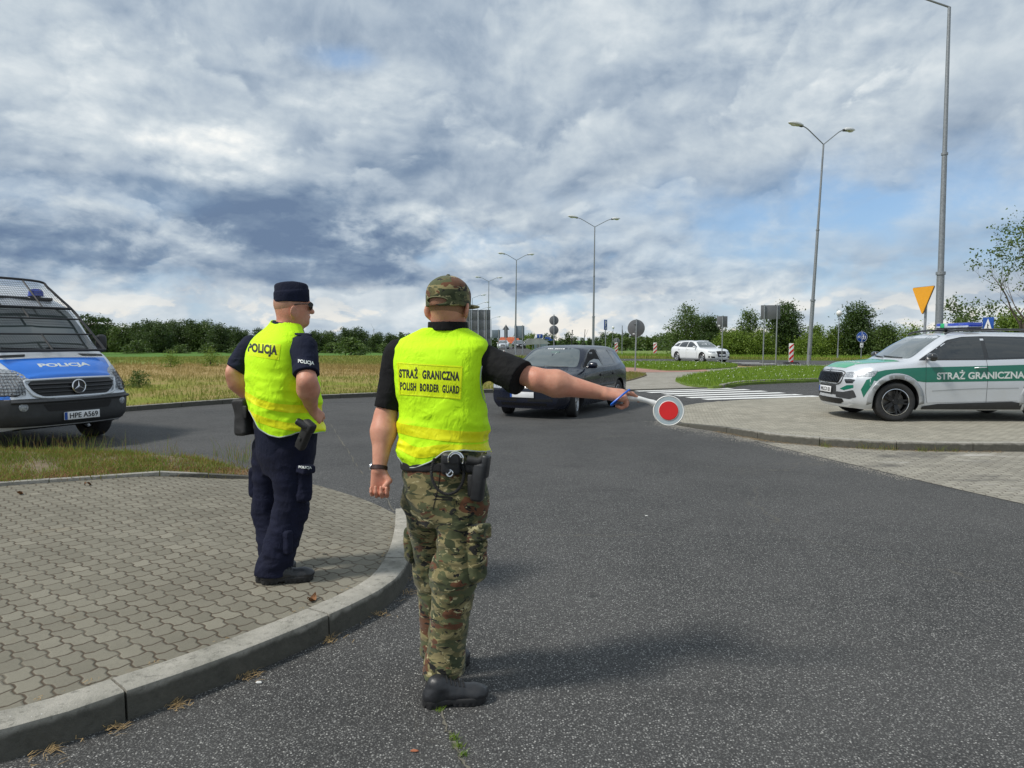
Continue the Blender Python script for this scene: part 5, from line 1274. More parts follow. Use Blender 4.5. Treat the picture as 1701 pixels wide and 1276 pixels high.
# ------------------------------------------------------------------ dark hatchback
def hatch(paint_m, label, name='hatchback_car', detail=True):
    fx, rx = 1.255, -1.255
    rows = [
        [(2.08, .60, .20), (1.8, .74, .19), (0.9, .78, .19), (-.9, .78, .19), (-1.8, .74, .22), (-2.05, .64, .28)],
        [(2.08, .68, .30), (1.8, .815, .29), (0.9, .835, .29), (-.9, .835, .29), (-1.8, .81, .31), (-2.05, .72, .34)],
        [(2.08, .71, .42), (1.8, .845, .43), (0.9, .855, .43), (-.9, .855, .43), (-1.8, .84, .43), (-2.05, .76, .45)],
        [(2.08, .70, .56), (1.8, .850, .60), (0.9, .865, .63), (-.9, .865, .64), (-1.8, .85, .66), (-2.05, .77, .68)],
        [(2.08, .66, .66), (1.8, .82, .76), (0.9, .855, .83), (-.9, .857, .85), (-1.8, .83, .88), (-2.05, .74, .88)],
        [(2.08, .62, .70), (1.8, .76, .82), (1.2, .80, .89), (.8, .82, .925), (.2, .835, .935), (-.9, .83, .955), (-1.8, .78, .98), (-2.05, .69, .96)],
        [(2.08, .54, .725), (1.8, .66, .845), (1.2, .70, .915), (.98, .73, .935), (.88, .75, .96), (.52, .695, 1.19), (.20, .635, 1.345), (-.3, .60, 1.385), (-1.1, .60, 1.375), (-1.60, .58, 1.335), (-1.88, .62, 1.08), (-2.05, .62, .99)],
        [(2.08, .38, .745), (1.8, .42, .865), (1.2, .43, .935), (1.05, .44, .95), (.92, .45, .99), (.56, .46, 1.235), (.24, .46, 1.385), (-.3, .44, 1.425), (-1.1, .43, 1.415), (-1.66, .42, 1.375), (-1.92, .42, 1.10), (-2.05, .42, 1.0)],
        [(2.08, 0, .755), (1.8, 0, .875), (1.2, 0, .945), (1.09, 0, .955), (.98, 0, .99), (.60, 0, 1.25), (.26, 0, 1.40), (-.3, 0, 1.44), (-1.1, 0, 1.43), (-1.68, 0, 1.39), (-1.94, 0, 1.11), (-2.05, 0, 1.01)]]
    nose = lambda z: 0.09 * sm((z - 0.56) / 0.2) + 0.05 * sm((0.34 - z) / 0.16)
    tail = lambda z: 0.05 * sm((z - 0.85) / 0.3)
    me = body_shell(rows, -2.05, 2.07, 0.19, 0.13, nose, tail)
    bv = bvh_of(me)
    me = cut_arches(me, [(fx, .32, .365), (rx, .32, .365)], [paint_m, MAT['black']], 0.28, 0.875)
    t = thing(name, label, 'car'); link('body', me, None, t, 35)
    patch('windscreen', 'F', [(-.66, .985), (.66, .985), (.63, 1.15), (.525, 1.335), (.30, 1.385), (-.30, 1.385), (-.525, 1.335), (-.63, 1.15)], bv, MAT['screen'], t, 0.004, 0.07, 0.05)
    patch('window', 'L', [(.80, .985), (.66, 1.07), (.30, 1.28), (.06, 1.345), (-.16, 1.352), (-.20, .985)], bv, MAT['interior'] if detail else MAT['glass'], t, 0.005, 0.08, 0.03)
    patch('window', 'R', [(.80, .985), (.66, 1.07), (.30, 1.28), (.06, 1.345), (-.16, 1.352), (-.20, .985)], bv, MAT['glass'], t, 0.005, 0.08, 0.03)
    patch('window', 'L', [(-.27, .99), (-.235, 1.352), (-.62, 1.348), (-.84, 1.315), (-.98, 1.00)], bv, MAT['glass'], t, 0.005, 0.08, 0.03, True)
    patch('window', 'L', [(-1.05, 1.01), (-.91, 1.32), (-1.20, 1.29), (-1.48, 1.05)], bv, MAT['glass'], t, 0.005, 0.08, 0.03, True)
    patch('window_trim', 'L', [(.88, .955), (.68, 1.09), (.31, 1.305), (.06, 1.365), (-.2, 1.372), (-.84, 1.362), (-1.24, 1.31), (-1.56, 1.03), (-1.0, .965), (-.2, .955)], bv, MAT['black_paint'], t, 0.003, 0.08, 0.03, True)
    patch('rear_window', 'B', [(-.55, 1.03), (.55, 1.03), (.47, 1.29), (-.47, 1.29)], bv, MAT['glass'], t, 0.004, 0.08, 0.05)
    if detail: patch('window_pane', 'L', [(.70, .988), (.56, 1.06), (.40, 1.115), (.16, 1.145), (-.12, 1.12), (-.185, .988)], bv, MAT['screen'], t, 0.010, 0.08, 0.02)
    patch('grille', 'F', [(-.46, .70), (.46, .70), (.44, .595), (-.44, .595)], bv, MAT['grille_mesh'], t, 0.005, 0.06, 0.02)
    g = MB()
    for zz in (.625, .665):
        pts = []
        for k in range(13):
            y = -.45 + .9 * k / 12; h = bv.ray_cast(Vector((6, y, zz)), Vector((-1, 0, 0)))[0]; pts.append(h + Vector((.008, 0, 0)))
        g.tube(pts, 0.005, 6)
    g.build('grille_bar', MAT['rim'], t)
    h = bv.ray_cast(Vector((6, 0, .65)), Vector((-1, 0, 0)))[0]
    M = face_to((1, 0, .25)); bd = MB(); bd.lathe([(.060, 0), (.064, .008), (.056, .012), (.052, .006)], 28, (h.x + .008, 0, .65), M)
    c0 = Vector((h.x + .014, 0, .65))
    for p, q in (((-.030, .045), (-.009, .006)), ((.030, .045), (.009, .006)), ((-.009, .045), (0, .018)), ((.009, .045), (0, .018)), ((-.045, .022), (-.022, -.044)), ((.045, .022), (.022, -.044)), ((-.022, -.044), (0, .004)), ((.022, -.044), (0, .004))):
        bd.tube([c0 + M @ Vector((p[0], p[1], 0)), c0 + M @ Vector((q[0], q[1], 0))], 0.005, 5)
    bd.build('badge', MAT['chrome'], t)
    for s in (1, -1):
        patch('headlight', 'F', rounded([(.47 * s, .705), (.62 * s, .735), (.76 * s, .73), (.80 * s, .66), (.74 * s, .585), (.47 * s, .585)], .04), bv, MAT['lamp'], t, 0.008, 0.05)
        patch('bumper_intake', 'F', [(.12 * s, .395), (.62 * s, .40), (.62 * s, .35), (.12 * s, .345)], bv, MAT['grille_mesh'], t, 0.005, 0.06, 0.01)
        vv = 'L' if s > 0 else 'R'
        patch('rub_strip', vv, [(.88, .545), (.88, .60), (-.86, .61), (-.86, .555)], bv, MAT['cladding'], t, 0.012, 0.1, 0.01, thick=.02)
        seam('door_gap', vv, [(.86, .96), (.88, .80), (.86, .45), (.80, .30)], bv, t); seam('door_gap', vv, [(-.20, .97), (-.21, .8), (-.21, .5), (-.21, .30)], bv, t); seam('door_gap', vv, [(-1.0, .98), (-.95, .80), (-.86, .62), (-.85, .5)], bv, t)
        for hx in (-.05, -.84): MB().box((hx, s * .865, .80), (.16, .03, .05), None, bev=.015).build('door_handle', MAT['black'], t, 50)
        mb = MB(); mb.tube([(.74, s * .83, .985), (.74, s * .92, .995)], 0.025, 8); mb.box((.72, s * .96, 1.03), (.12, .20, .13), None, bev=0.05); mb.build('side_mirror', paint_m, t, 50)
    patch('bumper_intake', 'F', [(-.50, .315), (.50, .315), (.50, .265), (-.50, .265)], bv, MAT['grille_mesh'], t, 0.005, 0.06, 0.01)
    seam('bonnet_gap', 'F', [(-.66, .775), (-.5, .735), (0, .722), (.5, .735), (.66, .775)], bv, t, 0.008)
    h = bv.ray_cast(Vector((6, 0, .48)), Vector((-1, 0, 0)))[0]; plate(t, None, (h.x + .012, 0, .475), 0.52, 0.112, (1, 0, 0), blank=True)
    if detail:
        # illegible white slogan strip at the top of the screen, mirror and a hanging trinket behind the glass line
        mb = MB(); rr = random.Random(3)
        for k in range(9):
            y = -.20 + k * .045
            if k == 3: continue
            hh = bv.ray_cast(Vector((6, y, 1.355)), Vector((-1, 0, 0)))[0]; mb.box(hh + Vector((.010, 0, .004)), (.004, .034, rr.uniform(.020, .036)), Matrix.Rotation(R(-55), 3, 'Y'))
        mb.build('screen_sticker', MAT['white_sign'], t, False)
        hh = bv.ray_cast(Vector((6, .02, 1.29)), Vector((-1, 0, 0)))[0]; MB().box(hh + Vector((.006, 0, 0)), (.012, .20, .055), Matrix.Rotation(R(-45), 3, 'Y'), bev=.004).build('rear_view_mirror', plain('mirror glass', (.16, .22, .21), .1, .3), t)
        mb = MB()
        for y, z, w in ((.42, 1.13, .10), (-.30, 1.13, .10)):
            hh = bv.ray_cast(Vector((6, y, z)), Vector((-1, 0, 0)))[0]; mb.box(hh + Vector((.005, 0, 0)), (.008, .22, .16), Matrix.Rotation(R(-45), 3, 'Y'), bev=.003)
    mb = MB()
    for y0, y1 in ((.50, -.05), (-.02, -.55)): 
        pts = []
        for k in range(7):
            y = y0 + (y1 - y0) * k / 6; h = bv.ray_cast(Vector((6, y, .985 + .02 * k / 6)), Vector((-1, 0, 0)))[0]; pts.append(h + Vector((.012, 0, .010)))
        mb.tube(pts, 0.0045, 6)
    mb.build('wiper', MAT['black'], t)
    MB().tube([(-1.0, 0, 1.42), (-1.02, 0, 1.45), (-1.42, 0, 1.80)], [.012, .006, .002], 6).build('antenna', MAT['black'], t)
    add_wheels(t, [(fx, .735), (fx, -.735), (rx, .735), (rx, -.735)], .315, .20, .205, 10, MAT['rim'], 'spoke', steer=R(14))
    MB().box((0, 0, .235), (3.2, 1.35, .12), None, bev=.03).build('underbody', MAT['black'], t)
    return t
hc = hatch(MAT['navy_paint'], 'dark navy hatchback with its side window open, driving up behind the outstretched arm')
hd = Vector((-.466, -.885, 0)).normalized(); lf = Vector((-hd.y, hd.x, 0)); fw = G(951, 692)
base = fw - hd * 1.255 - lf * .735; hc.location = (base.x, base.y, 0.0); hc.rotation_euler = (0, 0, math.atan2(hd.y, hd.x))
bpy.context.view_layer.update()

# ------------------------------------------------------------------ white estate car
def estate(paint_m, label, name='estate_car', simple=False):
    fx, rx = 1.455, -1.455
    rows = [
        [(2.38, .62, .20), (2.05, .80, .17), (0.9, .84, .17), (-.9, .84, .17), (-2.1, .80, .22), (-2.42, .68, .30)],
        [(2.38, .74, .30), (2.05, .895, .28), (0.9, .91, .28), (-.9, .91, .28), (-2.1, .88, .31), (-2.42, .78, .36)],
        [(2.38, .76, .44), (2.05, .915, .44), (0.9, .925, .44), (-.9, .925, .44), (-2.1, .90, .46), (-2.42, .82, .48)],
        [(2.38, .75, .56), (2.05, .91, .60), (0.9, .93, .64), (-.9, .93, .66), (-2.1, .90, .70), (-2.42, .82, .70)],
        [(2.38, .70, .66), (2.05, .87, .76), (0.9, .91, .84), (-.9, .915, .88), (-2.1, .87, .90), (-2.42, .78, .88)],
        [(2.38, .64, .71), (2.05, .80, .82), (1.3, .84, .90), (.9, .86, .93), (.2, .875, .95), (-.9, .87, .975), (-2.1, .81, 1.0), (-2.42, .72, .98)],
        [(2.38, .54, .74), (2.05, .70, .85), (1.3, .75, .93), (1.0, .78, .95), (.9, .79, .98), (.5, .72, 1.20), (.10, .66, 1.355), (-.5, .63, 1.39), (-1.5, .61, 1.36), (-2.0, .59, 1.28), (-2.2, .62, 1.12), (-2.42, .63, 1.0)],
        [(2.38, .38, .755), (2.05, .44, .87), (1.3, .46, .945), (1.1, .47, .96), (.95, .48, .99), (.55, .50, 1.24), (.14, .50, 1.40), (-.5, .47, 1.44), (-1.5, .46, 1.41), (-2.05, .45, 1.32), (-2.25, .45, 1.12), (-2.42, .45, 1.01)],
        [(2.38, 0, .765), (2.05, 0, .88), (1.3, 0, .955), (1.15, 0, .965), (1.0, 0, .99), (.6, 0, 1.25), (.16, 0, 1.42), (-.5, 0, 1.46), (-1.5, 0, 1.43), (-2.08, 0, 1.33), (-2.28, 0, 1.13), (-2.42, 0, 1.02)]]
    nose = lambda z: 0.10 * sm((z - 0.56) / 0.2) + 0.05 * sm((0.34 - z) / 0.16)
    me = body_shell(rows, -2.42, 2.40, 0.34, 0.18, nose, lambda z: 0.14 * sm((z - .9) / .3), step=0.08)
    bv = bvh_of(me)
    me = cut_arches(me, [(fx, .335, .375), (rx, .335, .375)], [paint_m, MAT['black']], 0.30, 0.935)
    t = thing(name, label, 'car'); link('body', me, None, t, 35)
    patch('windscreen', 'F', [(-.68, .985), (.68, .985), (.65, 1.15), (.54, 1.355), (.30, 1.395), (-.30, 1.395), (-.54, 1.355), (-.65, 1.15)], bv, MAT['screen'], t, 0.005, 0.09, 0.05)
    patch('window', 'L', [(.82, 1.0), (.64, 1.10), (.22, 1.31), (-.06, 1.365), (-.28, 1.37), (-.30, 1.0)], bv, MAT['glass'], t, 0.006, 0.1, 0.03, True)
    patch('window', 'L', [(-.37, 1.0), (-.35, 1.37), (-.95, 1.355), (-1.15, 1.32), (-1.30, 1.03)], bv, MAT['glass'], t, 0.006, 0.1, 0.03, True)
    patch('window', 'L', [(-1.38, 1.04), (-1.24, 1.31), (-1.62, 1.26), (-1.98, 1.08)], bv, MAT['glass'], t, 0.006, 0.1, 0.03, True)
    patch('rear_window', 'B', [(-.55, 1.05), (.55, 1.05), (.48, 1.29), (-.48, 1.29)], bv, MAT['glass'], t, 0.005, 0.1, 0.05)
    patch('grille', 'F', [(-.32, .765), (.32, .765), (.38, .70), (.30, .37), (-.30, .37), (-.38, .70)], bv, MAT['grille_mesh'], t, 0.007, 0.06, 0.03)
    for s in (1, -1):
        patch('headlight', 'F', [(.44 * s, .70), (.56 * s, .735), (.80 * s, .745), (.86 * s, .69), (.66 * s, .62), (.47 * s, .615)], bv, MAT['lamp'], t, 0.009, 0.06, 0.02)
        patch('bumper_intake', 'F', [(.50 * s, .40), (.84 * s, .44), (.84 * s, .33), (.50 * s, .30)], bv, MAT['grille_mesh'], t, 0.006, 0.06, 0.02)
        vv = 'L' if s > 0 else 'R'
        seam('door_gap', vv, [(.86, .96), (.90, .80), (.88, .45), (.82, .30)], bv, t, .008); seam('door_gap', vv, [(-.31, .97), (-.32, .8), (-.32, .30)], bv, t, .008); seam('door_gap', vv, [(-1.3, 1.0), (-1.22, .80), (-1.06, .62)], bv, t, .008)
        mb = MB(); mb.tube([(.74, s * .87, .99), (.74, s * .96, 1.0)], 0.025, 8); mb.box((.72, s * 1.0, 1.03), (.13, .2, .12), None, bev=0.045); mb.build('side_mirror', paint_m, t, 50)
        MB().tube(catmull([(.1, s * .60, 1.41), (-.1, s * .585, 1.455), (-1.4, s * .56, 1.445), (-1.85, s * .55, 1.37)], 5), 0.014, 6).build('roof_rail', MAT['chrome'], t)
        for hx in (-.16, -1.12): MB().box((hx, s * .925, .84), (.18, .03, .03), None, bev=.01).build('door_handle', paint_m, t, 50)
    patch('roof_window', 'T', [(-.2, .42), (-.2, -.42), (-1.0, -.40), (-1.0, .40)], bv, MAT['glass'], t, 0.006, 0.1, 0.03)
    h = bv.ray_cast(Vector((6, 0, .50)), Vector((-1, 0, 0)))[0]; plate(t, None, (h.x + .022, 0, .50), 0.52, 0.112, (1, 0, 0), blank=True)
    h = bv.ray_cast(Vector((6, 0, .70)), Vector((-1, 0, 0)))[0]
    b = MB(); M = face_to((1, 0, .2))
    for k in range(4):
        c = Vector((h.x + .016, (k - 1.5) * .052, .70)); b.lathe([(.030, 0), (.034, .005), (.037, 0)], 20, c, M)
    b.build('badge', MAT['chrome'], t)
    add_wheels(t, [(fx, .80), (fx, -.80), (rx, .80), (rx, -.80)], .335, .235, .24, 5, MAT['rim'], 'twin', steer=0)
    MB().box((0, 0, .235), (3.8, 1.5, .12), None, bev=.03).build('underbody', MAT['black'], t)
    return t
ec = estate(MAT['white_paint'], 'white estate car with roof rails waiting on the far road behind the lawn')
hd = Vector((.36, -.93, 0)).normalized(); rg = Vector((hd.y, -hd.x, 0)); Y = 47.5
fw = Vector(((1168 - CX) / FPX * Y, Y, 0.062)); base = fw - hd * 1.455 - rg * .80
ec.location = (base.x, base.y, 0.062); ec.rotation_euler = (0, 0, math.atan2(hd.y, hd.x))
def far_copy(src, name, label, loc, rz, paint_new, old, group=None):
    c = copy_tree(src); c.name = name; c.location = loc; c.rotation_euler = (0, 0, rz); tag(c, label, 'car', group)
    for ch in c.children_recursive:
        if ch.type == 'MESH' and any(m_ == old for m_ in ch.data.materials):
            ch.data = ch.data.copy()
            for i, m_ in enumerate(ch.data.materials):
                if m_ == old: ch.data.materials[i] = paint_new
    return c
far_copy(ec, 'estate_car', 'light silver car in the distant queue behind the small grey boards', ((836 - CX) / FPX * 118, 118, .075), R(-92), MAT['silver'], MAT['white_paint'])
far_copy(ec, 'estate_car', 'black car in the distant queue just right of the light silver one', ((862 - CX) / FPX * 122, 124, .075), R(-80), MAT['black_paint'], MAT['white_paint'])
pk = far_copy(ec, 'parked_car', 'black car parked beyond the patrol car, only its roof and white mirror showing', (0, 0, 0), 0, MAT['black_paint'], MAT['white_paint'])
pk.location = (20.3, 34.0, .0); pk.rotation_euler = (0, 0, R(188)); pk.scale = (1, 1, 1.10)
for ch in pk.children:
    if ch.name.startswith('side_mirror'):
        ch.data = ch.data.copy(); ch.data.materials[0] = MAT['white_paint']

# ------------------------------------------------------------------ police van
def van():
    # origin at the front axle
    rows = [
        [(1.0, .70, .34), (.8, .84, .30), (.3, .92, .28), (-1, .92, .28), (-3.66, .92, .30), (-4.6, .90, .34), (-4.85, .86, .40)],
        [(1.0, .80, .44), (.8, .93, .42), (.3, .965, .42), (-1, .965, .42), (-3.66, .965, .42), (-4.6, .95, .44), (-4.85, .92, .5)],
        [(1.0, .83, .66), (.8, .96, .66), (.3, .985, .68), (-1, .985, .70), (-3.66, .985, .70), (-4.6, .97, .70), (-4.85, .95, .7)],
        [(1.0, .80, .80), (.8, .93, .86), (.3, .975, .92), (-1, .99, .95), (-3.66, .99, .95), (-4.6, .975, .95), (-4.85, .95, .95)],
        [(1.0, .74, .93), (.8, .86, 1.02), (.3, .93, 1.16), (-.3, .965, 1.24), (-1, .97, 1.25), (-3.66, .97, 1.25), (-4.6, .96, 1.25), (-4.85, .94, 1.25)],
        [(1.0, .68, 1.00), (.8, .78, 1.10), (.45, .85, 1.25), (.25, .88, 1.33), (.0, .92, 1.40), (-.3, .935, 1.42), (-1, .95, 1.42), (-4.85, .93, 1.42)],
        [(1.0, .58, 1.03), (.8, .66, 1.145), (.45, .74, 1.29), (.28, .78, 1.36), (.05, .82, 1.55), (-.25, .84, 1.85), (-.50, .83, 2.06), (-.9, .83, 2.18), (-1.4, .84, 2.24), (-4.6, .84, 2.25), (-4.85, .83, 2.2)],
        [(1.0, .42, 1.05), (.8, .46, 1.175), (.45, .52, 1.32), (.34, .56, 1.37), (.15, .60, 1.52), (-.20, .64, 1.84), (-.48, .64, 2.08), (-.85, .64, 2.27), (-1.3, .66, 2.40), (-4.6, .66, 2.42), (-4.85, .66, 2.35)],
        [(1.0, 0, 1.06), (.8, 0, 1.19), (.45, 0, 1.335), (.38, 0, 1.37), (.22, 0, 1.50), (-.15, 0, 1.83), (-.44, 0, 2.09), (-.8, 0, 2.30), (-1.25, 0, 2.44), (-4.6, 0, 2.48), (-4.85, 0, 2.4)]]
    nose = lambda z: 0.05 * sm((z - 0.70) / 0.12) + 0.10 * sm((z - 0.84) / 0.25) + 0.08 * sm((.48 - z) / .2)
    me = body_shell(rows, -4.85, 1.02, 0.26, 0.06, nose, lambda z: 0, step=0.07)
    bv = bvh_of(me)
    me = cut_arches(me, [(0, .355, .415), (-3.66, .355, .415)], [MAT['silver'], MAT['black']], 0.32, 1.0)
    t = thing('police_van', 'silver police van with blue bonnet reading POLICJA and wire mesh over its windscreen', 'van')
    link('body', me, None, t, 35)
    F = lambda y, z: bv.ray_cast(Vector((6, y, z)), Vector((-1, 0, 0)))[0]
    patch('windscreen', 'F', [(-.78, 1.385), (.78, 1.385), (.80, 1.60), (.76, 2.00), (.70, 2.06), (-.70, 2.06), (-.76, 2.00), (-.80, 1.60)], bv, MAT['screen_van'], t, 0.006, 0.09, 0.05)
    for vv in ('L', 'R'):
        patch('window', vv, [(.10, 1.47), (-.20, 1.78), (-.42, 1.98), (-.92, 2.0), (-.95, 1.42), (-.1, 1.40)], bv, MAT['glass'], t, 0.006, 0.1, 0.04)
        patch('blue_stripe', vv, [(-.55, .80), (-.55, 1.10), (-4.8, 1.10), (-4.8, .80), (-4.2, .80), (-4.05, .82), (-3.66, .90), (-3.27, .82), (-3.12, .80)], bv, MAT['blue_film'], t, 0.004, 0.12)
        patch('blue_stripe', vv, [(.80, .70), (.52, .72), (.40, .84), (.60, .88), (.84, .80)], bv, MAT['blue_film'], t, 0.004, 0.05)
        seam('door_gap', vv, [(.14, 1.40), (.02, 1.2), (-.3, 1.0), (-.44, .8), (-.48, .45)], bv, t, .008); seam('door_gap', vv, [(-1.12, 2.05), (-1.12, 1.2), (-1.12, .42)], bv, t, .008)
        patch('side_moulding', vv, [(-.45, .66), (-.45, .76), (-3.2, .76), (-3.2, .66)], bv, MAT['cladding'], t, 0.02, 0.2, thick=.03)
    # blue bonnet with lettering
    patch('blue_bonnet', 'F', [(-.78, 1.275), (-.40, 1.285), (0, 1.29), (.40, 1.285), (.78, 1.275), (.72, 1.13), (.65, 1.03), (.60, 1.012), (-.60, 1.012), (-.65, 1.03), (-.72, 1.13)], bv, MAT['blue_film'], t, 0.007, 0.022, 0.02)
    text_at('lettering', 'POLICJA', 0.062, 0.74, MAT['letter'], t, (1.3, 0, 1.185), (0, 1, 0), (0, 0, 1), 0.04, bvh=bv, off=0.011, cut=0.03)
    for s in (1, -1): patch('bonnet_vent', 'F', [(.38 * s, 1.345), (.82 * s, 1.330), (.80 * s, 1.30), (.42 * s, 1.31)], bv, MAT['grille_mesh'], t, 0.006, 0.06, 0.01)
    # grille with three arms in a ring
    patch('grille', 'F', rounded([(-.63, .985), (.63, .985), (.60, .86), (.48, .765), (-.48, .765), (-.60, .86)], .06), bv, MAT['grille_mesh'], t, 0.006, 0.06)
    g = MB()
    for zz, w in ((.935, .60), (.88, .58), (.825, .53)):
        pts = [F(-w + 2 * w * k / 14, zz) + Vector((.014, 0, 0)) for k in range(15)]; g.tube(pts, 0.020, 8, flat=0.6)
    g.build('grille_bar', MAT['cladding'], t)
    fr = [(-.64, .99), (-.3, 1.0), (0, 1.003), (.3, 1.0), (.64, .99), (.655, .95), (.62, .85), (.50, .755), (0, .745), (-.50, .755), (-.62, .85), (-.655, .95), (-.64, .99)]
    MB().tube(catmull([F(a, b_) + Vector((.008, 0, 0)) for a, b_ in fr], 4), 0.016, 8, cap=False).build('grille_frame', MAT['silver'], t)
    c = F(0, .885) + Vector((.045, 0, 0)); M = face_to((1, 0, .12)); b = MB(); b.lathe([(.098, -.01), (.104, .004), (.092, .012), (.086, .004), (.086, -.01)], 36, c, M)
    for k in range(3):
        a = PI / 2 + k * 2 * PI / 3; d = Vector((math.cos(a), math.sin(a), 0)); n_ = Vector((-d.y, d.x, 0))
        b.add([c + M @ v for v in (n_ * .016 + Vector((0, 0, .004)), d * .090 + Vector((0, 0, .006)), -n_ * .016 + Vector((0, 0, .004)), Vector((0, 0, .016)))], [(0, 1, 3), (1, 2, 3)])
    b.build('badge', MAT['chrome'], t); MB().lathe([(.001, 0), (.088, 0)], 30, c - Vector((.006, 0, 0)), M).build('badge_plate', MAT['black'], t)
    # bumper, lamps, plate
    patch('bumper', 'F', [(-1.0, .74), (-.62, .735), (0, .72), (.62, .735), (1.0, .74), (1.0, .36), (-1.0, .36)], bv, MAT['cladding'], t, 0.018, 0.06, thick=.03)
    for vv in ('L', 'R'): patch('bumper_corner', vv, [(1.02, .74), (.52, .74), (.46, .60), (.44, .38), (1.02, .38)], bv, MAT['cladding'], t, 0.016, 0.05)
    bb = MB(); pts = [F(-.84 + 1.68 * k / 16, .70) + Vector((.02, 0, 0)) for k in range(17)]; bb.tube(pts, 0.05, 8, flat=.55); bb.build('bumper_lip', MAT['cladding'], t)
    patch('bumper_intake', 'F', [(-.50, .655), (.50, .655), (.44, .555), (-.44, .555)], bv, MAT['grille_mesh'], t, 0.024, 0.06, 0.02)
    for s in (1, -1):
        hl = rounded([(.68 * s, .985), (.76 * s, 1.06), (.92 * s, 1.13), (.95 * s, .96), (.93 * s, .80), (.74 * s, .79), (.68 * s, .86)], .04)
        patch('headlight_housing', 'F', [(.705 * s + (p[0] - .705 * s) * 1.07, .96 + (p[1] - .96) * 1.09) for p in hl], bv, MAT['black'], t, 0.007, 0.04)
        patch('headlight', 'F', hl, bv, MAT['lamp'], t, 0.011, 0.04)
        vv = 'L' if s > 0 else 'R'
        patch('headlight', vv, rounded([(.88, .80), (.84, 1.00), (.66, 1.13), (.50, 1.17), (.56, 1.02), (.68, .84)], .04), bv, MAT['lamp'], t, 0.010, 0.04)
        # mesh guard over the lamp
        wm = MB(); hit = lambda y, z: F(y * s, z)
        for k in range(9):
            y = .68 + k * .032; pts = [hit(y, .80 + j * .045) for j in range(7)]; pts = [p + Vector((.04, 0, 0)) for p in pts if p is not None]
            if len(pts) > 2: wm.tube(pts, .0035, 4)
        for j in range(8):
            z = .80 + j * .042; pts = [hit(.68 + k * .04, z) for k in range(7)]; pts = [p + Vector((.04, 0, 0)) for p in pts if p is not None]
            if len(pts) > 2: wm.tube(pts, .0035, 4)
        wm.build('lamp_guard', MAT['black'], t, False)
        p = F(.72 * s, .63); MB().lathe([(.001, .012), (.045, .008), (.058, 0)], 20, p + Vector((.022, 0, 0)), face_to((1, s * .3, 0))).build('fog_light', MAT['lamp'], t)
        mb = MB(); mb.tube([(.0, s * .92, 1.40), (-.02, s * 1.0, 1.43)], .03, 8); mb.box((-.02, s * 1.05, 1.50), (.12, .16, .28), None, bev=.05); mb.build('side_mirror', MAT['black'], t, 50)
    p = F(0, .50); plate(t, 'HPE A569', (p.x + .036, 0, .475), .52, .114, (1, 0, 0))
    # wire mesh guard standing off the windscreen and rising above the roof
    def cage(y, z, off=.085):
        x = .40 - (z - 1.36) * 1.13; return Vector((x + off - .03 * (y / .8) ** 2, y, z + .02))
    hw = lambda z: .80 - max(0, z - 1.4) * .06 if z < 2.0 else .764 - (z - 2.0) * .36
    fm = MB(); out = []
    for z in (1.37, 1.6, 1.8, 2.0, 2.2, 2.38): out.append(cage(-hw(z), z))
    out += [cage(-.56, 2.47), cage(0, 2.49), cage(.56, 2.47)]
    for z in (2.38, 2.2, 2.0, 1.8, 1.6, 1.37): out.append(cage(hw(z), z))
    fm.tube(catmull(out, 4), .020, 8)
    for z, r in ((1.375, .020), (1.62, .013), (1.86, .013), (2.03, .022)): fm.tube([cage(-hw(z) + 2 * hw(z) * k / 12, z) for k in range(13)], r, 8)
    for y in (-.30, .30): fm.tube([cage(y, z) for z in (2.03, 2.15, 2.3, 2.475)], .013, 6)
    for y in (-.02,): fm.tube([cage(y, z) for z in (1.375, 1.5, 1.62)], .013, 6); fm.tube([cage(y, z) for z in (1.86, 1.95, 2.03)], .013, 6)
    fm.build('guard_frame', MAT['black'], t)
    for (z0, z1) in ((2.04, 2.46), (1.87, 2.02), (1.385, 1.61)):
        w = MB(); n = int(hw(z0) * 2 / .036)
        for k in range(1, n):
            y = -hw(z0) + 2 * hw(z0) * k / n
            top = z1
            while top > z0 and abs(y) > (hw(top) if top < 2.38 else hw(top) - (top - 2.38) * 1.5): top -= .02
            if top - z0 > .02: w.tube([cage(y, z0), cage(y, top)], .0026, 3, cap=False)
        m = max(2, int((z1 - z0) / .030))
        for k in range(1, m):
            z = z0 + (z1 - z0) * k / m; h_ = hw(z) - (max(0, z - 2.38) * 1.5); w.tube([cage(-h_ + 2 * h_ * j / 10, z) for j in range(11)], .0026, 3, cap=False)
        w.build('guard_mesh', MAT['black'], t, False)
    for y in (.46, -.46):
        b = MB(); b.lathe([(.001, .12), (.06, .115), (.10, .08), (.11, .02), (.12, 0)], 24, (-.72, y, 2.25)); b.build('beacon', MAT['beacon_blue'], t)
    MB().box((-.62, 0, 2.20), (.05, 1.3, .05), None, bev=.01).build('beacon_bar', MAT['black'], t)
    MB().tube([(-1.3, .2, 2.42), (-1.35, .2, 2.75)], .006, 6).build('antenna', MAT['black'], t)
    mb = MB()
    for y0, y1 in ((.60, -.02), (0.02, -.62)):
        mb.tube([F(y0 + (y1 - y0) * k / 6, 1.40 + .03 * k / 6) + Vector((.016, 0, .01)) for k in range(7)], .010, 6)
    mb.build('wiper', MAT['black'], t)
    add_wheels(t, [(0, .85), (0, -.85), (-3.66, .85), (-3.66, -.85)], .345, .235, .205, 8, MAT['rim'], 'plain', steer=0)
    MB().box((-1.8, 0, .36), (5.0, 1.5, .14), None, bev=.03).build('underbody', MAT['black'], t)
    return t
vn = van()
hd = Vector((.899, -.438, 0)); vn.location = (-7.17, 10.70, 0); vn.rotation_euler = (0, 0, math.atan2(hd.y, hd.x))

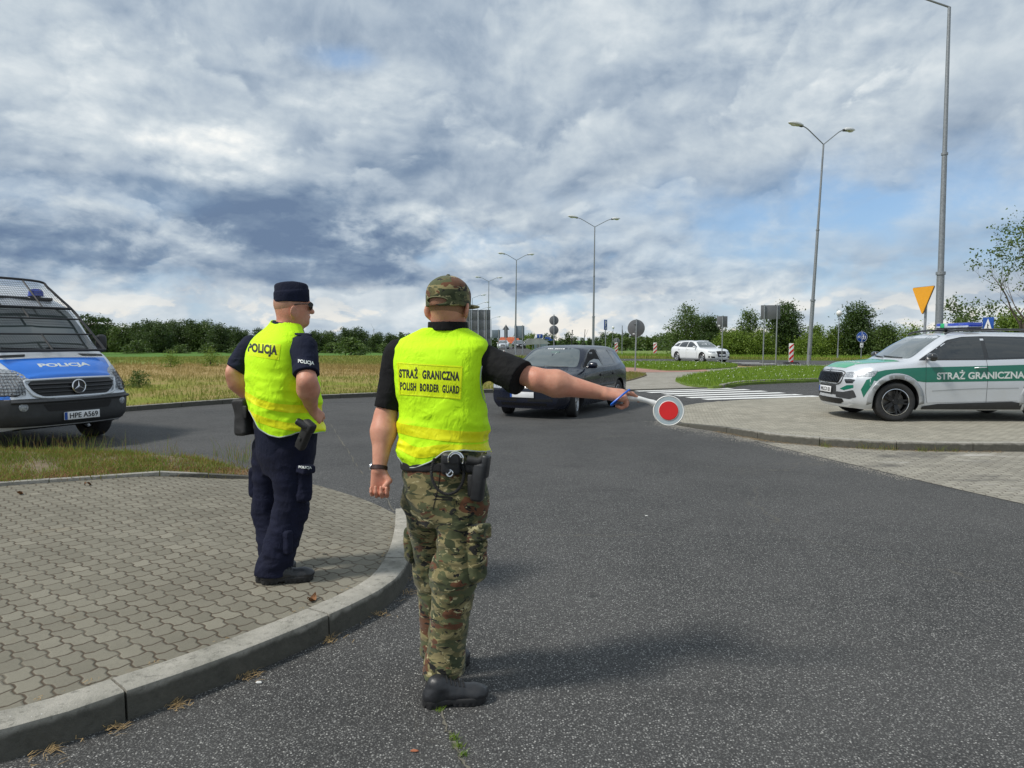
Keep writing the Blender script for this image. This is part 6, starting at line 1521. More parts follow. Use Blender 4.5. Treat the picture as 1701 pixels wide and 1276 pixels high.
# ================================================================== STREET FURNITURE
def lamp_post(base, H, label, heads=((-1, 0.0), (1, 0.0)), lean=(0, 0), r=0.12, group=None, az=0.0, single=False, simple=False, armlen=1.6, rise=1.0, hs=1.0):
    t = thing('lamp_post', label, 'lamp post', base, az, group)
    top = Vector((lean[0] * H, lean[1] * H, H)); P = lambda f: top * f
    m = MB(); m.tube([(0, 0, -.1), P(.08), P(.30)], [r, r, r * .95], 14); m.tube([P(.30), P(.62)], [r * .78, r * .66], 14); m.tube([P(.62), P(1.0)], [r * .58, r * .40], 12)
    m.build('pole', MAT['pole'], t)
    if not simple:
        c = MB(); c.tube([P(.298), P(.306)], r * 1.22, 16); c.tube([P(.616), P(.622)], r * .85, 16); c.build('collar', MAT['pole'], t)
        b = MB(); b.box((0, 0, .02), (r * 3.4, r * 3.4, .05), None, bev=.01); b.build('base_plate', MAT['concrete'], t)
        d = MB(); d.box((0, -r * .98, .9), (.09, .012, .40), None, bev=.004); d.build('hatch', MAT['pole'], t)
    for sx, dy in heads:
        a = MB(); L = armlen
        pts = catmull([top, top + Vector((sx * L * .45, dy * .45, rise * .50)), top + Vector((sx * L * .78, dy * .78, rise * .86)), top + Vector((sx * L, dy, rise))], 4); a.tube(pts, r * .26, 8); a.build('arm', MAT['pole'], t)
        e = pts[-1]; d = Vector((sx, dy, .12)).normalized(); s_ = d.cross(Vector((0, 0, 1))).normalized(); u = s_.cross(d).normalized()
        hm = MB(); n = 12; rings = []
        for k, (f, w, hh) in enumerate(((0, .05, .05), (.06, .10, .09), (.25, .15, .14), (.5, .17, .15), (.75, .14, .12), (.93, .07, .06), (1.0, .01, .01))):
            c = e + d * (f * .85 * hs + .0) ; rings.append([c + s_ * math.cos(2 * PI * i / n) * w * hs + u * (max(-.25, math.sin(2 * PI * i / n)) * hh * hs) for i in range(n)])
        vs = [v for r_ in rings for v in r_]; fs = [(i * n + k, i * n + (k + 1) % n, (i + 1) * n + (k + 1) % n, (i + 1) * n + k) for i in range(len(rings) - 1) for k in range(n)]
        fs += [tuple(range(n)), tuple((len(rings) - 1) * n + k for k in range(n))]
        hm.add(vs, fs); hd_ = hm.build('lamp_head', MAT['lamp_head'], t, 60)
        gm = MB(); gm.lathe([(.001, -.09 * hs), (.07 * hs, -.075 * hs), (.115 * hs, -.03 * hs), (.12 * hs, 0)], 16, e + d * .52 * hs - u * .02, Matrix((d * 1.7, s_, u)).transposed()); gm.build('lamp_glass', MAT['lamp_glass'], hd_, 60)
        bm_ = MB(); bm_.box(e + d * .07 * hs, (.16 * hs, .13 * hs, .12 * hs), Matrix((d, s_, u)).transposed(), bev=.02); bm_.build('lamp_socket', MAT['black'], hd_, 50)
    return t
def at(px, Y, z=0.0): return Vector(((px - CX) / FPX * Y, Y, z))
GL = 'twin arm lamp posts along the far road'
lamp_post(at(1558, 24.6), D(1577, 12, 24.6).z, 'tallest nearest lamp post, rising behind the patrol car out of the top of the picture', lean=((D(1577, 12, 24.6).x - at(1558, 24.6).x) / D(1577, 12, 24.6).z, 0), r=.125, armlen=1.75, rise=.66, heads=((-1, .25),))
lamp_post(at(1343, 41.6), D(1368, 240, 41.6).z, 'leaning twin arm lamp post standing in the lawn right of the two post sign', lean=((D(1368, 240, 41.6).x - at(1343, 41.6).x) / D(1368, 240, 41.6).z, 0), r=.118, heads=((-1, -.3), (1, .5)), armlen=1.35, rise=.95, hs=1.15)
lamp_post(at(985, 72, 0.0), D(988, 377, 72).z, 'twin arm lamp post behind the dark hatchback, tallest left of the parking sign', lean=((D(988, 377, 72).x - at(985, 72).x) / D(988, 377, 72).z, 0), r=.125, heads=((-1, -.3), (1, .5)), armlen=1.75, rise=.85, hs=1.25)
lamp_post(at(856, 103, -.2), 13.2, 'twin arm lamp post rising behind the grey board with two legs', lean=(.012, 0), r=.15, heads=((-1, -.3), (1, .5)), armlen=1.65, rise=.85, hs=1.3, simple=True)
lamp_post(at(811, 139, -.3), 13.2, 'twin arm lamp post just left of the arrow shaped sign back', lean=(.012, 0), r=.14, heads=((-1, -.3), (1, .5)), armlen=1.6, rise=.75, hs=1.4, simple=True)
for px, Y, H, lb in ((785, 165, 11.6, 'single arm street lamp nearest the camouflage cap'), (793, 185, 11.0, 'single arm street lamp above the middle of the big grey board'), (798, 205, 10.6, 'small single arm street lamp over the right of the big grey board'), (816, 240, 9.0, 'faint single arm street lamp right of the big grey board')):
    lamp_post(at(px, Y, -.4), H, lb, r=.13, heads=((1, .3),), armlen=2.0, rise=.7, hs=1.5, simple=True)

def disc(r, th, c, n=(0, -1, 0)): 
    m = MB(); m.lathe([(.001, -th / 2), (r - .006, -th / 2), (r, -th / 2 + .004), (r, th / 2 - .004), (r - .006, th / 2), (.001, th / 2)], 36, c, face_to(n)); return m
def sign_post(name, label, base, H, r=.032, cat='sign', lean=(0, 0)):
    t = thing(name, label, cat, base); m = MB(); m.tube([(0, 0, -.1), (lean[0] * H, lean[1] * H, H)], r, 12); m.tube([(lean[0] * H, lean[1] * H, H), (lean[0] * H, lean[1] * H, H + .015)], r * 1.15, 12); m.build('post', MAT['galv'], t); return t
def clamps(t, zs, r=.045, y=0):
    m = MB()
    for z in zs: m.box((0, y, z), (.13, .07, .03), None, bev=.005)
    m.build('clamp', MAT['galv'], t)
# big round sign seen from behind
b = at(1055, 35, .06); top = D(1057, 531, 35).z - .06
t = sign_post('round_sign', 'large round sign seen from its grey back, right of the dark hatchback', b, top, .036, lean=(.02, 0))
disc(.425, .02, (.045, .045, top - .42), (0, -1, 0)).build('sign_plate', MAT['signback'], t)
MB().box((-.07, .03, top - .70), (.12, .004, .055), None, bev=.001).build('sticker', MAT['white_sign'], t); clamps(t, (top - .2, top - .62))
# pair of discs on one post
for px in (920,):
    b = at(px, 58); t = sign_post('round_sign', 'post with two round grey sign backs one above the other, behind the hatchback roof', b, 3.6, .045)
    disc(.38, .02, (0, .05, 3.14)).build('sign_plate', MAT['signback'], t); disc(.38, .02, (0, .05, 2.36)).build('sign_plate', MAT['signback'], t); clamps(t, (3.3, 2.95, 2.5, 2.2))
b = at(1024, 82); t = sign_post('round_sign', 'small round grey sign back above the leftmost striped beacon', b, 1.75, .04); disc(.39, .02, (0, .05, 1.42)).build('sign_plate', MAT['signback'], t); clamps(t, (1.5, 1.3))
# parking sign turned away
b = at(1005.5, 62); t = sign_post('parking_sign', 'narrow blue parking sign with white P and arrow', b, 3.3, .04)
M = Matrix.Rotation(R(58), 3, 'Z'); MB().box((0, 0, 2.87), (.62, .03, .90), M, bev=.01).build('sign_plate', MAT['blue_sign'], t)
pn = M @ Vector((0, -1, 0)); pr = M @ Vector((1, 0, 0))
text_at('lettering', 'P', .46, .32, MAT['white_sign'], t, Vector((0, 0, 2.99)) + pn * .017, pr, (0, 0, 1), .03)
mb = MB(); o_ = Vector((0, 0, 2.58)) + pn * .02; mb.add([o_ + pr * -.18, o_ + pr * .14 + Vector((0, 0, .11)), o_ + pr * .14 - Vector((0, 0, .11))], [(0, 2, 1)]); mb.build('arrow', MAT['white_sign'], t, False)
# two post rectangular sign back
b = at(1278, 41, .08); t = thing('board_sign', 'grey back of a rectangular sign on two posts, left of the leaning lamp post', 'sign', b, R(-4)); hh = D(1278, 507, 41).z - .08
m = MB(); 
for s in (-.36, .36):
    p = MB(); p.tube([(s, 0, -.1), (s + .02, 0, hh + .02)], .036, 12); p.build('post', MAT['galv'], t)
MB().box((0.02, .06, hh - .40), (1.10, .03, .80), None, bev=.02).build('sign_plate', MAT['signback'], t)
# small double sign back
b = at(1199, 43, .08); hh = D(1199, 525, 43).z - .08
t = sign_post('board_sign', 'small grey sign back folded round its post, in front of the white estate car', b, hh, .035)
for s in (-1, 1): MB().box((s * .17, .05, hh - .34), (.31, .02, .66), Matrix.Rotation(R(14 * s), 3, 'Z'), bev=.015).build('sign_plate', MAT['signback'], t)
MB().box((-.20, .02, hh - .58), (.12, .006, .09), Matrix.Rotation(R(-14), 3, 'Z')).build('sticker', MAT['white_sign'], t)
# striped beacons
def beacon(px, Y, H, W, label, z=.0, grp='striped road beacons'):
    t = thing('striped_beacon', label, 'road beacon', at(px, Y, z), R(-3), grp)
    bb = MB(); bb.box((0, 0, .05), (.95, .40, .10), None, taper=.85, bev=.02); bb.build('foot', MAT['rubber'], t)
    MB().box((0, 0, H / 2 + .06), (W, .05, H), None, bev=.03).build('board', MAT['white_plastic'], t)
    st = MB(); w = W / 2 - .015; k = -0.25
    y = -.027
    while k < H + .3:
        pts = []
        for (x, off) in ((-w, 0), (w, W * .9), (w, W * .9 + .17), (-w, .17)): pts.append((x, k + off))
        # clip to the board
        pl = [(x, max(.02, min(H - .02, z_))) for x, z_ in pts]
        if abs(pl[0][1] - pl[3][1]) + abs(pl[1][1] - pl[2][1]) > .02:
            st.add([(x, y, z_ + .06) for x, z_ in pl], [(0, 1, 2, 3)])
        k += .36
    st.build('red_stripes', MAT['red'], t, False); return t
beacon(1314, 45.0, 1.22, .30, 'nearest red and white striped beacon, in front of the dark maple', .065)
beacon(1088, 68, 1.20, .34, 'striped beacon in the middle, left of the globe lamp beside the white estate car', .05)
beacon(1023.5, 73, 1.20, .34, 'leftmost striped beacon, half behind the small round sign post', .05)
# globe lamps
def globe(px, Y, H, label, z=.03, lean=0.0, r=.21):
    t = thing('globe_lamp', label, 'lamp post', at(px, Y, z), 0, 'globe lamps'); m = MB(); m.tube([(0, 0, -.1), (lean * .25 * H, 0, H * .25)], .055, 10); m.tube([(lean * .25 * H, 0, H * .25), (lean * H, 0, H - r)], .034, 10); m.build('pole', MAT['galv'], t)
    g = MB(); g.lathe([(r * math.cos(a), r * math.sin(a)) for a in [R(x) for x in range(-88, 91, 11)]], 24, (lean * H, 0, H)); g.build('globe', MAT['white_plastic'], t, 60)
    c = MB(); c.tube([(lean * H, 0, H - r - .05), (lean * H, 0, H - r + .03)], .07, 12); c.build('globe_holder', MAT['galv'], t)
globe(1391, 52.5, 3.5, 'globe lamp right of the leaning lamp post, in front of the broad dark tree', lean=.012)
globe(1133, 80, 3.55, 'globe lamp in front of the birch tree, just left of the white estate car', lean=.012)
globe(1016, 118, 3.6, 'smallest globe lamp, just right of the narrow parking sign', lean=.06)
# round blue cycle and pedestrian sign
b = at(1430, 53, .05); t = sign_post('cycle_path_sign', 'round blue sign with cycle and pedestrian symbols and a small white plate below', b, 2.2, .03)
zc = D(1430, 560, 53).z - .05
disc(.41, .02, (0, -.045, zc)).build('sign_plate', MAT['blue_sign'], t)
ring = MB(); ring.lathe([(.385, 0), (.40, .002)], 36, (0, -.057, zc), face_to((0, -1, 0))); ring.build('white_rim', MAT['white_sign'], t)
MB().box((0, -.058, zc), (.028, .004, .76)).build('divider', MAT['white_sign'], t, False)
cy = MB(); Mx = face_to((0, -1, 0))
for x in (-.29, -.12): cy.lathe([(.055, 0), (.068, 0)], 18, (x, -.06, zc - .03), Mx)
for p, q in (((-.29, -.03), (-.23, .07)), ((-.23, .07), (-.12, -.03)), ((-.23, .07), (-.15, .09)), ((-.20, -.03), (-.23, .07)), ((-.29, -.03), (-.20, -.03)), ((-.15, .09), (-.12, -.03))): cy.tube([(p[0], -.061, zc + p[1]), (q[0], -.061, zc + q[1])], .010, 4)
cy.build('cycle_symbol', MAT['white_sign'], t, False)
def walker(x, z, s, y=-.061):
    m = MB(); m.lathe([(.001, 0), (.035 * s, 0)], 14, (x, y, z + .20 * s), Mx)
    for p, q, w in (((0, .15), (0, .0), .030), ((0, 0), (.07, -.16), .018), ((0, 0), (-.06, -.16), .018), ((0, .13), (.08, .04), .012), ((0, .13), (-.07, .03), .012)): m.tube([(x + p[0] * s, y, z + p[1] * s), (x + q[0] * s, y, z + q[1] * s)], w * s, 6)
    return m
walker(.12, zc - .02, 1.0).build('walker_symbol', MAT['white_sign'], t, False); walker(.26, zc - .05, .65).build('child_symbol', MAT['white_sign'], t, False)
MB().box((0, -.045, zc - .62), (.24, .02, .32), None, bev=.005).build('small_plate', MAT['white_sign'], t); MB().box((0, -.058, zc - .62), (.10, .004, .05)).build('plate_symbol', MAT['text_black'], t, False)
# amber inverted triangle
Y = 20.5; zb = 0.0; b = at(1532, Y, zb); zt = D(1536, 477, Y).z; zl_ = D(1536, 523, Y).z
t = sign_post('triangular_sign', 'amber upside down triangular sign plate beside the tallest lamp post', b, zt - .05, .035, lean=(.02, 0))
w = .46; tri = rounded([(-w, 0), (w, 0), (0, -(zt - zl_))], .07, 5)
M = Matrix.Rotation(R(-84), 3, 'Z') @ Matrix(((1, 0, 0), (0, 0, -1), (0, 1, 0))); tp = MB(); tp.prism(tri, 0.0, .02, M, (-.07, -.05, zt)); tp.build('sign_plate', MAT['yellow_sign'], t)
mk2 = MB(); mk2.prism([(p[0] * 1.03, p[1] * 1.03 + .01) for p in tri], -.02, -.003, M, (-.07, -.05, zt)); mk2.build('sign_rim', MAT['signback'], t)
# pedestrian crossing sign
Y = 30.0; b = at(1640, Y); zc = D(1641, 539, Y).z
t = sign_post('crossing_sign', 'square blue pedestrian crossing sign behind the patrol car roof', b, zc + .2, .03)
M = Matrix.Rotation(R(-84), 3, 'Z'); MB().box((-.05, -.03, zc), (.60, .02, .60), M, bev=.02).build('sign_plate', MAT['blue_sign'], t)
nn = M @ Vector((0, -1, 0)); rr_ = M @ Vector((1, 0, 0)); cc = Vector((-.05, -.03, zc)) + nn * .013
mb = MB(); mb.add([cc - rr_ * .23 - Vector((0, 0, .22)), cc + rr_ * .23 - Vector((0, 0, .22)), cc + Vector((0, 0, .25))], [(0, 1, 2)]); mb.build('white_triangle', MAT['white_sign'], t, False)
mb = MB(); cc2 = cc + nn * .004 - Vector((0, 0, .08))
for p, q, w in (((0, .10), (0, -.02), .022), ((0, -.02), (.06, -.12), .014), ((0, -.02), (-.05, -.12), .014), ((0, .08), (.07, .02), .010), ((0, .15), (0, .14), .024)): mb.tube([cc2 + rr_ * p[0] + Vector((0, 0, p[1])), cc2 + rr_ * q[0] + Vector((0, 0, q[1]))], w, 6)
mb.build('walker_symbol', MAT['text_black'], t, False)
# the cluster of grey boards behind the soldier's shoulder
def board(px0, px1, py0, py1, Y, label, posts, mat='signback', grid=None, rz=0.0, z=-.1):
    x0 = (px0 - CX) / FPX * Y; x1 = (px1 - CX) / FPX * Y; z0 = D(px0, py1, Y).z; z1 = D(px0, py0, Y).z; cx = (x0 + x1) / 2
    t = thing('board_sign', label, 'sign', (cx, Y, z), rz)
    for p in posts:
        xx = (p - CX) / FPX * Y - cx; m = MB(); m.tube([(xx, 0, -.2), (xx, 0, z1 - z + .03)], .06, 10); m.build('post', MAT['galv'], t)
    bm_ = MB(); W = x1 - x0; H = z1 - z0; nx, nz = grid or (1, 1)
    for i in range(nx):
        for j in range(nz): bm_.box((-W / 2 + W * (i + .5) / nx, .09, z0 - z + H * (j + .5) / nz), (W / nx - .02, .03, H / nz - .025), None, bev=.005)
    bm_.build('sign_plate', MAT[mat], t)
    if grid:
        r_ = MB()
        for j in range(nz + 1): r_.box((0, .05, z0 - z + H * j / nz), (W, .03, .03), None)
        r_.build('rail', MAT['signback'], t)
    return t
board(773, 815, 515, 578, 78, 'very large grey board back of several panels beside the camouflage cap', (781, 795, 808), grid=(4, 4), rz=R(4))
board(817, 831, 548, 562, 84, 'small square blue grey sign back right of the very large board', (828.5,), 'signback_blue')
board(854, 871, 541, 562, 72, 'tall blue grey sign back on two legs left of the olive tree', (856.5, 868), 'signback_blue', rz=R(-8))
Y = 76; t = sign_post('arrow_sign', 'grey arrow shaped sign back pointing up between two small boards', at(840.5, Y, -.1), D(840, 540, Y).z + .1, .05)
zt = D(840, 539, Y).z + .1; zm = D(840, 548, Y).z + .1; zb = D(840, 561, Y).z + .1; wd = 6 * Y / FPX
am = MB(); am.prism([(0, zt), (-wd, zm), (-wd * .5, zm), (-wd * .5, zb), (wd * .5, zb), (wd * .5, zm), (wd, zm)], -.10, -.07, Matrix(((1, 0, 0), (0, 0, -1), (0, 1, 0)))); am.build('sign_plate', MAT['signback'], t)
# small blue signs
Y = 110; t = sign_post('blue_sign', 'small blue rectangular sign with a white symbol above the grey canopy', at(896.5, Y, -.2), D(896, 556, Y).z + .2, .05)
zc = D(896, 558.5, Y).z + .2; MB().box((0, -.08, zc), (.85, .03, .62), None, bev=.02).build('sign_plate', MAT['blue_sign'], t); MB().box((0, -.10, zc - .02), (.09, .01, .36)).build('symbol', MAT['white_sign'], t, False); MB().box((0, -.10, zc + .13), (.26, .01, .08)).build('symbol', MAT['white_sign'], t, False)
Y = 95; t = sign_post('direction_sign', 'pair of blue arrow shaped direction signs left of the two discs', at(908.5, Y, -.2), D(908, 553, Y).z + .2, .045)
for (a, b_, c_, dd) in ((905, 916, 561.5, 1), (911, 918.5, 564.5, 1)):
    zc = D(908, c_, Y).z + .2; x0 = (a - 908.5) / FPX * Y; x1 = (b_ - 908.5) / FPX * Y; m = MB(); hh = .11
    m.prism([(x0, zc - hh), (x1 - .15, zc - hh), (x1, zc), (x1 - .15, zc + hh), (x0, zc + hh)], .06, .09, Matrix(((1, 0, 0), (0, 0, -1), (0, 1, 0)))); m.build('sign_arm', MAT['blue_sign'], t)
Y = 64; t = sign_post('pennant_sign', 'tall thin post with a narrow grey triangular plate seen edge on', at(1033, Y), D(1033, 541, Y).z, .035)
zt = D(1033, 542, Y).z; m = MB(); m.add([(0, -.02, zt), (0, .02, zt), (.10, .02, zt - .68), (.10, -.02, zt - .68), (0, .02, zt - .70), (0, -.02, zt - .70)], [(0, 1, 2, 3), (3, 2, 4, 5), (0, 3, 5), (1, 4, 2)]); m.build('sign_plate', MAT['signback'], t)
for px, tpy, Y, lb in ((950, 549, 60, 'thin dark leaning rod behind the hatchback roof'), (971, 548, 90, 'thin dark pole between the two discs and the lamp post')):
    t = thing('pole', lb, 'pole', at(px - 2, Y)); m = MB(); h = D(px, tpy, Y).z; m.tube([(0, 0, -.1), (2.5 * Y / FPX, 0, h)], [.05, .035], 8); m.build('shaft', MAT['black'], t); m = MB(); m.lathe([(.001, .06), (.07, 0), (.001, -.06)], 10, (2.5 * Y / FPX, 0, h)); m.build('tip', MAT['black'], t)
# white bollard by the queue
t = thing('bollard', 'small white bollard at the roadside left of the arrow shaped sign', 'bollard', at(837, 62, .05)); m = MB(); m.tube([(0, 0, 0), (0, 0, .62)], [.10, .06], 12); m.build('shaft', MAT['white_plastic'], t); MB().tube([(0, 0, .45), (0, 0, .52)], .075, 12).build('band', MAT['red'], t)
# canopy, shed and red roofed house far behind
Y = 130; x = (884 - CX) / FPX * Y; t = thing('canopy', 'low grey sloping canopy roof above the hatchback', 'canopy', (x, Y, -.3))
m = MB(); m.add([(-3.0, -2, .9), (-.6, -2, 2.1), (1.6, -2, 2.2), (3.2, -2, 1.2), (-3.0, 2, .9), (-.6, 2, 2.1), (1.6, 2, 2.2), (3.2, 2, 1.2)], [(0, 1, 5, 4), (1, 2, 6, 5), (2, 3, 7, 6), (0, 3, 2, 1), (4, 5, 6, 7), (0, 4, 7, 3)]); m.build('roof', plain('grey roof sheet', (.33, .34, .34), .5, .2, .2, .6), t, False)
for xx in (-2.4, 0, 2.6): MB().tube([(xx, -1.6, 0), (xx, -1.6, 1.6)], .08, 8).build('column', MAT['galv'], t)
Y = 150; x = (898 - CX) / FPX * Y; t = thing('shed', 'flat roofed blue grey shed behind the grey canopy', 'shed', (x, Y, -.4))
MB().box((0, 0, .9), (2.8, 4, 1.8), None).build('wall', MAT['signback_blue'], t, False); MB().box((0, 0, 1.88), (3.1, 4.3, .16), None).build('roof', MAT['signback_blue'], t, False); MB().box((-.5, -2.01, .8), (.8, .04, 1.5)).build('door', MAT['signback'], t, False)
Y = 210; x = (846 - CX) / FPX * Y; t = thing('house', 'distant house with orange red tiled roof behind the queue of cars', 'house', (x, Y, -.8), R(8))
m = MB(); m.box((0, 0, .6), (6, 5, 1.6)); m.build('wall', plain('rendered wall', (.6, .55, .45), .9), t, False); m = MB(); m.prism([(-3.3, 0), (3.3, 0), (0, 1.9)], -2.8, 2.8, Matrix(((0, 0, 1), (1, 0, 0), (0, 1, 0))).transposed().transposed(), (0, 0, 1.4))
m = MB(); m.add([(-3.2, -2.8, 1.4), (3.2, -2.8, 1.4), (3.2, 2.8, 1.4), (-3.2, 2.8, 1.4), (-2.6, 0, 3.2), (2.6, 0, 3.2)], [(0, 1, 5, 4), (2, 3, 4, 5), (1, 2, 5), (3, 0, 4), (0, 3, 2, 1)]); m.build('roof', plain('clay tiles', (.42, .10, .04), .8, 0, .2, 2), t, False)
MB().box((1.2, -2.52, .8), (.8, .04, .8)).build('window', MAT['glass'], t, False)
Y = 190; x = (1101 - CX) / FPX * Y; t = thing('house', 'tiny white house between the distant bushes left of the birch', 'house', (x, Y, -.9), R(8))
m = MB(); m.box((0, 0, .5), (5, 4, 1.4)); m.build('wall', MAT['white_sign'], t, False); m = MB(); m.add([(-2.7, -2.3, 1.2), (2.7, -2.3, 1.2), (2.7, 2.3, 1.2), (-2.7, 2.3, 1.2), (-2.2, 0, 2.2), (2.2, 0, 2.2)], [(0, 1, 5, 4), (2, 3, 4, 5), (1, 2, 5), (3, 0, 4), (0, 3, 2, 1)]); m.build('roof', MAT['signback'], t, False)
# wind turbine on the horizon
Y = 5200; hub = D(621, 547, Y); t = thing('wind_turbine', 'white wind turbine far off on the horizon between the two men', 'wind turbine', (hub.x, Y, -20))
h = hub.z + 20; MB().tube([(0, 0, 0), (0, 0, h)], [4.0, 2.4], 12).build('tower', MAT['lamp_head'], t); MB().box((0, 4, h + 1), (5, 12, 5), None, bev=1).build('nacelle', MAT['lamp_head'], t)
for k, a in enumerate((R(118), R(358), R(238))):
    d = Vector((math.cos(a), 0, math.sin(a))); m = MB(); m.tube([(0, -4, h + 1), Vector((0, -4, h + 1)) + d * 12, Vector((0, -4, h + 1)) + d * 48], [2.0, 2.6, .7], 8, flat=.4); m.build('blade', MAT['lamp_head'], t)
# small things on the road: white scraps, a bit of brick, dead leaves
def scrap(px, py, z, size, mat, label, name='litter', cat='litter', seed=0):
    rng = random.Random(seed); p = G(px, py, z); t = MB(); n = 7; ring = [(math.cos(2 * PI * k / n) * size * rng.uniform(.6, 1.2), math.sin(2 * PI * k / n) * size * rng.uniform(.3, .6), 0) for k in range(n)]
    t.add([Vector(q) for q in ring] + [Vector((q[0] * .8, q[1] * .8, size * .22 * rng.uniform(.6, 1.3))) for q in ring], [tuple(range(n))[::-1], tuple(range(n, 2 * n))] + [(k, (k + 1) % n, n + (k + 1) % n, n + k) for k in range(n)])
    o = t.build(name, mat, None, False); o.location = (p.x, p.y, z + .001); tag(o, label, cat)
scrap(1074, 857, .003, .016, MAT['white_plastic'], 'small white scrap lying alone on the asphalt in the middle', seed=1)
scrap(688, 1248, .003, .016, plain('brick chip', (.35, .12, .06), .9), 'small reddish brown chip on the asphalt at the bottom', 'stone_chip', 'chip', 2)
scrap(430, 1134, .003, .020, MAT['white_plastic'], 'flat white scrap in the straw at the foot of the near kerb', seed=3)
scrap(540, 921, .118, .018, MAT['kerb'], 'pale pebble on the pavers right of the navy officer\'s shoe', 'pebble', 'pebble', 4)
leafm = plain('dead leaf', (.20, .09, .035), .8, 0, .3, 40)
for i, (px, py, lb) in enumerate(((146, 806, 'curled brown dead leaf against the thin kerb of the grass strip'), (33, 821, 'brown dead leaf lying at the left end of the thin kerb'), (518, 997, 'small orange leaf on the pavers behind the near kerb'))):
    p = G(px, py, .12); rr = random.Random(i + 9); m = MB(); vs = []
    for k in range(7):
        u = k / 6; wdt = .022 * math.sin(PI * u) + .001; zc = .012 + .018 * math.sin(u * 5 + i); vs += [(u * .09 - .045, -wdt, zc + .012), (u * .09 - .045, 0, zc), (u * .09 - .045, wdt, zc + .014)]
    fs = [(k * 3 + j, (k + 1) * 3 + j, (k + 1) * 3 + j + 1, k * 3 + j + 1) for k in range(6) for j in range(2)]
    m.add(vs, fs); o = m.build('dead_leaf', leafm, None, True); o.location = (p.x, p.y, .115); o.rotation_euler = (0, 0, rr.uniform(0, 3)); tag(o, lb, 'leaf')

# ================================================================== PEOPLE
# bodies and clothes are grown as smooth distance fields and turned into one continuous surface each
_rs = np.random.default_rng(7); _TAB = _rs.random(8192).astype(np.float32)
def vnoise(P, f, off=0.0):
    q = P * np.asarray(f) + off; i = np.floor(q).astype(np.int64); t = q - i; t = t * t * (3 - 2 * t); r = 0
    for a in (0, 1):
        for b in (0, 1):
            for c in (0, 1):
                h = ((i[:, 0] + a) * 73856093 ^ (i[:, 1] + b) * 19349663 ^ (i[:, 2] + c) * 83492791) & 8191
                r = r + _TAB[h] * np.where(a, t[:, 0], 1 - t[:, 0]) * np.where(b, t[:, 1], 1 - t[:, 1]) * np.where(c, t[:, 2], 1 - t[:, 2])
    return r * 2 - 1
def folds(P, f, amp, off=0.0, warp=0.4):
    w = np.stack([vnoise(P, np.asarray(f) * 0.5, off + 3.1), vnoise(P, np.asarray(f) * 0.5, off + 7.7), vnoise(P, np.asarray(f) * 0.5, off + 1.3)], 1) * warp / np.asarray(f)
    n = vnoise(P + w, f, off); n2 = vnoise(P + w, np.asarray(f) * 2.1, off + 5)
    return amp * ((1 - np.abs(n) * 2) * 0.7 + (1 - np.abs(n2) * 2) * 0.3)
A3 = lambda v: np.array([v[0], v[1], v[2]], float)
def cone(P, a, b, ra, rb):
    a, b = A3(a), A3(b); d = b - a; t = np.clip(((P - a) @ d) / (d @ d), 0, 1); return np.linalg.norm(P - a - t[:, None] * d, axis=1) - (ra + (rb - ra) * t)
def cone_sq(P, a, b, ra, rb, side, k=1.0):
    """tapered limb with an oval section: flattened along 'side' by k"""
    a, b, s = A3(a), A3(b), A3(side); s = s / np.linalg.norm(s); d = b - a; t = np.clip(((P - a) @ d) / (d @ d), 0, 1); v = P - a - t[:, None] * d
    c = v @ s; v = v + np.outer(c * (1 / k - 1), s); return (np.linalg.norm(v, axis=1) - (ra + (rb - ra) * t)) * min(1, k)
def ell(P, c, r, M=None):
    v = P - A3(c)
    if M is not None: v = v @ np.array(M)
    r = np.array(r, float); q = np.linalg.norm(v / r, axis=1); return (q - 1) * r.min() * np.clip(q, 0.5, 1.5) ** 0 * 1.0
def box_(P, c, h, M=None, rnd=0.01):
    v = P - A3(c)
    if M is not None: v = v @ np.array(M)
    q = np.abs(v) - (np.array(h, float) - rnd); return np.linalg.norm(np.maximum(q, 0), axis=1) + np.minimum(q.max(1), 0) - rnd
def smin(a, b, k):
    h = np.clip(0.5 + 0.5 * (b - a) / k, 0, 1); return b + (a - b) * h - k * h * (1 - h)
def un(*ds, k=0.02):
    r = ds[0]
    for d in ds[1:]: r = smin(r, d, k)
    return r
def smax(a, b, k=0.006): return -smin(-a, -b, k)
def loft(P, lv, n=2.4):
    """upright body section: lv rows are (z, cx, cy, half width, half depth, yaw degrees); yaw turns the front from +Y towards +X"""
    L = np.array(sorted(lv), float); z = P[:, 2]; g = [pchip(L[:, 0], L[:, i], z) for i in range(1, 6)]
    yaw = np.radians(g[4]); x = P[:, 0] - g[0]; y = P[:, 1] - g[1]
    u = x * np.cos(yaw) - y * np.sin(yaw); v = x * np.sin(yaw) + y * np.cos(yaw)
    q = (np.abs(u / g[2]) ** n + np.abs(v / g[3]) ** n) ** (1 / n); d = (q - 1) * np.minimum(g[2], g[3])
    return np.maximum(d, np.maximum(L[0, 0] - z, z - L[-1, 0]))
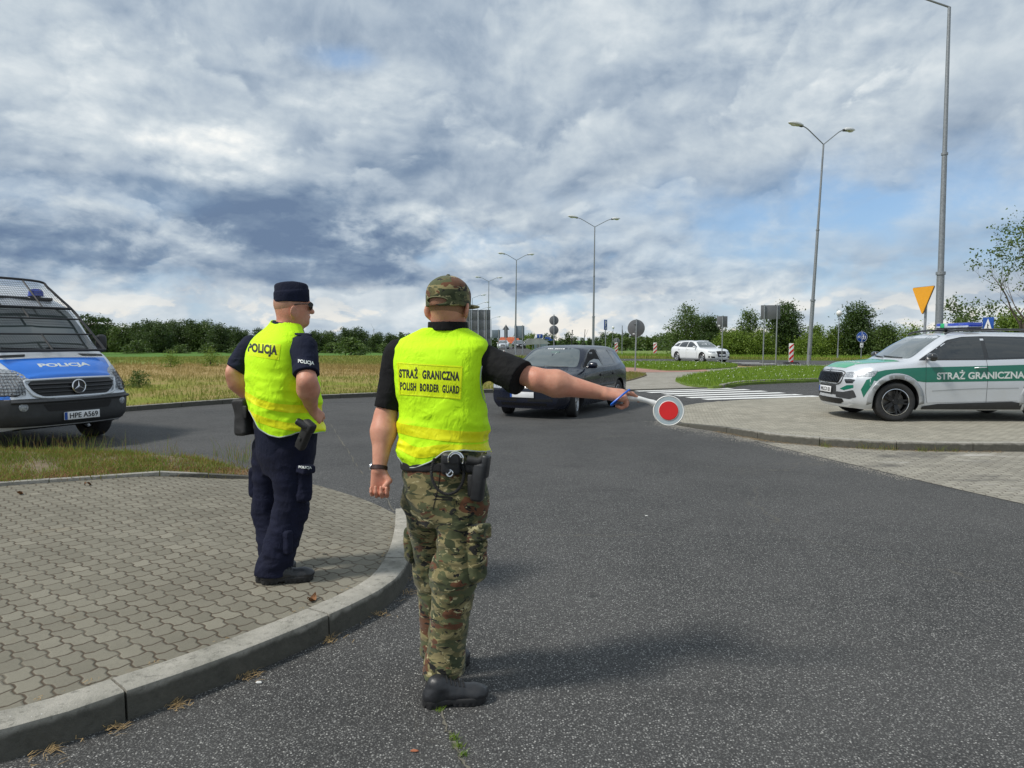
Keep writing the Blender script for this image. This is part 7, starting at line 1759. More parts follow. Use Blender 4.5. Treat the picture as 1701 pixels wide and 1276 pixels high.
def grow(fn, lo, hi, vx, name, smooth=1):
    lo = np.array(lo, float); n = np.ceil((np.array(hi) - lo) / vx).astype(int) + 1; S4 = 4; n = ((n + S4) // S4) * S4
    nc = n // S4
    ci = np.stack(np.meshgrid(*[np.arange(k) for k in nc], indexing='ij'), -1).reshape(-1, 3)
    cd = fn(lo + (ci * S4 + (S4 - 1) / 2) * vx).reshape(nc)
    act = np.abs(cd) < vx * S4 * 1.9 + 0.012
    F = np.repeat(np.repeat(np.repeat(np.where(cd < 0, -1.0, 1.0).astype(np.float32), S4, 0), S4, 1), S4, 2)
    am = np.repeat(np.repeat(np.repeat(act, S4, 0), S4, 1), S4, 2); ii = np.argwhere(am)
    out = np.empty(len(ii), np.float32)
    for s in range(0, len(ii), 400000): out[s:s + 400000] = fn(lo + ii[s:s + 400000] * vx)
    F[am] = out; F[0] = F[-1] = 1; F[:, 0] = F[:, -1] = 1; F[:, :, 0] = F[:, :, -1] = 1
    I = F < 0; any_ = np.zeros(tuple(n - 1), bool); all_ = np.ones(tuple(n - 1), bool)
    sl = lambda a, o: a[o[0]:a.shape[0] - 1 + o[0], o[1]:a.shape[1] - 1 + o[1], o[2]:a.shape[2] - 1 + o[2]]
    offs = [(a, b, c) for a in (0, 1) for b in (0, 1) for c in (0, 1)]
    for o in offs: s_ = sl(I, o); any_ |= s_; all_ &= s_
    cells = np.argwhere(any_ & ~all_); acc = np.zeros((len(cells), 3)); cnt = np.zeros(len(cells))
    cv = {o: F[cells[:, 0] + o[0], cells[:, 1] + o[1], cells[:, 2] + o[2]] for o in offs}
    for a in offs:
        for ax in range(3):
            if a[ax] == 0:
                b = list(a); b[ax] = 1; b = tuple(b); fa, fb = cv[a], cv[b]; m = (fa < 0) != (fb < 0)
                t = np.where(m, fa / np.where(m, fa - fb, 1), 0); p = np.tile(np.array(a, float), (len(cells), 1)); p[:, ax] = t
                acc += p * m[:, None]; cnt += m
    V = lo + (cells + acc / np.maximum(cnt, 1)[:, None]) * vx
    idx = np.full(tuple(n - 1), -1, np.int64); idx[tuple(cells.T)] = np.arange(len(cells)); faces = []
    for ax in range(3):
        o = [0, 0, 0]; o[ax] = 1; a = I[:I.shape[0] - o[0], :I.shape[1] - o[1], :I.shape[2] - o[2]]; b = I[o[0]:, o[1]:, o[2]:]
        e = np.argwhere(a != b); u, w = [(1, 2), (2, 0), (0, 1)][ax]
        ok = (e[:, u] > 0) & (e[:, w] > 0) & (e[:, u] < n[u] - 1) & (e[:, w] < n[w] - 1); e = e[ok]; q = []
        for du, dw in ((-1, -1), (0, -1), (0, 0), (-1, 0)):
            c = e.copy(); c[:, u] += du; c[:, w] += dw; q.append(idx[c[:, 0], c[:, 1], c[:, 2]])
        q = np.stack(q, 1); fl = I[e[:, 0], e[:, 1], e[:, 2]]; q[~fl] = q[~fl][:, ::-1]; faces.append(q)
    Fq = np.concatenate(faces); Fq = Fq[(Fq >= 0).all(1)]
    for _ in range(smooth):
        s = np.zeros_like(V); c = np.zeros(len(V))
        for k in range(4):
            a, b = Fq[:, k], Fq[:, (k + 1) % 4]; np.add.at(s, a, V[b]); np.add.at(c, a, 1); np.add.at(s, b, V[a]); np.add.at(c, b, 1)
        V = V * 0.45 + (s / np.maximum(c, 1)[:, None]) * 0.55
    return V, Fq
def grown(name, fn, lo, hi, vx, mat, parent, base, smooth=1):
    V, Fq = grow(fn, lo, hi, vx, name, smooth); me = np_mesh(name, V - np.array([base[0], base[1], base[2]]), Fq)
    o = link(name, me, mat, parent, True); return o, V, Fq
def bvh_np(V, Fq): return BVHTree.FromPolygons([Vector(v) for v in V], [tuple(int(i) for i in f) for f in Fq])
CAMP = Vector((0, 0, CAM_H))
def stick(name, me, corners, bvh, mat, parent, base, off=0.003, Yfall=3.0, cut=None, smooth=False):
    """lays a flat mesh (x,y in -.5 .. .5) on cloth between four points given in the photograph (tl, tr, br, bl)"""
    bm = bmesh.new(); bm.from_mesh(me); bmesh.ops.remove_doubles(bm, verts=bm.verts[:], dist=1e-6)
    xs = [v.co.x for v in bm.verts]; ys = [v.co.y for v in bm.verts]; x0, x1, y0, y1 = min(xs), max(xs), min(ys), max(ys)
    for v in bm.verts: v.co.x = (v.co.x - x0) / (x1 - x0) - .5; v.co.y = (v.co.y - y0) / (y1 - y0) - .5; v.co.z = 0
    bm.normal_update(); bmesh.ops.triangulate(bm, faces=bm.faces[:])
    if cut:
        for ax in (0, 1):
            k = -.5 + cut[ax]
            while k < .5 - 1e-6:
                nn = Vector((1, 0, 0)) if ax == 0 else Vector((0, 1, 0)); bmesh.ops.bisect_plane(bm, geom=bm.verts[:] + bm.edges[:] + bm.faces[:], plane_co=nn * k, plane_no=nn, dist=1e-6); k += cut[ax]
    tl, tr, br, bl = [Vector(c) for c in corners]; miss = []
    for v in bm.verts:
        u, w = v.co.x + .5, .5 - v.co.y; p = (tl * (1 - u) + tr * u) * (1 - w) + (bl * (1 - u) + br * u) * w; d = ray(p.x, p.y).normalized()
        h = bvh.ray_cast(CAMP, d, 8)
        if h[0] is None: miss.append(v); continue
        v.co = h[0] - d * off - Vector(base)
    if miss: bmesh.ops.delete(bm, geom=miss, context='VERTS')
    m2 = bpy.data.meshes.new(name); bm.to_mesh(m2); bm.free(); return link(name, m2, mat, parent, smooth)
def quad_mesh(): return pymesh('q', [(-.5, -.5, 0), (.5, -.5, 0), (.5, .5, 0), (-.5, .5, 0)], [(0, 1, 2, 3)])

# ------------------------------------------------------------------ cloth and skin
def skin_mat():
    m, b = new_mat('skin'); p = coord(); n = noise(p, 26, 5, 0.6); n2 = noise(p, 7, 3)
    c = mix(lstep(n, 0.3, 0.7), (0.52, 0.235, 0.155), (0.63, 0.320, 0.220)); c = mix(sstep(n2, 0.45, 0.7) * 0.5, c, (0.62, 0.235, 0.165))
    c = mix(sstep(noise(p, 150, 2), 0.68, 0.76) * 0.35, c, (0.26, 0.10, 0.06)); c = mix(sstep(noise(mapping(p, sc=(1, 1, .4)), 42, 4, 0.7), 0.55, 0.72) * 0.22, c, (0.36, 0.14, 0.10))
    pset(b, col=c, rough=0.48, spec=0.4, sss=0.12, normal=bump(noise(p, 220, 4, 0.6) * 0.6 + noise(p, 45, 4, 0.6), 0.35, 0.003)); b.inputs['Subsurface Radius'].default_value = (0.012, 0.005, 0.003); return m
MAT['skin'] = skin_mat()
def cloth(name, col, var=0.2, weave=700, rough=0.85, sheen=0.2, crease=0.15, bs=0.35):
    m, b = new_mat(name); p = coord(); n = noise(p, 9, 5, 0.6)
    c = mix(lstep(n, 0.3, 0.7), tuple(v * (1 - var) for v in col), tuple(min(1, v * (1 + var)) for v in col))
    q = V_('ADD', p, V_('SCALE', noise(p, 5, 3, 0.5, col=True), 0.12))
    rg = M_('ABSOLUTE', noise(mapping(q, rot=(0.3, 0.5, 0), sc=(1, 1, .6)), 9.0, 4, 0.6) - 0.5)
    h = noise(p, weave, 2) * 0.25 + noise(mapping(p, sc=(1, 1, .45)), 34, 5, 0.6) * crease * 3 + sstep(rg, 0.0, 0.10) * crease * 9
    pset(b, col=c, rough=rough, spec=0.25, sheen=sheen, normal=bump(h, bs, 0.004)); return m
MAT['vest'] = cloth('fluorescent vest cloth', (0.58, 1.0, 0.012), 0.03, 500, 0.75, 0.0)
MAT['tape'] = cloth('yellow reflective tape', (0.80, 0.83, 0.010), 0.06, 400, 0.45, 0.0)
MAT['panel'] = cloth('yellow back panel', (0.70, 0.88, 0.010), 0.04, 400, 0.5, 0.0)
MAT['piping'] = plain('grey piping', (0.40, 0.44, 0.42), 0.5)
MAT['shirt_black'] = cloth('black shirt cloth', (0.007, 0.007, 0.008), 0.2, sheen=0.0)
MAT['navy_cloth'] = cloth('navy cloth', (0.007, 0.010, 0.028), 0.2, sheen=0.0)
MAT['navy_trousers'] = cloth('navy trouser cloth', (0.007, 0.009, 0.026), 0.25, 600, sheen=0.0)
MAT['leather'] = plain('black leather', (0.022, 0.023, 0.026), 0.42, 0, 0.25, 30, 0.25)
MAT['nylon'] = plain('black nylon', (0.014, 0.014, 0.015), 0.65, 0, 0.2, 50, 0.3)
MAT['sole'] = plain('black sole', (0.016, 0.016, 0.017), 0.7, 0, 0.2, 30, 0.2)
MAT['strap_blue'] = plain('blue wrist strap', (0.01, 0.12, 0.60), 0.4)
MAT['brown_strap'] = plain('dark brown watch strap', (0.035, 0.012, 0.010), 0.5)
def camo():
    m, b = new_mat('woodland camouflage'); p = coord(); q = mapping(p, rot=(0, 0, 0.4), sc=(1.25, 1.25, 2.5))
    def blot(off, sc, lo, hi, d=0.9): return sstep(noise(V_('ADD', q, off), sc, 4, 0.5, d), lo, hi)
    c = (0.115, 0.105, 0.045)
    c = mix(blot((1, 2, 3), 6.5, .49, .51), c, (0.235, 0.200, 0.095))
    c = mix(blot((4, 7, 1), 7.5, .53, .55), c, (0.045, 0.054, 0.026))
    c = mix(blot((9, 2, 5), 5.0, .575, .59), c, (0.120, 0.052, 0.026))
    c = mix(blot((2, 8, 8), 12.0, .60, .61, 1.2), c, (0.014, 0.014, 0.013))
    c = mix(blot((6, 6, 2), 15.0, .635, .65, 1.0), c, (0.40, 0.36, 0.20))
    c = mix(blot((3, 5, 9), 9.0, .56, .575), c, (0.085, 0.095, 0.045))
    h = noise(p, 600, 2) * 0.3 + noise(p, 30, 5, 0.6) * 0.9
    pset(b, col=c, rough=0.9, spec=0.2, sheen=0.15, normal=bump(h, 0.35, 0.004)); return m
MAT['camo'] = camo()
def stubble():
    m, b = new_mat('cropped hair'); p = coord(); x, y, z = sep(p)
    c = mix(sstep(noise(p, 500, 2), .35, .65), (0.40, 0.205, 0.135), (0.22, 0.125, 0.080))
    pset(b, col=c, rough=0.8, spec=0.2, normal=bump(noise(p, 700, 2), .3, .002)); return m
MAT['stubble'] = stubble()

def hand_field(wrist, d, palm_n, thumb_s, curl, size=1.0, spread=1.0):
    """palm, four bent fingers of unequal length and a thumb; d points along the palm, palm_n out of the palm, thumb_s towards the thumb"""
    d, pn = Vector(d).normalized(), Vector(palm_n).normalized(); s = d.cross(pn).normalized()
    if s.dot(Vector(thumb_s)) < 0: s = -s
    pn = (pn - d * pn.dot(d)).normalized(); W = Vector(wrist); S_ = size; segs = []
    for off, w in ((.030, .020), (.010, .021), (-.012, .020), (-.030, .018)):
        segs.append((W + d * .010 * S_ + s * off * .55 * S_, W + d * .088 * S_ + s * off * S_, .020 * S_, .0145 * S_))
    fl = []
    for k, (off, L) in enumerate(((.032, 1.0), (.011, 1.10), (-.011, 1.02), (-.031, .82))):
        p = W + d * .090 * S_ + s * off * S_; a = 0.0; r = .0105 * S_ * (1 if k < 3 else .88)
        for j, ln in enumerate((.042, .026, .022)):
            a += curl[k][j]; v = (d * math.cos(a) + pn * math.sin(a) + s * off * spread * 1.2).normalized(); q = p + v * ln * L * S_; fl.append((p, q, r * (1 - .08 * j), r * (1 - .08 * (j + 1)))); p = q
    return segs, fl, W, d, pn, s
def person_fields(J):
    """J: dictionary of joints and sizes; returns body function"""
    def body(P):
        hy = R(J['head_yaw']); f = Vector((math.sin(hy), math.cos(hy), 0)); rt_ = Vector((math.cos(hy), -math.sin(hy), 0)); M = Matrix((rt_, f, Vector((0, 0, 1)))).transposed(); h = Vector(J['head']); up = Vector((0, 0, 1))
        d = ell(P, h + up * .025 - f * .012, (.076, .098, .098), M)
        d = un(d, ell(P, h + f * .012 - up * .035, (.064, .078, .082), M), k=.04)                    # jaw and cheeks
        d = un(d, ell(P, h + f * .055 - up * .088, (.034, .034, .026), M), k=.035)                   # chin
        d = un(d, cone(P, h + f * .090 + up * .012, h + f * .112 - up * .022, .009, .015), k=.012)   # nose
        d = un(d, cone(P, h + f * .086 + up * .030 - rt_ * .030, h + f * .086 + up * .030 + rt_ * .030, .012, .012), k=.02)
        d = un(d, cone(P, h + f * .088 - up * .052 - rt_ * .018, h + f * .088 - up * .052 + rt_ * .018, .009, .009), k=.012)
        for s in (-1, 1):
            d = smax(d, -ell(P, h + f * .098 + up * .012 + rt_ * s * .032, (.016, .012, .010), M), .012)
            d = un(d, ell(P, h + f * .082 + up * .010 + rt_ * s * .032, (.013, .013, .011), M), k=.004)
            e = h + rt_ * s * .0925 - up * .024 - f * .012
            ME = M @ Matrix.Rotation(R(36 * s), 3, 'Z') @ Matrix.Rotation(R(8 * s), 3, 'Y'); ear = ell(P, e, (.009, .025, .035), ME); ear = smax(ear, -ell(P, e + rt_ * s * .010 + f * .006, (.006, .013, .022), ME), .004); d = un(d, ear, k=.004)
        nk = Vector(J['neck']); d = un(d, cone(P, nk - up * .04, h - up * .05 - f * .018, J['neck_r'], J['neck_r'] * .92), k=.03)
        d = un(d, loft(P, J['torso']), k=.035)
        for sd in ('L', 'R'):
            S0, E, W_ = J['sh' + sd], J['el' + sd], J['wr' + sd]; ar = J['arm_r']
            d = un(d, cone(P, S0, E, ar * 1.22, ar * .98), k=.05)
            mid = Vector(E).lerp(Vector(W_), .28); fr = J.get('fore' + sd, 1.0)
            d = un(d, cone(P, E, mid, ar * 1.02, ar * 1.08 * fr), cone(P, mid, W_, ar * 1.08 * fr, ar * .66), k=.035)
            segs, fl, W0, dd, pn, s = J['hand' + sd]
            hd = None
            for a, b, r0, r1 in segs: c = cone(P, a, b, r0, r1); hd = c if hd is None else smin(hd, c, .012)
            for a, b, r0, r1 in fl: hd = smin(hd, cone(P, a, b, r0, r1), .003)
            for a, b, r0, r1 in J['thumb' + sd]: hd = smin(hd, cone(P, a, b, r0, r1), .005)
            d = un(d, hd, k=.012)
        for sd in ('L', 'R'):
            d = un(d, cone(P, J['hip' + sd], J['kn' + sd], .075, .052), cone(P, J['kn' + sd], J['an' + sd], .052, .036), k=.03)
        return d
    return body
def thumb(W, d, pn, s, sz, tip=None, open_=.5):
    W = Vector(W); a = W + d * .018 * sz + s * .024 * sz + pn * .008 * sz; b = a + (d * .75 + s * .55 * open_ * 2 + pn * .35).normalized() * .040 * sz
    c = b + ((Vector(tip) - b).normalized() if tip else (d * .9 + s * .1 + pn * .5).normalized()) * .030 * sz; e = c + ((Vector(tip) - c).normalized() if tip else (d * .8 + pn * .6).normalized()) * .024 * sz
    return [(a, b, .016 * sz, .0125 * sz), (b, c, .0125 * sz, .0115 * sz), (c, e, .0115 * sz, .009 * sz)]
def boot(parent, heel, toe, base, name='boot', h=.12, seed=0):
    """low lace up boot: upper, deep treaded sole and laces"""
    H, T = Vector(heel), Vector(toe); L = (T - H).length; d = (T - H); d.z = 0; d.normalize(); s = Vector((d.y, -d.x, 0)); up = Vector((0, 0, 1)); z0 = H.z
    M = Matrix((d, s, up)).transposed(); mid = (H + T) / 2
    def upper(P):
        a = cone_sq(P, H + d * .042 + up * .045, H + d * .060 + up * (h - .01), .038, .038, s, .90)
        a = un(a, cone_sq(P, H + d * .05 + up * .044, T - d * .060 + up * .040, .036, .036, s, 1.12), k=.03)
        a = un(a, ell(P, T - d * .058 + up * .038, (.062, .050, .034), M), k=.02); a = un(a, cone(P, H + d * .075 + up * .085, H + d * .15 + up * .058, .034, .030), k=.03)
        a = un(a, ell(P, T - d * .05 + up * .040, (.050, .047, .030), M), k=.008)
        return np.maximum(a + .0015 * vnoise(P, 60) + .002 * vnoise(P, 25), z0 + .018 - P[:, 2])
    def sole(P):
        v = P - A3(mid); x = v @ A3(d); y = v @ A3(s); z = P[:, 2] - z0; u = np.clip((x + L / 2) / L, 0, 1); w = pchip([0, .12, .4, .72, .92, 1.0], [.038, .043, .040, .054, .047, .034], u)
        e = np.maximum(np.abs(x) - L / 2, -.05); q = np.sqrt(np.maximum(np.abs(x) - (L / 2 - .045), 0) ** 2 + (np.maximum(np.abs(y) - (w - .045), 0)) ** 2) - .045
        tread = .0035 * (np.sin(x * 2 * PI / .026) > .2) * (z < .014); dd = smax(q + tread, np.abs(z - .018) - .018, .004)
        arch = smax(z - .010, np.abs(x + .03) - .018, .004); dd = np.maximum(dd, -np.maximum(arch, -.5))
        return dd
    lo = [min(H.x, T.x) - .09, min(H.y, T.y) - .09, z0 - .01]; hi = [max(H.x, T.x) + .09, max(H.y, T.y) + .09, z0 + h + .06]
    o, V, Fq = grown(name, upper, lo, hi, .0042, MAT['leather'], parent, base, 2); grown('sole', sole, lo, [hi[0], hi[1], z0 + .06], .0038, MAT['sole'], o, base, 1)
    lc = MB(); bv = bvh_np(V, Fq)
    for k in range(5):
        c0 = H + d * (.105 + .018 * k) + up * .2
        pts = []
        for j in range(7):
            p = c0 + s * (-.026 + .052 * j / 6) + d * (.008 * (1 if j % 2 else -1) * (0)); h_ = bv.ray_cast(p, -up, .4)
            if h_[0] is not None: pts.append(h_[0] + up * .003 - Vector(base))
        if len(pts) > 2: lc.tube(pts, .0026, 6)
    if lc.v: lc.build('laces', MAT['nylon'], o)
    return o

def bands(name, vest_obj, specs, mat, base, lift=.0014, gap=None):
    """reflective tape: strips cut out of the vest cloth between two tilted planes and lifted off it"""
    for (x0, z0, x1, z1, half, dip) in specs:
        bm = bmesh.new(); bm.from_mesh(vest_obj.data); sl_ = (z1 - z0) / (x1 - x0)
        for v in bm.verts: v.co.z += dip(v.co.x + base.x)
        for sgn in (1, -1):
            no = Vector((-sl_, 0, 1)).normalized() * sgn; co = Vector((x0 - base.x, 0, z0 - base.z + sgn * half)); bmesh.ops.bisect_plane(bm, geom=bm.verts[:] + bm.edges[:] + bm.faces[:], plane_co=co, plane_no=no, clear_outer=True)
        for v in bm.verts: v.co.z -= dip(v.co.x + base.x)
        bm.normal_update(); ns = [v.normal.copy() for v in bm.verts]
        for v, n_ in zip(bm.verts, ns): v.co += n_ * lift
        me = bpy.data.meshes.new(name); bm.to_mesh(me); bm.free(); link(name, me, mat, vest_obj, True)
def edge_piping(name, V, near, centre, ax1, ax2, mat, parent, base, r=.0032, push=.0015, out=None):
    """a bound edge: follows the rim of an opening, found as the cloth vertices next to the cut"""
    d = near(V); m = np.abs(d) < .0045; Q = V[m] - A3(centre)
    if len(Q) < 12: return
    a = np.arctan2(Q @ A3(ax2), Q @ A3(ax1)); rad = np.hypot(Q @ A3(ax2), Q @ A3(ax1)); pts = []
    nb = 72
    for k in range(nb):
        lo, hi = -PI + 2 * PI * k / nb, -PI + 2 * PI * (k + 1) / nb; s_ = (a >= lo) & (a < hi)
        qq = Q[s_]; pts.append(Vector(qq[np.argmin(np.linalg.norm(qq + A3(centre) - A3(CAMP), axis=1))]) + Vector(centre) if s_.sum() >= 2 else None)
    runs = []; cur = []
    st = next((i for i, p_ in enumerate(pts) if p_ is None), 0)
    for k in range(nb + 1):
        p_ = pts[(st + k) % nb] if k < nb else None
        if p_ is None or (cur and (p_ - cur[-1]).length > .05):
            if len(cur) > 4: runs.append(cur)
            cur = [] if p_ is None else [p_]
        else: cur.append(p_)
    m_ = MB()
    for q in runs:
        for _ in range(3): q = [q[0]] + [(q[i - 1] + q[i] * 2 + q[i + 1]) / 4 for i in range(1, len(q) - 1)] + [q[-1]]
        cm = sum(q, Vector()) / len(q); m_.tube([p_ - Vector(base) + (Vector(out) * push if out is not None else (p_ - CAMP).normalized() * -push) for p_ in q], r, 6)
    if m_.v: m_.build(name, mat, parent)
def hem_line(name, V, hxs, hzs, bv, mat, parent, base, r=.0032, dz=.004):
    pts = []
    for x in np.linspace(hxs[0], hxs[-1], 90):
        z = float(np.interp(x, hxs, hzs)) + dz; h_ = bv.ray_cast(Vector((x, 0, z)), Vector((0, 1, 0)), 8)
        if h_[0] is not None: pts.append(h_[0] + Vector((0, -.0015, 0)) - Vector(base))
    if len(pts) > 4:
        for _ in range(4): pts = [pts[0]] + [(pts[i - 1] + pts[i] * 2 + pts[i + 1]) / 4 for i in range(1, len(pts) - 1)] + [pts[-1]]
        MB().tube(pts, r, 6).build(name, mat, parent)

# ------------------------------------------------------------------ the border guard in camouflage trousers
W = D
def soldier():
    base = G(733, 1160); t = thing('person', 'man in camouflage cap, camouflage trousers and yellow vest, holding a signal paddle out sideways', 'person', base)
    YC = 3.07; sc = YC / FPX
    Z = lambda y: D(738, y, YC).z
    X = lambda x, Y=YC: (x - CX) / FPX * Y
    J = dict(head=W(746, 508, 3.085), foreR=1.13, foreL=1.10, head_yaw=24, neck=W(743, 548, 3.09), neck_r=.057, arm_r=.043)
    yaw = 14
    J['torso'] = [(Z(830), X(738), 3.08, .15, .11, yaw), (Z(790), X(738), 3.08, .165, .115, yaw), (Z(720), X(735), 3.09, .150, .105, yaw), (Z(640), X(733), 3.09, .165, .115, yaw), (Z(590), X(732), 3.09, .175, .10, yaw), (Z(568), X(735), 3.09, .14, .075, yaw), (Z(548), X(742), 3.09, .07, .06, yaw), (Z(535), X(743), 3.09, .055, .05, yaw)]
    J['shL'] = W(662, 590, 3.12); J['elL'] = W(640, 693, 3.10); J['wrL'] = W(630, 779, 3.02)
    J['shR'] = W(806, 598, 3.09); J['elR'] = W(893, 631, 2.99); J['wrR'] = W(1001, 653, 3.0)
    J['hipL'] = W(708, 830, 3.11); J['hipR'] = W(768, 830, 3.03); J['knL'] = W(722, 950, 3.20); J['anL'] = W(730, 1098, 3.25); J['knR'] = W(755, 955, 3.02); J['anR'] = W(733, 1138, 3.06)
    # left hand hangs, curled, palm to the back
    wl = J['wrL'] + (J['wrL'] - J['elL']).normalized() * .004
    hl = hand_field(wl, (.04, -.02, -1), (.05, -1, .1), (1, 0, 0), [(1.0, 1.25, .9), (1.05, 1.3, .9), (1.1, 1.3, .9), (1.1, 1.3, .9)], .96); J['handL'] = hl
    J['thumbL'] = thumb(wl, hl[3], hl[4], hl[5], .96, tip=wl + Vector((.012, -.045, -.085)))
    # right hand grips the paddle: back of the hand up and to the camera
    wr = J['wrR'] + (J['wrR'] - J['elR']).normalized() * .004
    dR = (W(1036, 657, 3.0) - wr).normalized()
    hr = hand_field(wr, dR, (-.15, .45, -1), (0.1, .4, .75), [(.12, .50, .35), (1.05, 1.30, .9), (1.15, 1.35, .9), (1.2, 1.3, .9)], .97); J['handR'] = hr
    J['thumbR'] = thumb(wr, hr[3], hr[4], hr[5], .92, tip=W(1046, 664, 3.05))
    grown('body', person_fields(J), [X(600) - .03, 2.80, .05], [X(1075), 3.48, Z(448)], .0046, MAT['skin'], t, base, 1)
    # cropped hair below the cap
    hy = R(J['head_yaw']); f = Vector((math.sin(hy), math.cos(hy), 0)); rt_ = Vector((math.cos(hy), -math.sin(hy), 0)); up = Vector((0, 0, 1)); M = Matrix((rt_, f, up)).transposed(); h = Vector(J['head'])
    def hair(P):
        a = ell(P, h + up * .025 - f * .012, (.0795, .0995, .0995), M); a = un(a, ell(P, h + f * .012 - up * .035, (.0650, .070, .083), M), k=.04) ; v = P - A3(h); fr = v @ A3(f)
        low_ = A3(h)[2] - .038 - .018 * vnoise(P, 22) * .4 - P[:, 2] - np.clip(fr + .02, 0, 1) * .25
        return np.maximum(np.maximum(a, low_ * -1 * -1), fr - .030)
    grown('hair', hair, h - Vector((.14, .14, .10)), h + Vector((.14, .14, .16)), .004, MAT['stubble'], t, base, 1)
    # camouflage cap
    cc = h + up * .040 - f * .006
    def cap(P):
        v = (P - A3(cc)) @ np.array(M); z = v[:, 2]
        a = ell(P, cc, (.0925, .112, .090), M) + .0025 * np.abs(np.sin(np.arctan2(v[:, 0], v[:, 1]) * 3)) ** .3 * -1 + .002
        side = ell(P, cc - up * .02, (.093, .113, .12), M)
        a = np.where(z < 0, np.maximum(a * 0 + (np.sqrt((v[:, 0] / .0925) ** 2 + (v[:, 1] / .112) ** 2) - 1) * .0925, -1), a)
        a = np.maximum(a, -.045 - z) + .0012 * vnoise(P, 40)
        inner = ell(P, cc, (.083, .102, .082), M); inner = np.where(z < 0, (np.sqrt((v[:, 0] / .083) ** 2 + (v[:, 1] / .102) ** 2) - 1) * .083, inner); a = np.maximum(a, -inner)
        hole = np.maximum(np.abs(v[:, 0]) / .045, 0) ** 2 + ((z + .024) / .013) ** 2 - 1; hole = np.where(v[:, 1] < 0, hole * .012, 1.0); a = np.maximum(a, -hole)
        br = ell(P, cc + f * .125 - up * .040, (.080, .085, .012), M); br = smax(br, -(P @ A3(f) - A3(cc) @ A3(f) - .06), .01); return np.minimum(a, br)
    cp, cv, cf = grown('cap', cap, cc - Vector((.16, .16, .07)), cc + Vector((.22, .24, .13)), .0036, MAT['camo'], t, base, 1)
    sw = MB(); pts = []
    for k in range(17):
        x = -.050 + .100 * k / 16; z = -.024 + .0165 * math.sqrt(max(0, 1 - (x / .052) ** 2)); y = -.1125 * math.sqrt(1 - (x / .093) ** 2) - .0012; pts.append(cc + M @ Vector((x, y, z)) - base)
    sw.tube(pts, .0022, 6); sw.build('opening_binding', plain('olive binding', (.20, .19, .10), .8), cp)
    MB().lathe([(.001, .006), (.007, .004), (.009, 0)], 14, cc + up * .0895 - base).build('button', MAT['camo'], cp)
    # shirt
    tz = lambda dw, dd: [(r_[0], r_[1], r_[2], r_[3] + dw, r_[4] + dd, r_[5]) for r_ in J['torso'][:-2]]
    def sleeve(P, a, b, ra, rb, seed):
        a, b = Vector(a), Vector(b); d = (b - a).normalized(); c = cone(P, a, b + d * .03, ra, rb) + folds(P, (18, 18, 26), -.0045, seed); return np.maximum(c, (P - A3(b)) @ A3(d))
    elL_, elR_ = J['elL'], J['elR']
    hemL = J['shL'].lerp(elL_, .86); hemR = J['shR'].lerp(elR_, .62)
    def shirt(P):
        d = loft(P, tz(.012, .012)); d = un(d, sleeve(P, J['shL'] + Vector((.0, .0, .002)), hemL, .065, .056, 1.0), k=.04)
        # the raised sleeve hangs open below the arm
        a = sleeve(P, J['shR'], W(866, 629, 2.99), .065, .079, 2.0); d = un(d, a, k=.05)
        v = P - A3(W(744, 540, 3.085)); rr = np.sqrt((v[:, 0] / 1.05) ** 2 + v[:, 1] ** 2) - (.0790 - v[:, 2] * .05); col = smax(np.abs(rr) - .0035, np.abs(v[:, 2] + .006) - .022, .003); d = np.minimum(d, col)
        return d
    grown('shirt', shirt, [X(600), 2.84, Z(790)], [X(905), 3.30, Z(528)], .0046, MAT['shirt_black'], t, base, 2)
    # vest
    vl = [(Z(800), X(738), 3.08, 0.198, 0.144, yaw), (Z(760), X(737), 3.08, 0.196, 0.142, yaw), (Z(720), X(735), 3.08, 0.192, 0.136, yaw), (Z(680), X(735), 3.08, 0.188, 0.134, yaw), (Z(640), X(731), 3.08, 0.200, 0.134, yaw), (Z(600), X(729), 3.085, 0.208, 0.126, yaw), (Z(580), X(729), 3.09, .212, .115, yaw), (Z(567), X(732), 3.09, .196, .092, yaw), (Z(558), X(735), 3.09, .160, .080, yaw), (Z(550), X(737), 3.09, .122, .078, yaw), (Z(545), X(738), 3.09, .098, .076, yaw)]
    hem_x = np.array([640, 657, 665, 688, 717, 738, 770, 798, 817, 840]); hem_y = np.array([762, 768, 784, 781, 768, 751, 749, 755, 759, 759.])
    hx = (hem_x - CX) / FPX * 2.95; hz_ = CAM_H - (hem_y - HZ) / FPX * 2.95
    def vest(P):
        d = loft(P, vl, 2.3); z = P[:, 2]; low_ = np.clip((Z(640) - z) / .3, 0, 1)
        d = d + folds(P + np.stack([z * .55, z * 0, z * 0], 1), (5, 5, 9), -.013, 4.0) * (.30 + low_) + folds(P + np.stack([z * -.4, z * 0, z * 0], 1), (11, 11, 15), -.0055, 8.0) * (.25 + low_)
        d = np.maximum(d, (np.interp(P[:, 0], hx, hz_) + .010 * vnoise(P, 9) * 0 - z) * .9)
        # arm holes
        ax, az = X(806, 3.0), Z(630); v = P - np.array([ax + .046, 0, az]); rr = np.sqrt((v[:, 0] / .062) ** 2 + (v[:, 2] / .128) ** 2) - 1; d = smax(d, -rr * .055, .008)
        ax, az = X(651, 3.1), Z(622); v = P - np.array([ax - .092, 0, az]); rr = np.sqrt((v[:, 0] / .062) ** 2 + (v[:, 2] / .125) ** 2) - 1; d = smax(d, -rr * .055, .008)
        v = P - A3(W(744, 546, 3.085)); rr = np.sqrt((v[:, 0] / 1.12) ** 2 + v[:, 1] ** 2) - .072; d = smax(d, -np.maximum(rr, -v[:, 2] + .002 - v[:, 0] * .04 - np.clip(v[:, 1], 0, 1) * .6), .005)
        return d
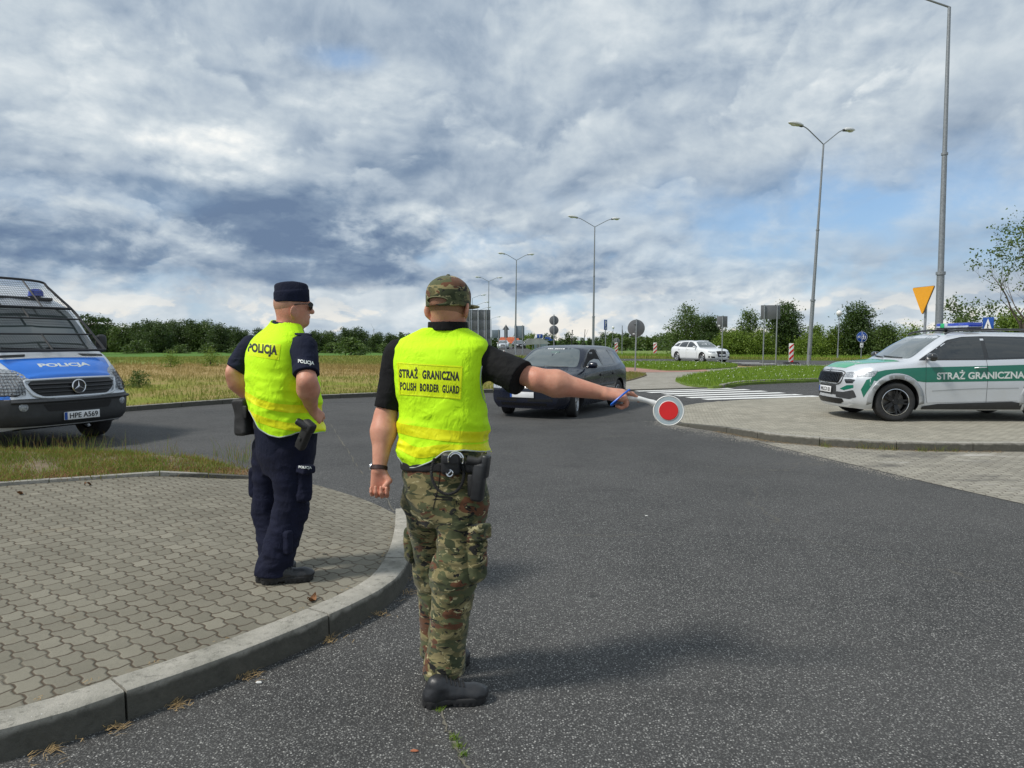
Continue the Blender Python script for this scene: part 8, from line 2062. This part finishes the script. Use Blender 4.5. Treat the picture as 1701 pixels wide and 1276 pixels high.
    vo, vv, vf = grown('vest', vest, [X(625), 2.86, Z(800)], [X(845), 3.30, Z(535)], .0046, MAT['vest'], t, base, 2)
    vb_ = bvh_np(vv, vf)
    zp = lambda y: CAM_H - (y - HZ) / FPX * 2.95
    bands('reflective_tape', vo, [(X(655, 2.95), zp(715), X(815, 2.95), zp(730), .0235, lambda x: 0.0), (X(655, 2.95), zp(740), X(817, 2.95), zp(751), .0225, lambda x: .026 * math.exp(-((x - X(692, 2.95)) / .075) ** 2))], MAT['tape'], base)
    pn_ = stick('back_panel', quad_mesh(), [(658.5, 601.5), (769, 608), (766, 664), (662.5, 656)], vb_, MAT['panel'], vo, base, .0014, cut=(.04, .08), smooth=True)
    stick('lettering', text_mesh('STRAŻ  GRANICZNA', 1.0, .052, 1, 1.14), [(663, 608.5), (763.5, 613), (763, 633), (663, 627.5)], vb_, MAT['text_black'], pn_, base, .0020, cut=(.05, .2))
    stick('lettering', text_mesh('POLISH  BORDER  GUARD', 1.0, .044, 1, 1.14), [(664.5, 634.5), (763, 641), (762.5, 654.5), (664.5, 648)], vb_, MAT['text_black'], pn_, base, .0020, cut=(.05, .2))
    def line_on(name, pts, r, bv, mat, parent, off=.002, close=False, dense=6):
        q = catmull([Vector((a, b_, 0)) for a, b_ in pts], dense); out = []
        for p in q:
            d = ray(p.x, p.y).normalized(); h_ = bv.ray_cast(CAMP, d, 8)
            if h_[0] is not None: out.append(h_[0] - d * off - base)
        if len(out) > 2: return MB().tube(out, r, 6).build(name, mat, parent)
    for pl in ([(661, 603.5), (715, 607), (767, 610)], [(767, 610.5), (765, 636), (764, 662)], [(661, 604), (663, 630), (665, 655)], [(665, 655), (712, 658), (764, 662)]):
        line_on('stitching', pl, .0007, vb_, MAT['tape'], pn_, .003)
    hem_line('hem_piping', vv, hx, hz_, vb_, MAT['piping'], vo, base)
    for (ax, az, hh) in ((X(806, 3.0) + .046, Z(630), .128), (X(651, 3.1) - .092, Z(622), .125)):
        def nr(Q, ax=ax, az=az, hh=hh): return (np.sqrt(((Q[:, 0] - ax) / .062) ** 2 + ((Q[:, 2] - az) / hh) ** 2) - 1) * .055 + np.where(Q[:, 1] > 3.07, 1, 0)
        edge_piping('armhole_piping', vv, nr, (ax, 3.0, az), (1, 0, 0), (0, 0, 1), MAT['piping'], vo, base)
    # trousers
    def leg(P, a, k_, an, ra, rk, rh, seed):
        a, k_, an = Vector(a), Vector(k_), Vector(an); c = un(cone(P, a, k_, ra, rk), cone(P, k_, an, rk, rh), k=.04); z = P[:, 2]
        kn = np.exp(-((z - k_.z) / .13) ** 2); hm = np.exp(-((z - an.z - .06) / .10) ** 2); tp = np.exp(-((z - a.z) / .15) ** 2)
        c = c + folds(P, (9, 9, 22), -.012, seed) * (.32 + .8 * kn + 1.0 * hm + .5 * tp) + folds(P + np.stack([z * .7, z * 0, z * 0], 1), (7, 7, 10), -.010, seed + 3) * .7 + folds(P, (26, 26, 40), -.0022, seed + 5)
        return c
    aR = J['anR'] + Vector((0, 0, -.035)); aL = J['anL'] + Vector((0, 0, -.02))
    def trousers(P):
        z = P[:, 2]; d = leg(P, J['hipR'] + Vector((.012, 0, .0)), J['knR'], aR, .098, .083, .079, 1.0)
        d = un(d, leg(P, J['hipL'] + Vector((-.004, 0, 0)), J['knL'], aL, .095, .078, .070, 9.0), k=.018)
        d = un(d, loft(P, [(Z(868), X(738), 3.07, .130, .10, yaw), (Z(825), X(738), 3.07, .166, .130, yaw), (Z(775), X(737), 3.07, .180, .132, yaw), (Z(745), X(737), 3.07, .178, .125, yaw)]) + folds(P, (10, 10, 12), -.006, 6.0), k=.030)
        hemz = np.where(P[:, 1] < 3.2, .060 + .030 * np.clip((P[:, 0] - X(735)) / .09, -1, 1) ** 2 + .012 * vnoise(P, 14), .075); return np.maximum(d, hemz - z)
    to, tv, tf = grown('trousers', trousers, [X(640), 2.82, .03], [X(835), 3.50, Z(752)], .0052, MAT['camo'], t, base, 1); tb = bvh_np(tv, tf)
    # cargo pockets with flaps
    def pocket(c, half, Mx, seed, parent=to):
        def fn(P): return box_(P, c, half, Mx, .034) + folds(P, (12, 12, 14), -.010, seed) + folds(P, (30, 30, 20), -.003, seed)
        grown('cargo_pocket', fn, c - Vector((.14, .14, .16)), c + Vector((.14, .14, .16)), .0048, MAT['camo'], parent, base, 1)
    cR = W(783, 926, 2.99); MR = Matrix.Rotation(R(-38), 3, 'Z') @ Matrix.Rotation(R(4), 3, 'Y'); pocket(cR, (.064, .044, .094), MR, 3.0)
    def flap(P): return box_(P, W(786, 884, 2.975), (.070, .045, .030), Matrix.Rotation(R(-38), 3, 'Z') @ Matrix.Rotation(R(-8), 3, 'Y'), .010) + folds(P, (10, 10, 16), -.010, 1.5)
    grown('pocket_flap', flap, W(786, 884, 2.975) - Vector((.13, .13, .09)), W(786, 884, 2.975) + Vector((.13, .13, .09)), .0046, MAT['camo'], to, base, 1)
    pocket(W(690, 900, 3.20), (.030, .075, .080), Matrix.Rotation(R(-14), 3, 'Z'), 5.0)
    line_on('seam', [(731, 778), (729, 800), (724, 825), (719, 846)], .0016, tb, MAT['nylon'], to, .001)
    # belt and equipment
    def belt(P): return np.maximum(loft(P, [(Z(830), X(738), 3.07, .192, .140, yaw), (Z(740), X(737), 3.07, .192, .140, yaw)]), np.abs(P[:, 2] - Z(767) - .06 * (P[:, 0] - X(738))) - .019)
    grown('belt', belt, [X(640), 2.86, Z(800)], [X(835), 3.32, Z(745)], .005, MAT['nylon'], t, base, 1)
    m = MB(); m.box(W(749, 770, 2.915) - base, (.082, .045, .095), Matrix.Rotation(R(-8), 3, 'Z'), bev=.016); po = m.build('cuff_pouch', MAT['leather'], t, 50)
    m = MB(); m.box(W(749, 763, 2.886) - base, (.070, .012, .040), Matrix.Rotation(R(-8), 3, 'Z'), bev=.005); m.build('pouch_flap', MAT['leather'], po, 50)
    m = MB(); c = W(757, 764, 2.880) - base; m.tube([c + Vector((math.cos(a) * .031, -.004, math.sin(a) * .034)) for a in [R(x) for x in range(-25, 206, 11)]], .0038, 8); m.tube([c + Vector((math.cos(a) * .024, -.008, math.sin(a) * .027)) for a in [R(x) for x in range(20, 161, 11)]], .0030, 8); m.build('handcuff', MAT['chrome'], po)
    m = MB(); c = W(747, 786, 2.878) - base; m.tube([c + Vector((.013 * math.sin(a), -.004, .013 * math.cos(a))) for a in [R(x) for x in range(0, 300, 20)]], .0032, 6); m.tube([c + Vector((-.010, 0, -.008)), c + Vector((.010, -.004, .012))], .0035, 6); m.build('snap_hook', MAT['chrome'], po)
    m = MB(); q = [W(x, y, Y_) - base for x, y, Y_ in ((722, 762, 2.915), (717, 778, 2.895), (718, 796, 2.885), (727, 813, 2.880), (742, 821, 2.880), (757, 817, 2.880), (766, 806, 2.885), (770, 793, 2.895), (770, 775, 2.90))]; q = catmull(q, 6)
    m.tube(q, .0050, 8); L_ = len(q); coil = []
    for k in range(L_ * 8):
        tt = k / (L_ * 8) * (L_ - 1); i = int(tt); p = q[i].lerp(q[min(i + 1, L_ - 1)], tt - i); a = k * 1.35; tg = (q[min(i + 1, L_ - 1)] - q[max(0, i - 1)]).normalized(); n1 = tg.cross(Vector((0, 1, 0))).normalized(); n2 = tg.cross(n1); coil.append(p + n1 * math.cos(a) * .0062 + n2 * math.sin(a) * .0062)
    m.tube(coil, .0016, 4, cap=False); m.build('coiled_lanyard', MAT['nylon'], t)
    m = MB(); m.box(W(795, 800, 2.90) - base, (.055, .050, .165), Matrix.Rotation(R(-20), 3, 'Z') @ Matrix.Rotation(R(6), 3, 'Y'), bev=.014); m.box(W(806, 775, 2.90) - base, (.030, .052, .100), Matrix.Rotation(R(-20), 3, 'Z') @ Matrix.Rotation(R(8), 3, 'Y'), bev=.010); ho = m.build('holster', MAT['leather'], t, 50)
    m = MB(); m.tube([W(776, 764, 2.90) - base, W(795, 768, 2.895) - base, W(805, 760, 2.90) - base], [.020, .021, .017], 12); m.box(W(784, 775, 2.91) - base, (.055, .045, .050), Matrix.Rotation(R(-15), 3, 'Z'), bev=.012); m.build('pistol_grip', MAT['nylon'], ho, 50)
    m = MB(); m.box(W(783, 806, 2.905) - base, (.028, .035, .095), Matrix.Rotation(R(-15), 3, 'Z'), bev=.008); m.build('magazine_pouch', MAT['nylon'], t, 50)
    # boots
    h_, t_ = G(705, 1173), G(797, 1163); dd = (t_ - h_).normalized(); boot(t, h_ - dd * .010, h_ + dd * .272, base, h=.10)
    t_ = G(775, 1096); dd = Vector((.60, .80, 0)); boot(t, t_ - dd * .285, t_, base, h=.105)
    # watch
    m = MB(); ax = (J['wrL'] - J['elL']).normalized(); M2 = face_to(ax, (0, 1, 0)); cw = J['wrL'] - ax * .004 - base; m.lathe([(.0335, -.009), (.0355, -.008), (.0355, .008), (.0335, .009)], 28, cw, M2); wt = m.build('watch', MAT['brown_strap'], t, 50)
    MB().lathe([(.001, .006), (.014, .005), (.016, 0)], 20, cw + Vector((-.036, .004, .006)), face_to((-1, 0, .3))).build('watch_case', MAT['chrome'], wt)
    # the paddle, held in the hand: a thing of its own
    pc_ = W(1110.5, 682.5, 3.03); pd = thing('signal_paddle', 'white traffic stop paddle with red reflector, held out in the right hand', 'signal paddle', pc_)
    n_ = (CAMP - pc_).normalized() + Vector((.06, 0, .05)); n_.normalize(); M = face_to(n_); DR = .0655
    m = MB(); m.lathe([(.001, -.010), (DR - .004, -.010), (DR, -.006), (DR, .006), (DR - .003, .010), (DR - .006, .007), (.001, .007)], 48, (0, 0, 0), M); m.build('disc', MAT['white_plastic'], pd, 40)
    m = MB(); m.lathe([(.0415, .0082), (DR - .0065, .0082)], 48, (0, 0, 0), M); m.build('reflector_ring', plain('grey reflector', (.36, .43, .46), .3, 0, .04, 60), pd, False)
    m = MB(); m.lathe([(.0002, .0125), (.0385, .0122), (.0400, .0100)], 48, (0, 0, 0), M); m.build('red_lens', MAT['red'], pd, 5)
    m = MB(); m.lathe([(.0400, .0085), (.0405, .0118), (.0430, .0085)], 48, (0, 0, 0), M); m.build('lens_rim', plain('pinkish white plastic', (.80, .66, .64), .35), pd, 60)
    hA = W(1091, 672.5, 3.050) - pc_; hB = W(1076, 666.5, 3.045) - pc_; hC = W(1050, 661, 3.040) - pc_; hD = W(1014, 661, 3.045) - pc_
    m = MB(); m.tube(catmull([hA + Vector((.012, .008, -.005)), hA, hB, hC, hD], 5), [.012, .017, .021, .020, .017, .0155, .0145, .014, .0138, .0115, .0105, .0105, .011, .0118, .0125, .013, .0132, .0134, .0135, .0135, .0135, .0135, .0135, .0135, .0135, .0132][:21], 14); m.build('handle', MAT['white_plastic'], pd, 50)
    m = MB(); q = [W(x, y, Y_) - pc_ for x, y, Y_ in ((1045.5, 647.5, 2.985), (1038, 653, 2.962), (1030, 659.5, 2.955), (1021, 667, 2.955), (1015.5, 672, 2.965), (1017, 673, 3.0), (1030, 664, 3.05), (1044, 650, 3.04), (1045.5, 647.5, 2.985))]
    m.tube(catmull(q, 5), .0042, 8, cap=False, flat=1.0); m.build('wrist_strap', MAT['strap_blue'], pd)
    return t
soldier()

# ------------------------------------------------------------------ the police officer in navy
def officer():
    BZ = .118; base = G(452, 968, BZ); YC = 4.24
    t = thing('person', 'man in navy uniform, side cap and yellow vest on the near pavement, hands on hips', 'person', base)
    Z = lambda y, Y=YC: CAM_H - (y - HZ) / FPX * Y
    X = lambda x, Y=YC: (x - CX) / FPX * Y
    yaw = 50; f50 = Vector((math.sin(R(yaw)), math.cos(R(yaw)), 0)); r50 = Vector((math.cos(R(yaw)), -math.sin(R(yaw)), 0)); up = Vector((0, 0, 1))
    J = dict(head=W(486.5, 511.5, 4.24), head_yaw=64, neck=W(476, 549, 4.24), neck_r=.074, arm_r=.050, foreR=1.08, foreL=1.05)
    J['torso'] = [(Z(765), X(472), 4.25, .165, .135, yaw), (Z(735), X(472), 4.25, .185, .155, yaw), (Z(690), X(472), 4.25, .195, .165, yaw), (Z(640), X(468), 4.25, .200, .165, yaw), (Z(590), X(466), 4.25, .200, .150, yaw), (Z(565), X(468), 4.25, .175, .115, yaw), (Z(550), X(472), 4.25, .11, .085, yaw), (Z(540), X(476), 4.25, .07, .07, yaw)]
    J['shL'] = W(418, 577, 4.46); J['elL'] = W(386, 621, 4.40); J['wrL'] = W(418, 668, 4.46)
    J['shR'] = W(505, 578, 4.10); J['elR'] = W(510, 634, 3.98); J['wrR'] = W(518, 680, 4.14)
    J['hipL'] = W(452, 745, 4.36); J['hipR'] = W(486, 745, 4.18); J['knL'] = W(446, 850, 4.40); J['knR'] = W(484, 846, 4.20); J['anL'] = W(458, 935, 4.32); J['anR'] = W(453, 942, 4.16)
    wR = J['wrR']; dR = (W(534, 697, 4.20) - wR).normalized()
    hr = hand_field(wR, dR, (-.5, .75, -.5), (-.1, .2, 1), [(.5, .6, .4), (.55, .65, .4), (.6, .7, .45), (.65, .75, .5)], .98); J['handR'] = hr
    J['thumbR'] = thumb(wR, hr[3], hr[4], hr[5], .98)
    wL = J['wrL']; hl = hand_field(wL, (W(436, 684, 4.52) - wL), (.6, .2, -.4), (0, 0, 1), [(.5, .6, .4)] * 4, .95); J['handL'] = hl; J['thumbL'] = thumb(wL, hl[3], hl[4], hl[5], .95)
    grown('body', person_fields(J), [X(360), 3.82, Z(962)], [X(548), 4.68, Z(458)], .0052, MAT['skin'], t, base, 1)
    hy = R(J['head_yaw']); f = Vector((math.sin(hy), math.cos(hy), 0)); rt_ = Vector((math.cos(hy), -math.sin(hy), 0)); M = Matrix((rt_, f, up)).transposed(); h = Vector(J['head'])
    def hair(P):
        a = ell(P, h + up * .025 - f * .012, (.0792, .0992, .0992), M); v = P - A3(h); fr = v @ A3(f); return np.maximum(np.maximum(a, -.012 - v[:, 2] + vnoise(P, 20) * .006), fr - .035)
    sm_ = plain('shaved hair', (.42, .22, .15), .6, 0, .15, 60, .1); grown('hair', hair, h - Vector((.14, .14, .10)), h + Vector((.14, .14, .16)), .004, sm_, t, base, 1)
    # side cap: tall folded crown, flat sided, with a turned up curtain
    cc = h + up * .070 - f * .006
    def cap(P):
        v = (P - A3(cc)) @ np.array(M); z = v[:, 2]; k = np.clip(z / .082, -1, 1); hw = .0815 - .028 * np.clip(k, 0, 1) ** 2.2; hl = .099 - .006 * np.clip(k, 0, 1) ** 2
        q = ((np.abs(v[:, 0]) / hw) ** 2.3 + (np.abs(v[:, 1]) / hl) ** 2.3) ** (1 / 2.3); a = (q - 1) * .08; topz = .085 - .018 * (v[:, 1] / .1) ** 2 - .02 * np.abs(v[:, 0]) ** 1 * 3 * .5
        a = smax(a, z - topz, .014); a = np.maximum(a, -.034 - z - .10 * np.clip(-v[:, 1], -.1, .1) * 0)
        zz = np.clip((.034 + .10 * v[:, 1] - z) / .006, 0, 1); step = -.0030 * zz; a = a + step + .0012 * vnoise(P, 45)
        inn = (((np.abs(v[:, 0]) / .0755) ** 2.2 + (np.abs(v[:, 1]) / .094) ** 2.2) ** (1 / 2.2) - 1) * .08; return np.maximum(a, -np.maximum(inn, z + .010))
    grown('cap', cap, cc - Vector((.15, .15, .06)), cc + Vector((.15, .15, .11)), .0036, MAT['navy_cloth'], t, base, 1)
    # sunglasses
    g = MB(); e0 = h + up * .014
    for s in (1, -1):
        g.tube(catmull([e0 + rt_ * s * .088 - f * .005 + up * .003 - base, e0 + rt_ * s * .086 + f * .04 + up * .006 - base, e0 + rt_ * s * .072 + f * .092 + up * .008 - base], 4), .0032, 6)
    g.tube([e0 + rt_ * .070 + f * .097 + up * .012 - base, e0 + f * .106 + up * .012 - base, e0 - rt_ * .070 + f * .097 + up * .012 - base], .0035, 6); gl = g.build('sunglasses', MAT['black'], t)
    for s in (1, -1):
        l = MB(); c = e0 + rt_ * s * .036 + f * .104 - up * .004 - base; l.lathe([(.001, .003), (.022, .001), (.027, -.006)], 20, c, Matrix((rt_ * 1.25, up, f + rt_ * s * .35)).transposed()); l.build('lens', MAT['glass'], gl, 60)
        l = MB(); l.lathe([(.001, 0), (.012, 0)], 12, e0 + rt_ * s * .078 + f * .090 + up * .002 - base, Matrix((f * 1.3, up * 1.2, rt_ * s)).transposed()); l.build('side_lens', MAT['black'], gl, False)
    # shirt
    def sleeve(P, a, b, ra, rb, seed):
        a, b = Vector(a), Vector(b); d = (b - a).normalized(); return np.maximum(cone(P, a, b + d * .03, ra, rb) + folds(P, (16, 16, 24), -.005, seed), (P - A3(b)) @ A3(d))
    hemR = J['shR'].lerp(J['elR'], .80); hemL = J['shL'].lerp(J['elL'], .86)
    def shirt(P):
        d = loft(P, [(r_[0], r_[1], r_[2], r_[3] + .010, r_[4] + .010, r_[5]) for r_ in J['torso'][:-2]])
        d = un(d, sleeve(P, J['shR'], hemR, .074, .071, 1.0), k=.04); d = un(d, sleeve(P, J['shL'], hemL, .074, .068, 3.0), k=.04)
        v = P - A3(W(477, 541, 4.24)); rr = np.sqrt(v[:, 0] ** 2 + v[:, 1] ** 2) - (.085 - v[:, 2] * .25); return np.minimum(d, smax(np.abs(rr) - .0035, np.abs(v[:, 2] + .012 + v[:, 0] * .22) - .028, .003))
    so_, sv, sf = grown('shirt', shirt, [X(362), 3.82, Z(770)], [X(548), 4.66, Z(525)], .005, MAT['navy_cloth'], t, base, 2); sb = bvh_np(sv, sf)
    stick('sleeve_lettering', text_mesh('POLICJA', 1.0, .03, 1, 1.0), [(495, 596.5), (522, 600.5), (522, 608), (495, 604)], sb, MAT['letter'], so_, base, .004, cut=(.1, .3))
    # epaulette
    m = MB(); m.box(W(504, 556, 4.12) - base, (.045, .10, .012), Matrix.Rotation(R(-30), 3, 'Z') @ Matrix.Rotation(R(14), 3, 'Y'), bev=.005); m.build('epaulette', MAT['navy_cloth'], so_, 50)
    # vest
    vl = [(Z(740), X(474), 4.25, .215, .190, yaw), (Z(715), X(474), 4.25, .222, .198, yaw), (Z(680), X(472), 4.25, .222, .200, yaw), (Z(645), X(469), 4.25, .226, .198, yaw), (Z(610), X(466), 4.25, .232, .190, yaw), (Z(585), X(464), 4.25, .234, .176, yaw), (Z(568), X(464), 4.25, .220, .150, yaw), (Z(556), X(466), 4.25, .185, .118, yaw), (Z(547), X(470), 4.25, .145, .098, yaw), (Z(539), X(474), 4.25, .110, .090, yaw), (Z(531), X(477), 4.25, .088, .086, yaw)]
    hx = np.array([X(x, 4.1) for x in (395, 413, 425, 433, 450, 468, 486, 497, 520, 534, 548)]); hz_ = np.array([Z(y, 4.1) for y in (684, 688, 701, 713, 722, 726, 722.5, 718, 722, 723, 723)])
    sR, sL = Vector(J['shR']), Vector(J['shL'])
    def vest(P):
        d = loft(P, vl, 2.3); z = P[:, 2]; lo_ = np.clip((Z(600) - z) / .3, 0, 1)
        d = d + folds(P + np.stack([z * .5, z * 0, z * 0], 1), (5, 5, 8), -.015, 14.0) * (.25 + lo_) + folds(P, (12, 12, 16), -.006, 18.0) * (.3 + lo_)
        d = np.maximum(d, (np.interp(P[:, 0], hx, hz_) - z) * .9)
        for S0, sx, hh in ((sR, 1, .125), (sL, -1, .125)):
            v = P - A3(S0 - up * .045); o = v @ A3(r50 * sx); ff = v @ A3(f50); rr = np.sqrt((np.minimum(o - .10, 0) / .115) ** 2 + (ff / .095) ** 2 + (v[:, 2] / hh) ** 2) - 1; d = smax(d, -rr * .07, .008)
        v = P - A3(W(477, 539, 4.24)); rr = np.sqrt(v[:, 0] ** 2 + v[:, 1] ** 2) - .090; return smax(d, -np.maximum(rr, -v[:, 2] - .010 - v[:, 0] * .22 - np.clip(v[:, 1], 0, 1) * .5), .005)
    vo, vv, vf = grown('vest', vest, [X(385), 3.92, Z(745)], [X(556), 4.60, Z(520)], .005, MAT['vest'], t, base, 2); vb_ = bvh_np(vv, vf)
    bands('reflective_tape', vo, [(X(411, 4.1), Z(661, 4.1), X(520, 4.1), Z(681, 4.1), .023, lambda x: .012 * math.sin(PI * max(0, min(1, (x - X(411, 4.1)) / .38)))), (X(423, 4.1), Z(691, 4.1), X(520, 4.1), Z(711, 4.1), .022, lambda x: .012 * math.sin(PI * max(0, min(1, (x - X(423, 4.1)) / .34))))], MAT['tape'], base)
    pn_ = stick('back_panel', quad_mesh(), [(410, 568), (466.7, 571.7), (463, 598.5), (410, 590.5)], vb_, MAT['panel'], vo, base, .0016, cut=(.05, .1), smooth=True)
    stick('lettering', text_mesh('POLICJA', 1.0, .055, 1, 1.06), [(411.5, 569), (461, 574), (459.5, 594.5), (411.5, 588.3)], vb_, MAT['text_black'], pn_, base, .0024, cut=(.06, .2))
    def line_on(name, pts, r, bv, mat, parent, off=.002, dense=6):
        q = catmull([Vector((a, b_, 0)) for a, b_ in pts], dense); out = []
        for p in q:
            d = ray(p.x, p.y).normalized(); h_ = bv.ray_cast(CAMP, d, 8)
            if h_[0] is not None: out.append(h_[0] - d * off - base)
        if len(out) > 2: MB().tube(out, r, 6).build(name, mat, parent)
    hem_line('hem_piping', vv, hx, hz_, vb_, MAT['piping'], vo, base)
    for S0, sx in ((sR, 1), (sL, -1)):
        c0 = Vector(S0) - up * .045
        def nr(Q, c0=c0, sx=sx):
            v = Q - A3(c0); o = v @ A3(r50 * sx); return (np.sqrt((np.minimum(o - .10, 0) / .115) ** 2 + ((v @ A3(f50)) / .095) ** 2 + (v[:, 2] / .125) ** 2) - 1) * .07
        edge_piping('armhole_piping', vv, nr, c0, f50, up, MAT['piping'], vo, base, out=r50 * sx, push=.004)
    # trousers
    def leg(P, a, k_, an, ra, rk, rh, seed):
        c = un(cone(P, a, k_, ra, rk), cone(P, k_, an, rk, rh), k=.04); z = P[:, 2]; kn = np.exp(-((z - k_.z) / .14) ** 2); hm = np.exp(-((z - an.z - .07) / .12) ** 2)
        return c + folds(P, (9, 9, 20), -.0065, seed) * (.3 + .7 * kn + hm) + folds(P + np.stack([z * .6, z * 0, z * 0], 1), (6, 6, 8), -.008, seed + 3) * .7
    aR = Vector(J['anR']) - up * .03; aL = Vector(J['anL']) - up * .03
    def trousers(P):
        d = leg(P, Vector(J['hipR']), Vector(J['knR']), aR, .122, .092, .098, 21.0); d = un(d, leg(P, Vector(J['hipL']), Vector(J['knL']), aL, .120, .090, .085, 29.0), k=.016)
        d = un(d, loft(P, [(Z(790), X(470), 4.26, .140, .12, yaw), (Z(750), X(471), 4.26, .188, .162, yaw), (Z(700), X(471), 4.26, .192, .165, yaw)]), k=.03); return np.maximum(d, BZ + .046 + .008 * vnoise(P, 12) - P[:, 2])
    to, tv, tf = grown('trousers', trousers, [X(395), 3.92, BZ + .02], [X(545), 4.62, Z(695)], .0056, MAT['navy_trousers'], t, base, 1); tb = bvh_np(tv, tf)
    def pk(name, c, half, Mx, seed, rnd=.02, amp=.005):
        c = Vector(c); return grown(name, lambda P: box_(P, c, half, Mx, rnd) + folds(P, (14, 14, 16), -amp, seed), c - Vector((.15, .15, .16)), c + Vector((.15, .15, .16)), .005, MAT['navy_trousers'], to, base, 1)
    Mx = Matrix.Rotation(R(-40), 3, 'Z'); pk('cargo_pocket', W(499, 805, 4.15), (.068, .042, .098), Mx, 2.0, .03, .008)
    o_, fv, ff_ = pk('pocket_flap', W(502, 777, 4.11), (.080, .042, .024), Mx @ Matrix.Rotation(R(4), 3, 'Y'), 4.0, .012, .004); fb = bvh_np(fv, ff_)
    stick('pocket_lettering', text_mesh('POLICJA', 1.0, .03, 1, 1.0), [(496, 773.5), (518, 775), (518, 780.5), (496, 779)], fb, MAT['letter'], o_, base, .004, cut=(.1, .3))
    pk('cargo_pocket', W(429, 800, 4.40), (.03, .065, .095), Matrix.Rotation(R(-20), 3, 'Z'), 6.0, .025, .006)
    pk('knee_pocket', W(474, 900, 4.112), (.050, .022, .070), Matrix.Rotation(R(-36), 3, 'Z'), 7.0, .014, .004)
    # belt, pouch, holster
    def belt(P): return np.maximum(loft(P, [(Z(760), X(471), 4.26, .204, .176, yaw), (Z(680), X(471), 4.26, .204, .176, yaw)]), np.abs(P[:, 2] - Z(706)) - .024)
    grown('belt', belt, [X(395), 3.92, Z(730)], [X(550), 4.62, Z(685)], .0056, MAT['nylon'], t, base, 1)
    c = W(410, 692, 4.30); o2, _, _ = grown('hip_bag', lambda P: box_(P, c, (.048, .062, .106), Matrix.Rotation(R(-30), 3, 'Z') @ Matrix.Rotation(R(-4), 3, 'Y'), .014) + folds(P, (12, 12, 9), -.009, 3.3), c - Vector((.13, .13, .15)), c + Vector((.13, .13, .15)), .005, MAT['nylon'], t, base, 1)
    m = MB(); m.box(c - base + Vector((.0, -.062, .035)), (.070, .014, .075), Matrix.Rotation(R(-30), 3, 'Z'), bev=.005); m.build('bag_flap', MAT['nylon'], o2, 50)
    hc = W(507, 722, 3.985) - base; Mh = Matrix.Rotation(R(-30), 3, 'Z') @ Matrix.Rotation(R(30), 3, 'Y')
    m = MB(); m.box(hc, (.060, .045, .175), Mh, bev=.012); m.box(hc + Mh @ Vector((.0, 0, .055)), (.078, .052, .06), Mh, bev=.012); m.box(hc + Mh @ Vector((.0, 0, -.085)), (.050, .040, .02), Mh, bev=.006); ho = m.build('holster', MAT['nylon'], t, 50)
    m = MB(); a = W(494, 700, 3.965) - base; b_ = W(511, 709, 3.965) - base; m.tube([a, a.lerp(b_, .5), b_], [.020, .022, .024], 14); m.tube([a - (b_ - a).normalized() * .006, a], [.017, .021], 14); m.build('pistol_grip', MAT['black'], ho, 50)
    MB().lathe([(.001, .004), (.010, .003), (.012, 0)], 14, hc + Mh @ Vector((-.006, -.026, -.030)), Mh @ face_to((0, -1, 0))).build('stud', MAT['leather'], ho)
    # boots
    h_, t_ = G(432, 970, BZ), G(520, 962, BZ); dd = (t_ - h_).normalized(); boot(t, h_, h_ + dd * .305, base, h=.10)
    t_ = G(488, 945, BZ); dd = Vector((.45, .89, 0)); boot(t, t_ - dd * .30, t_, base, h=.10)
    return t
officer()
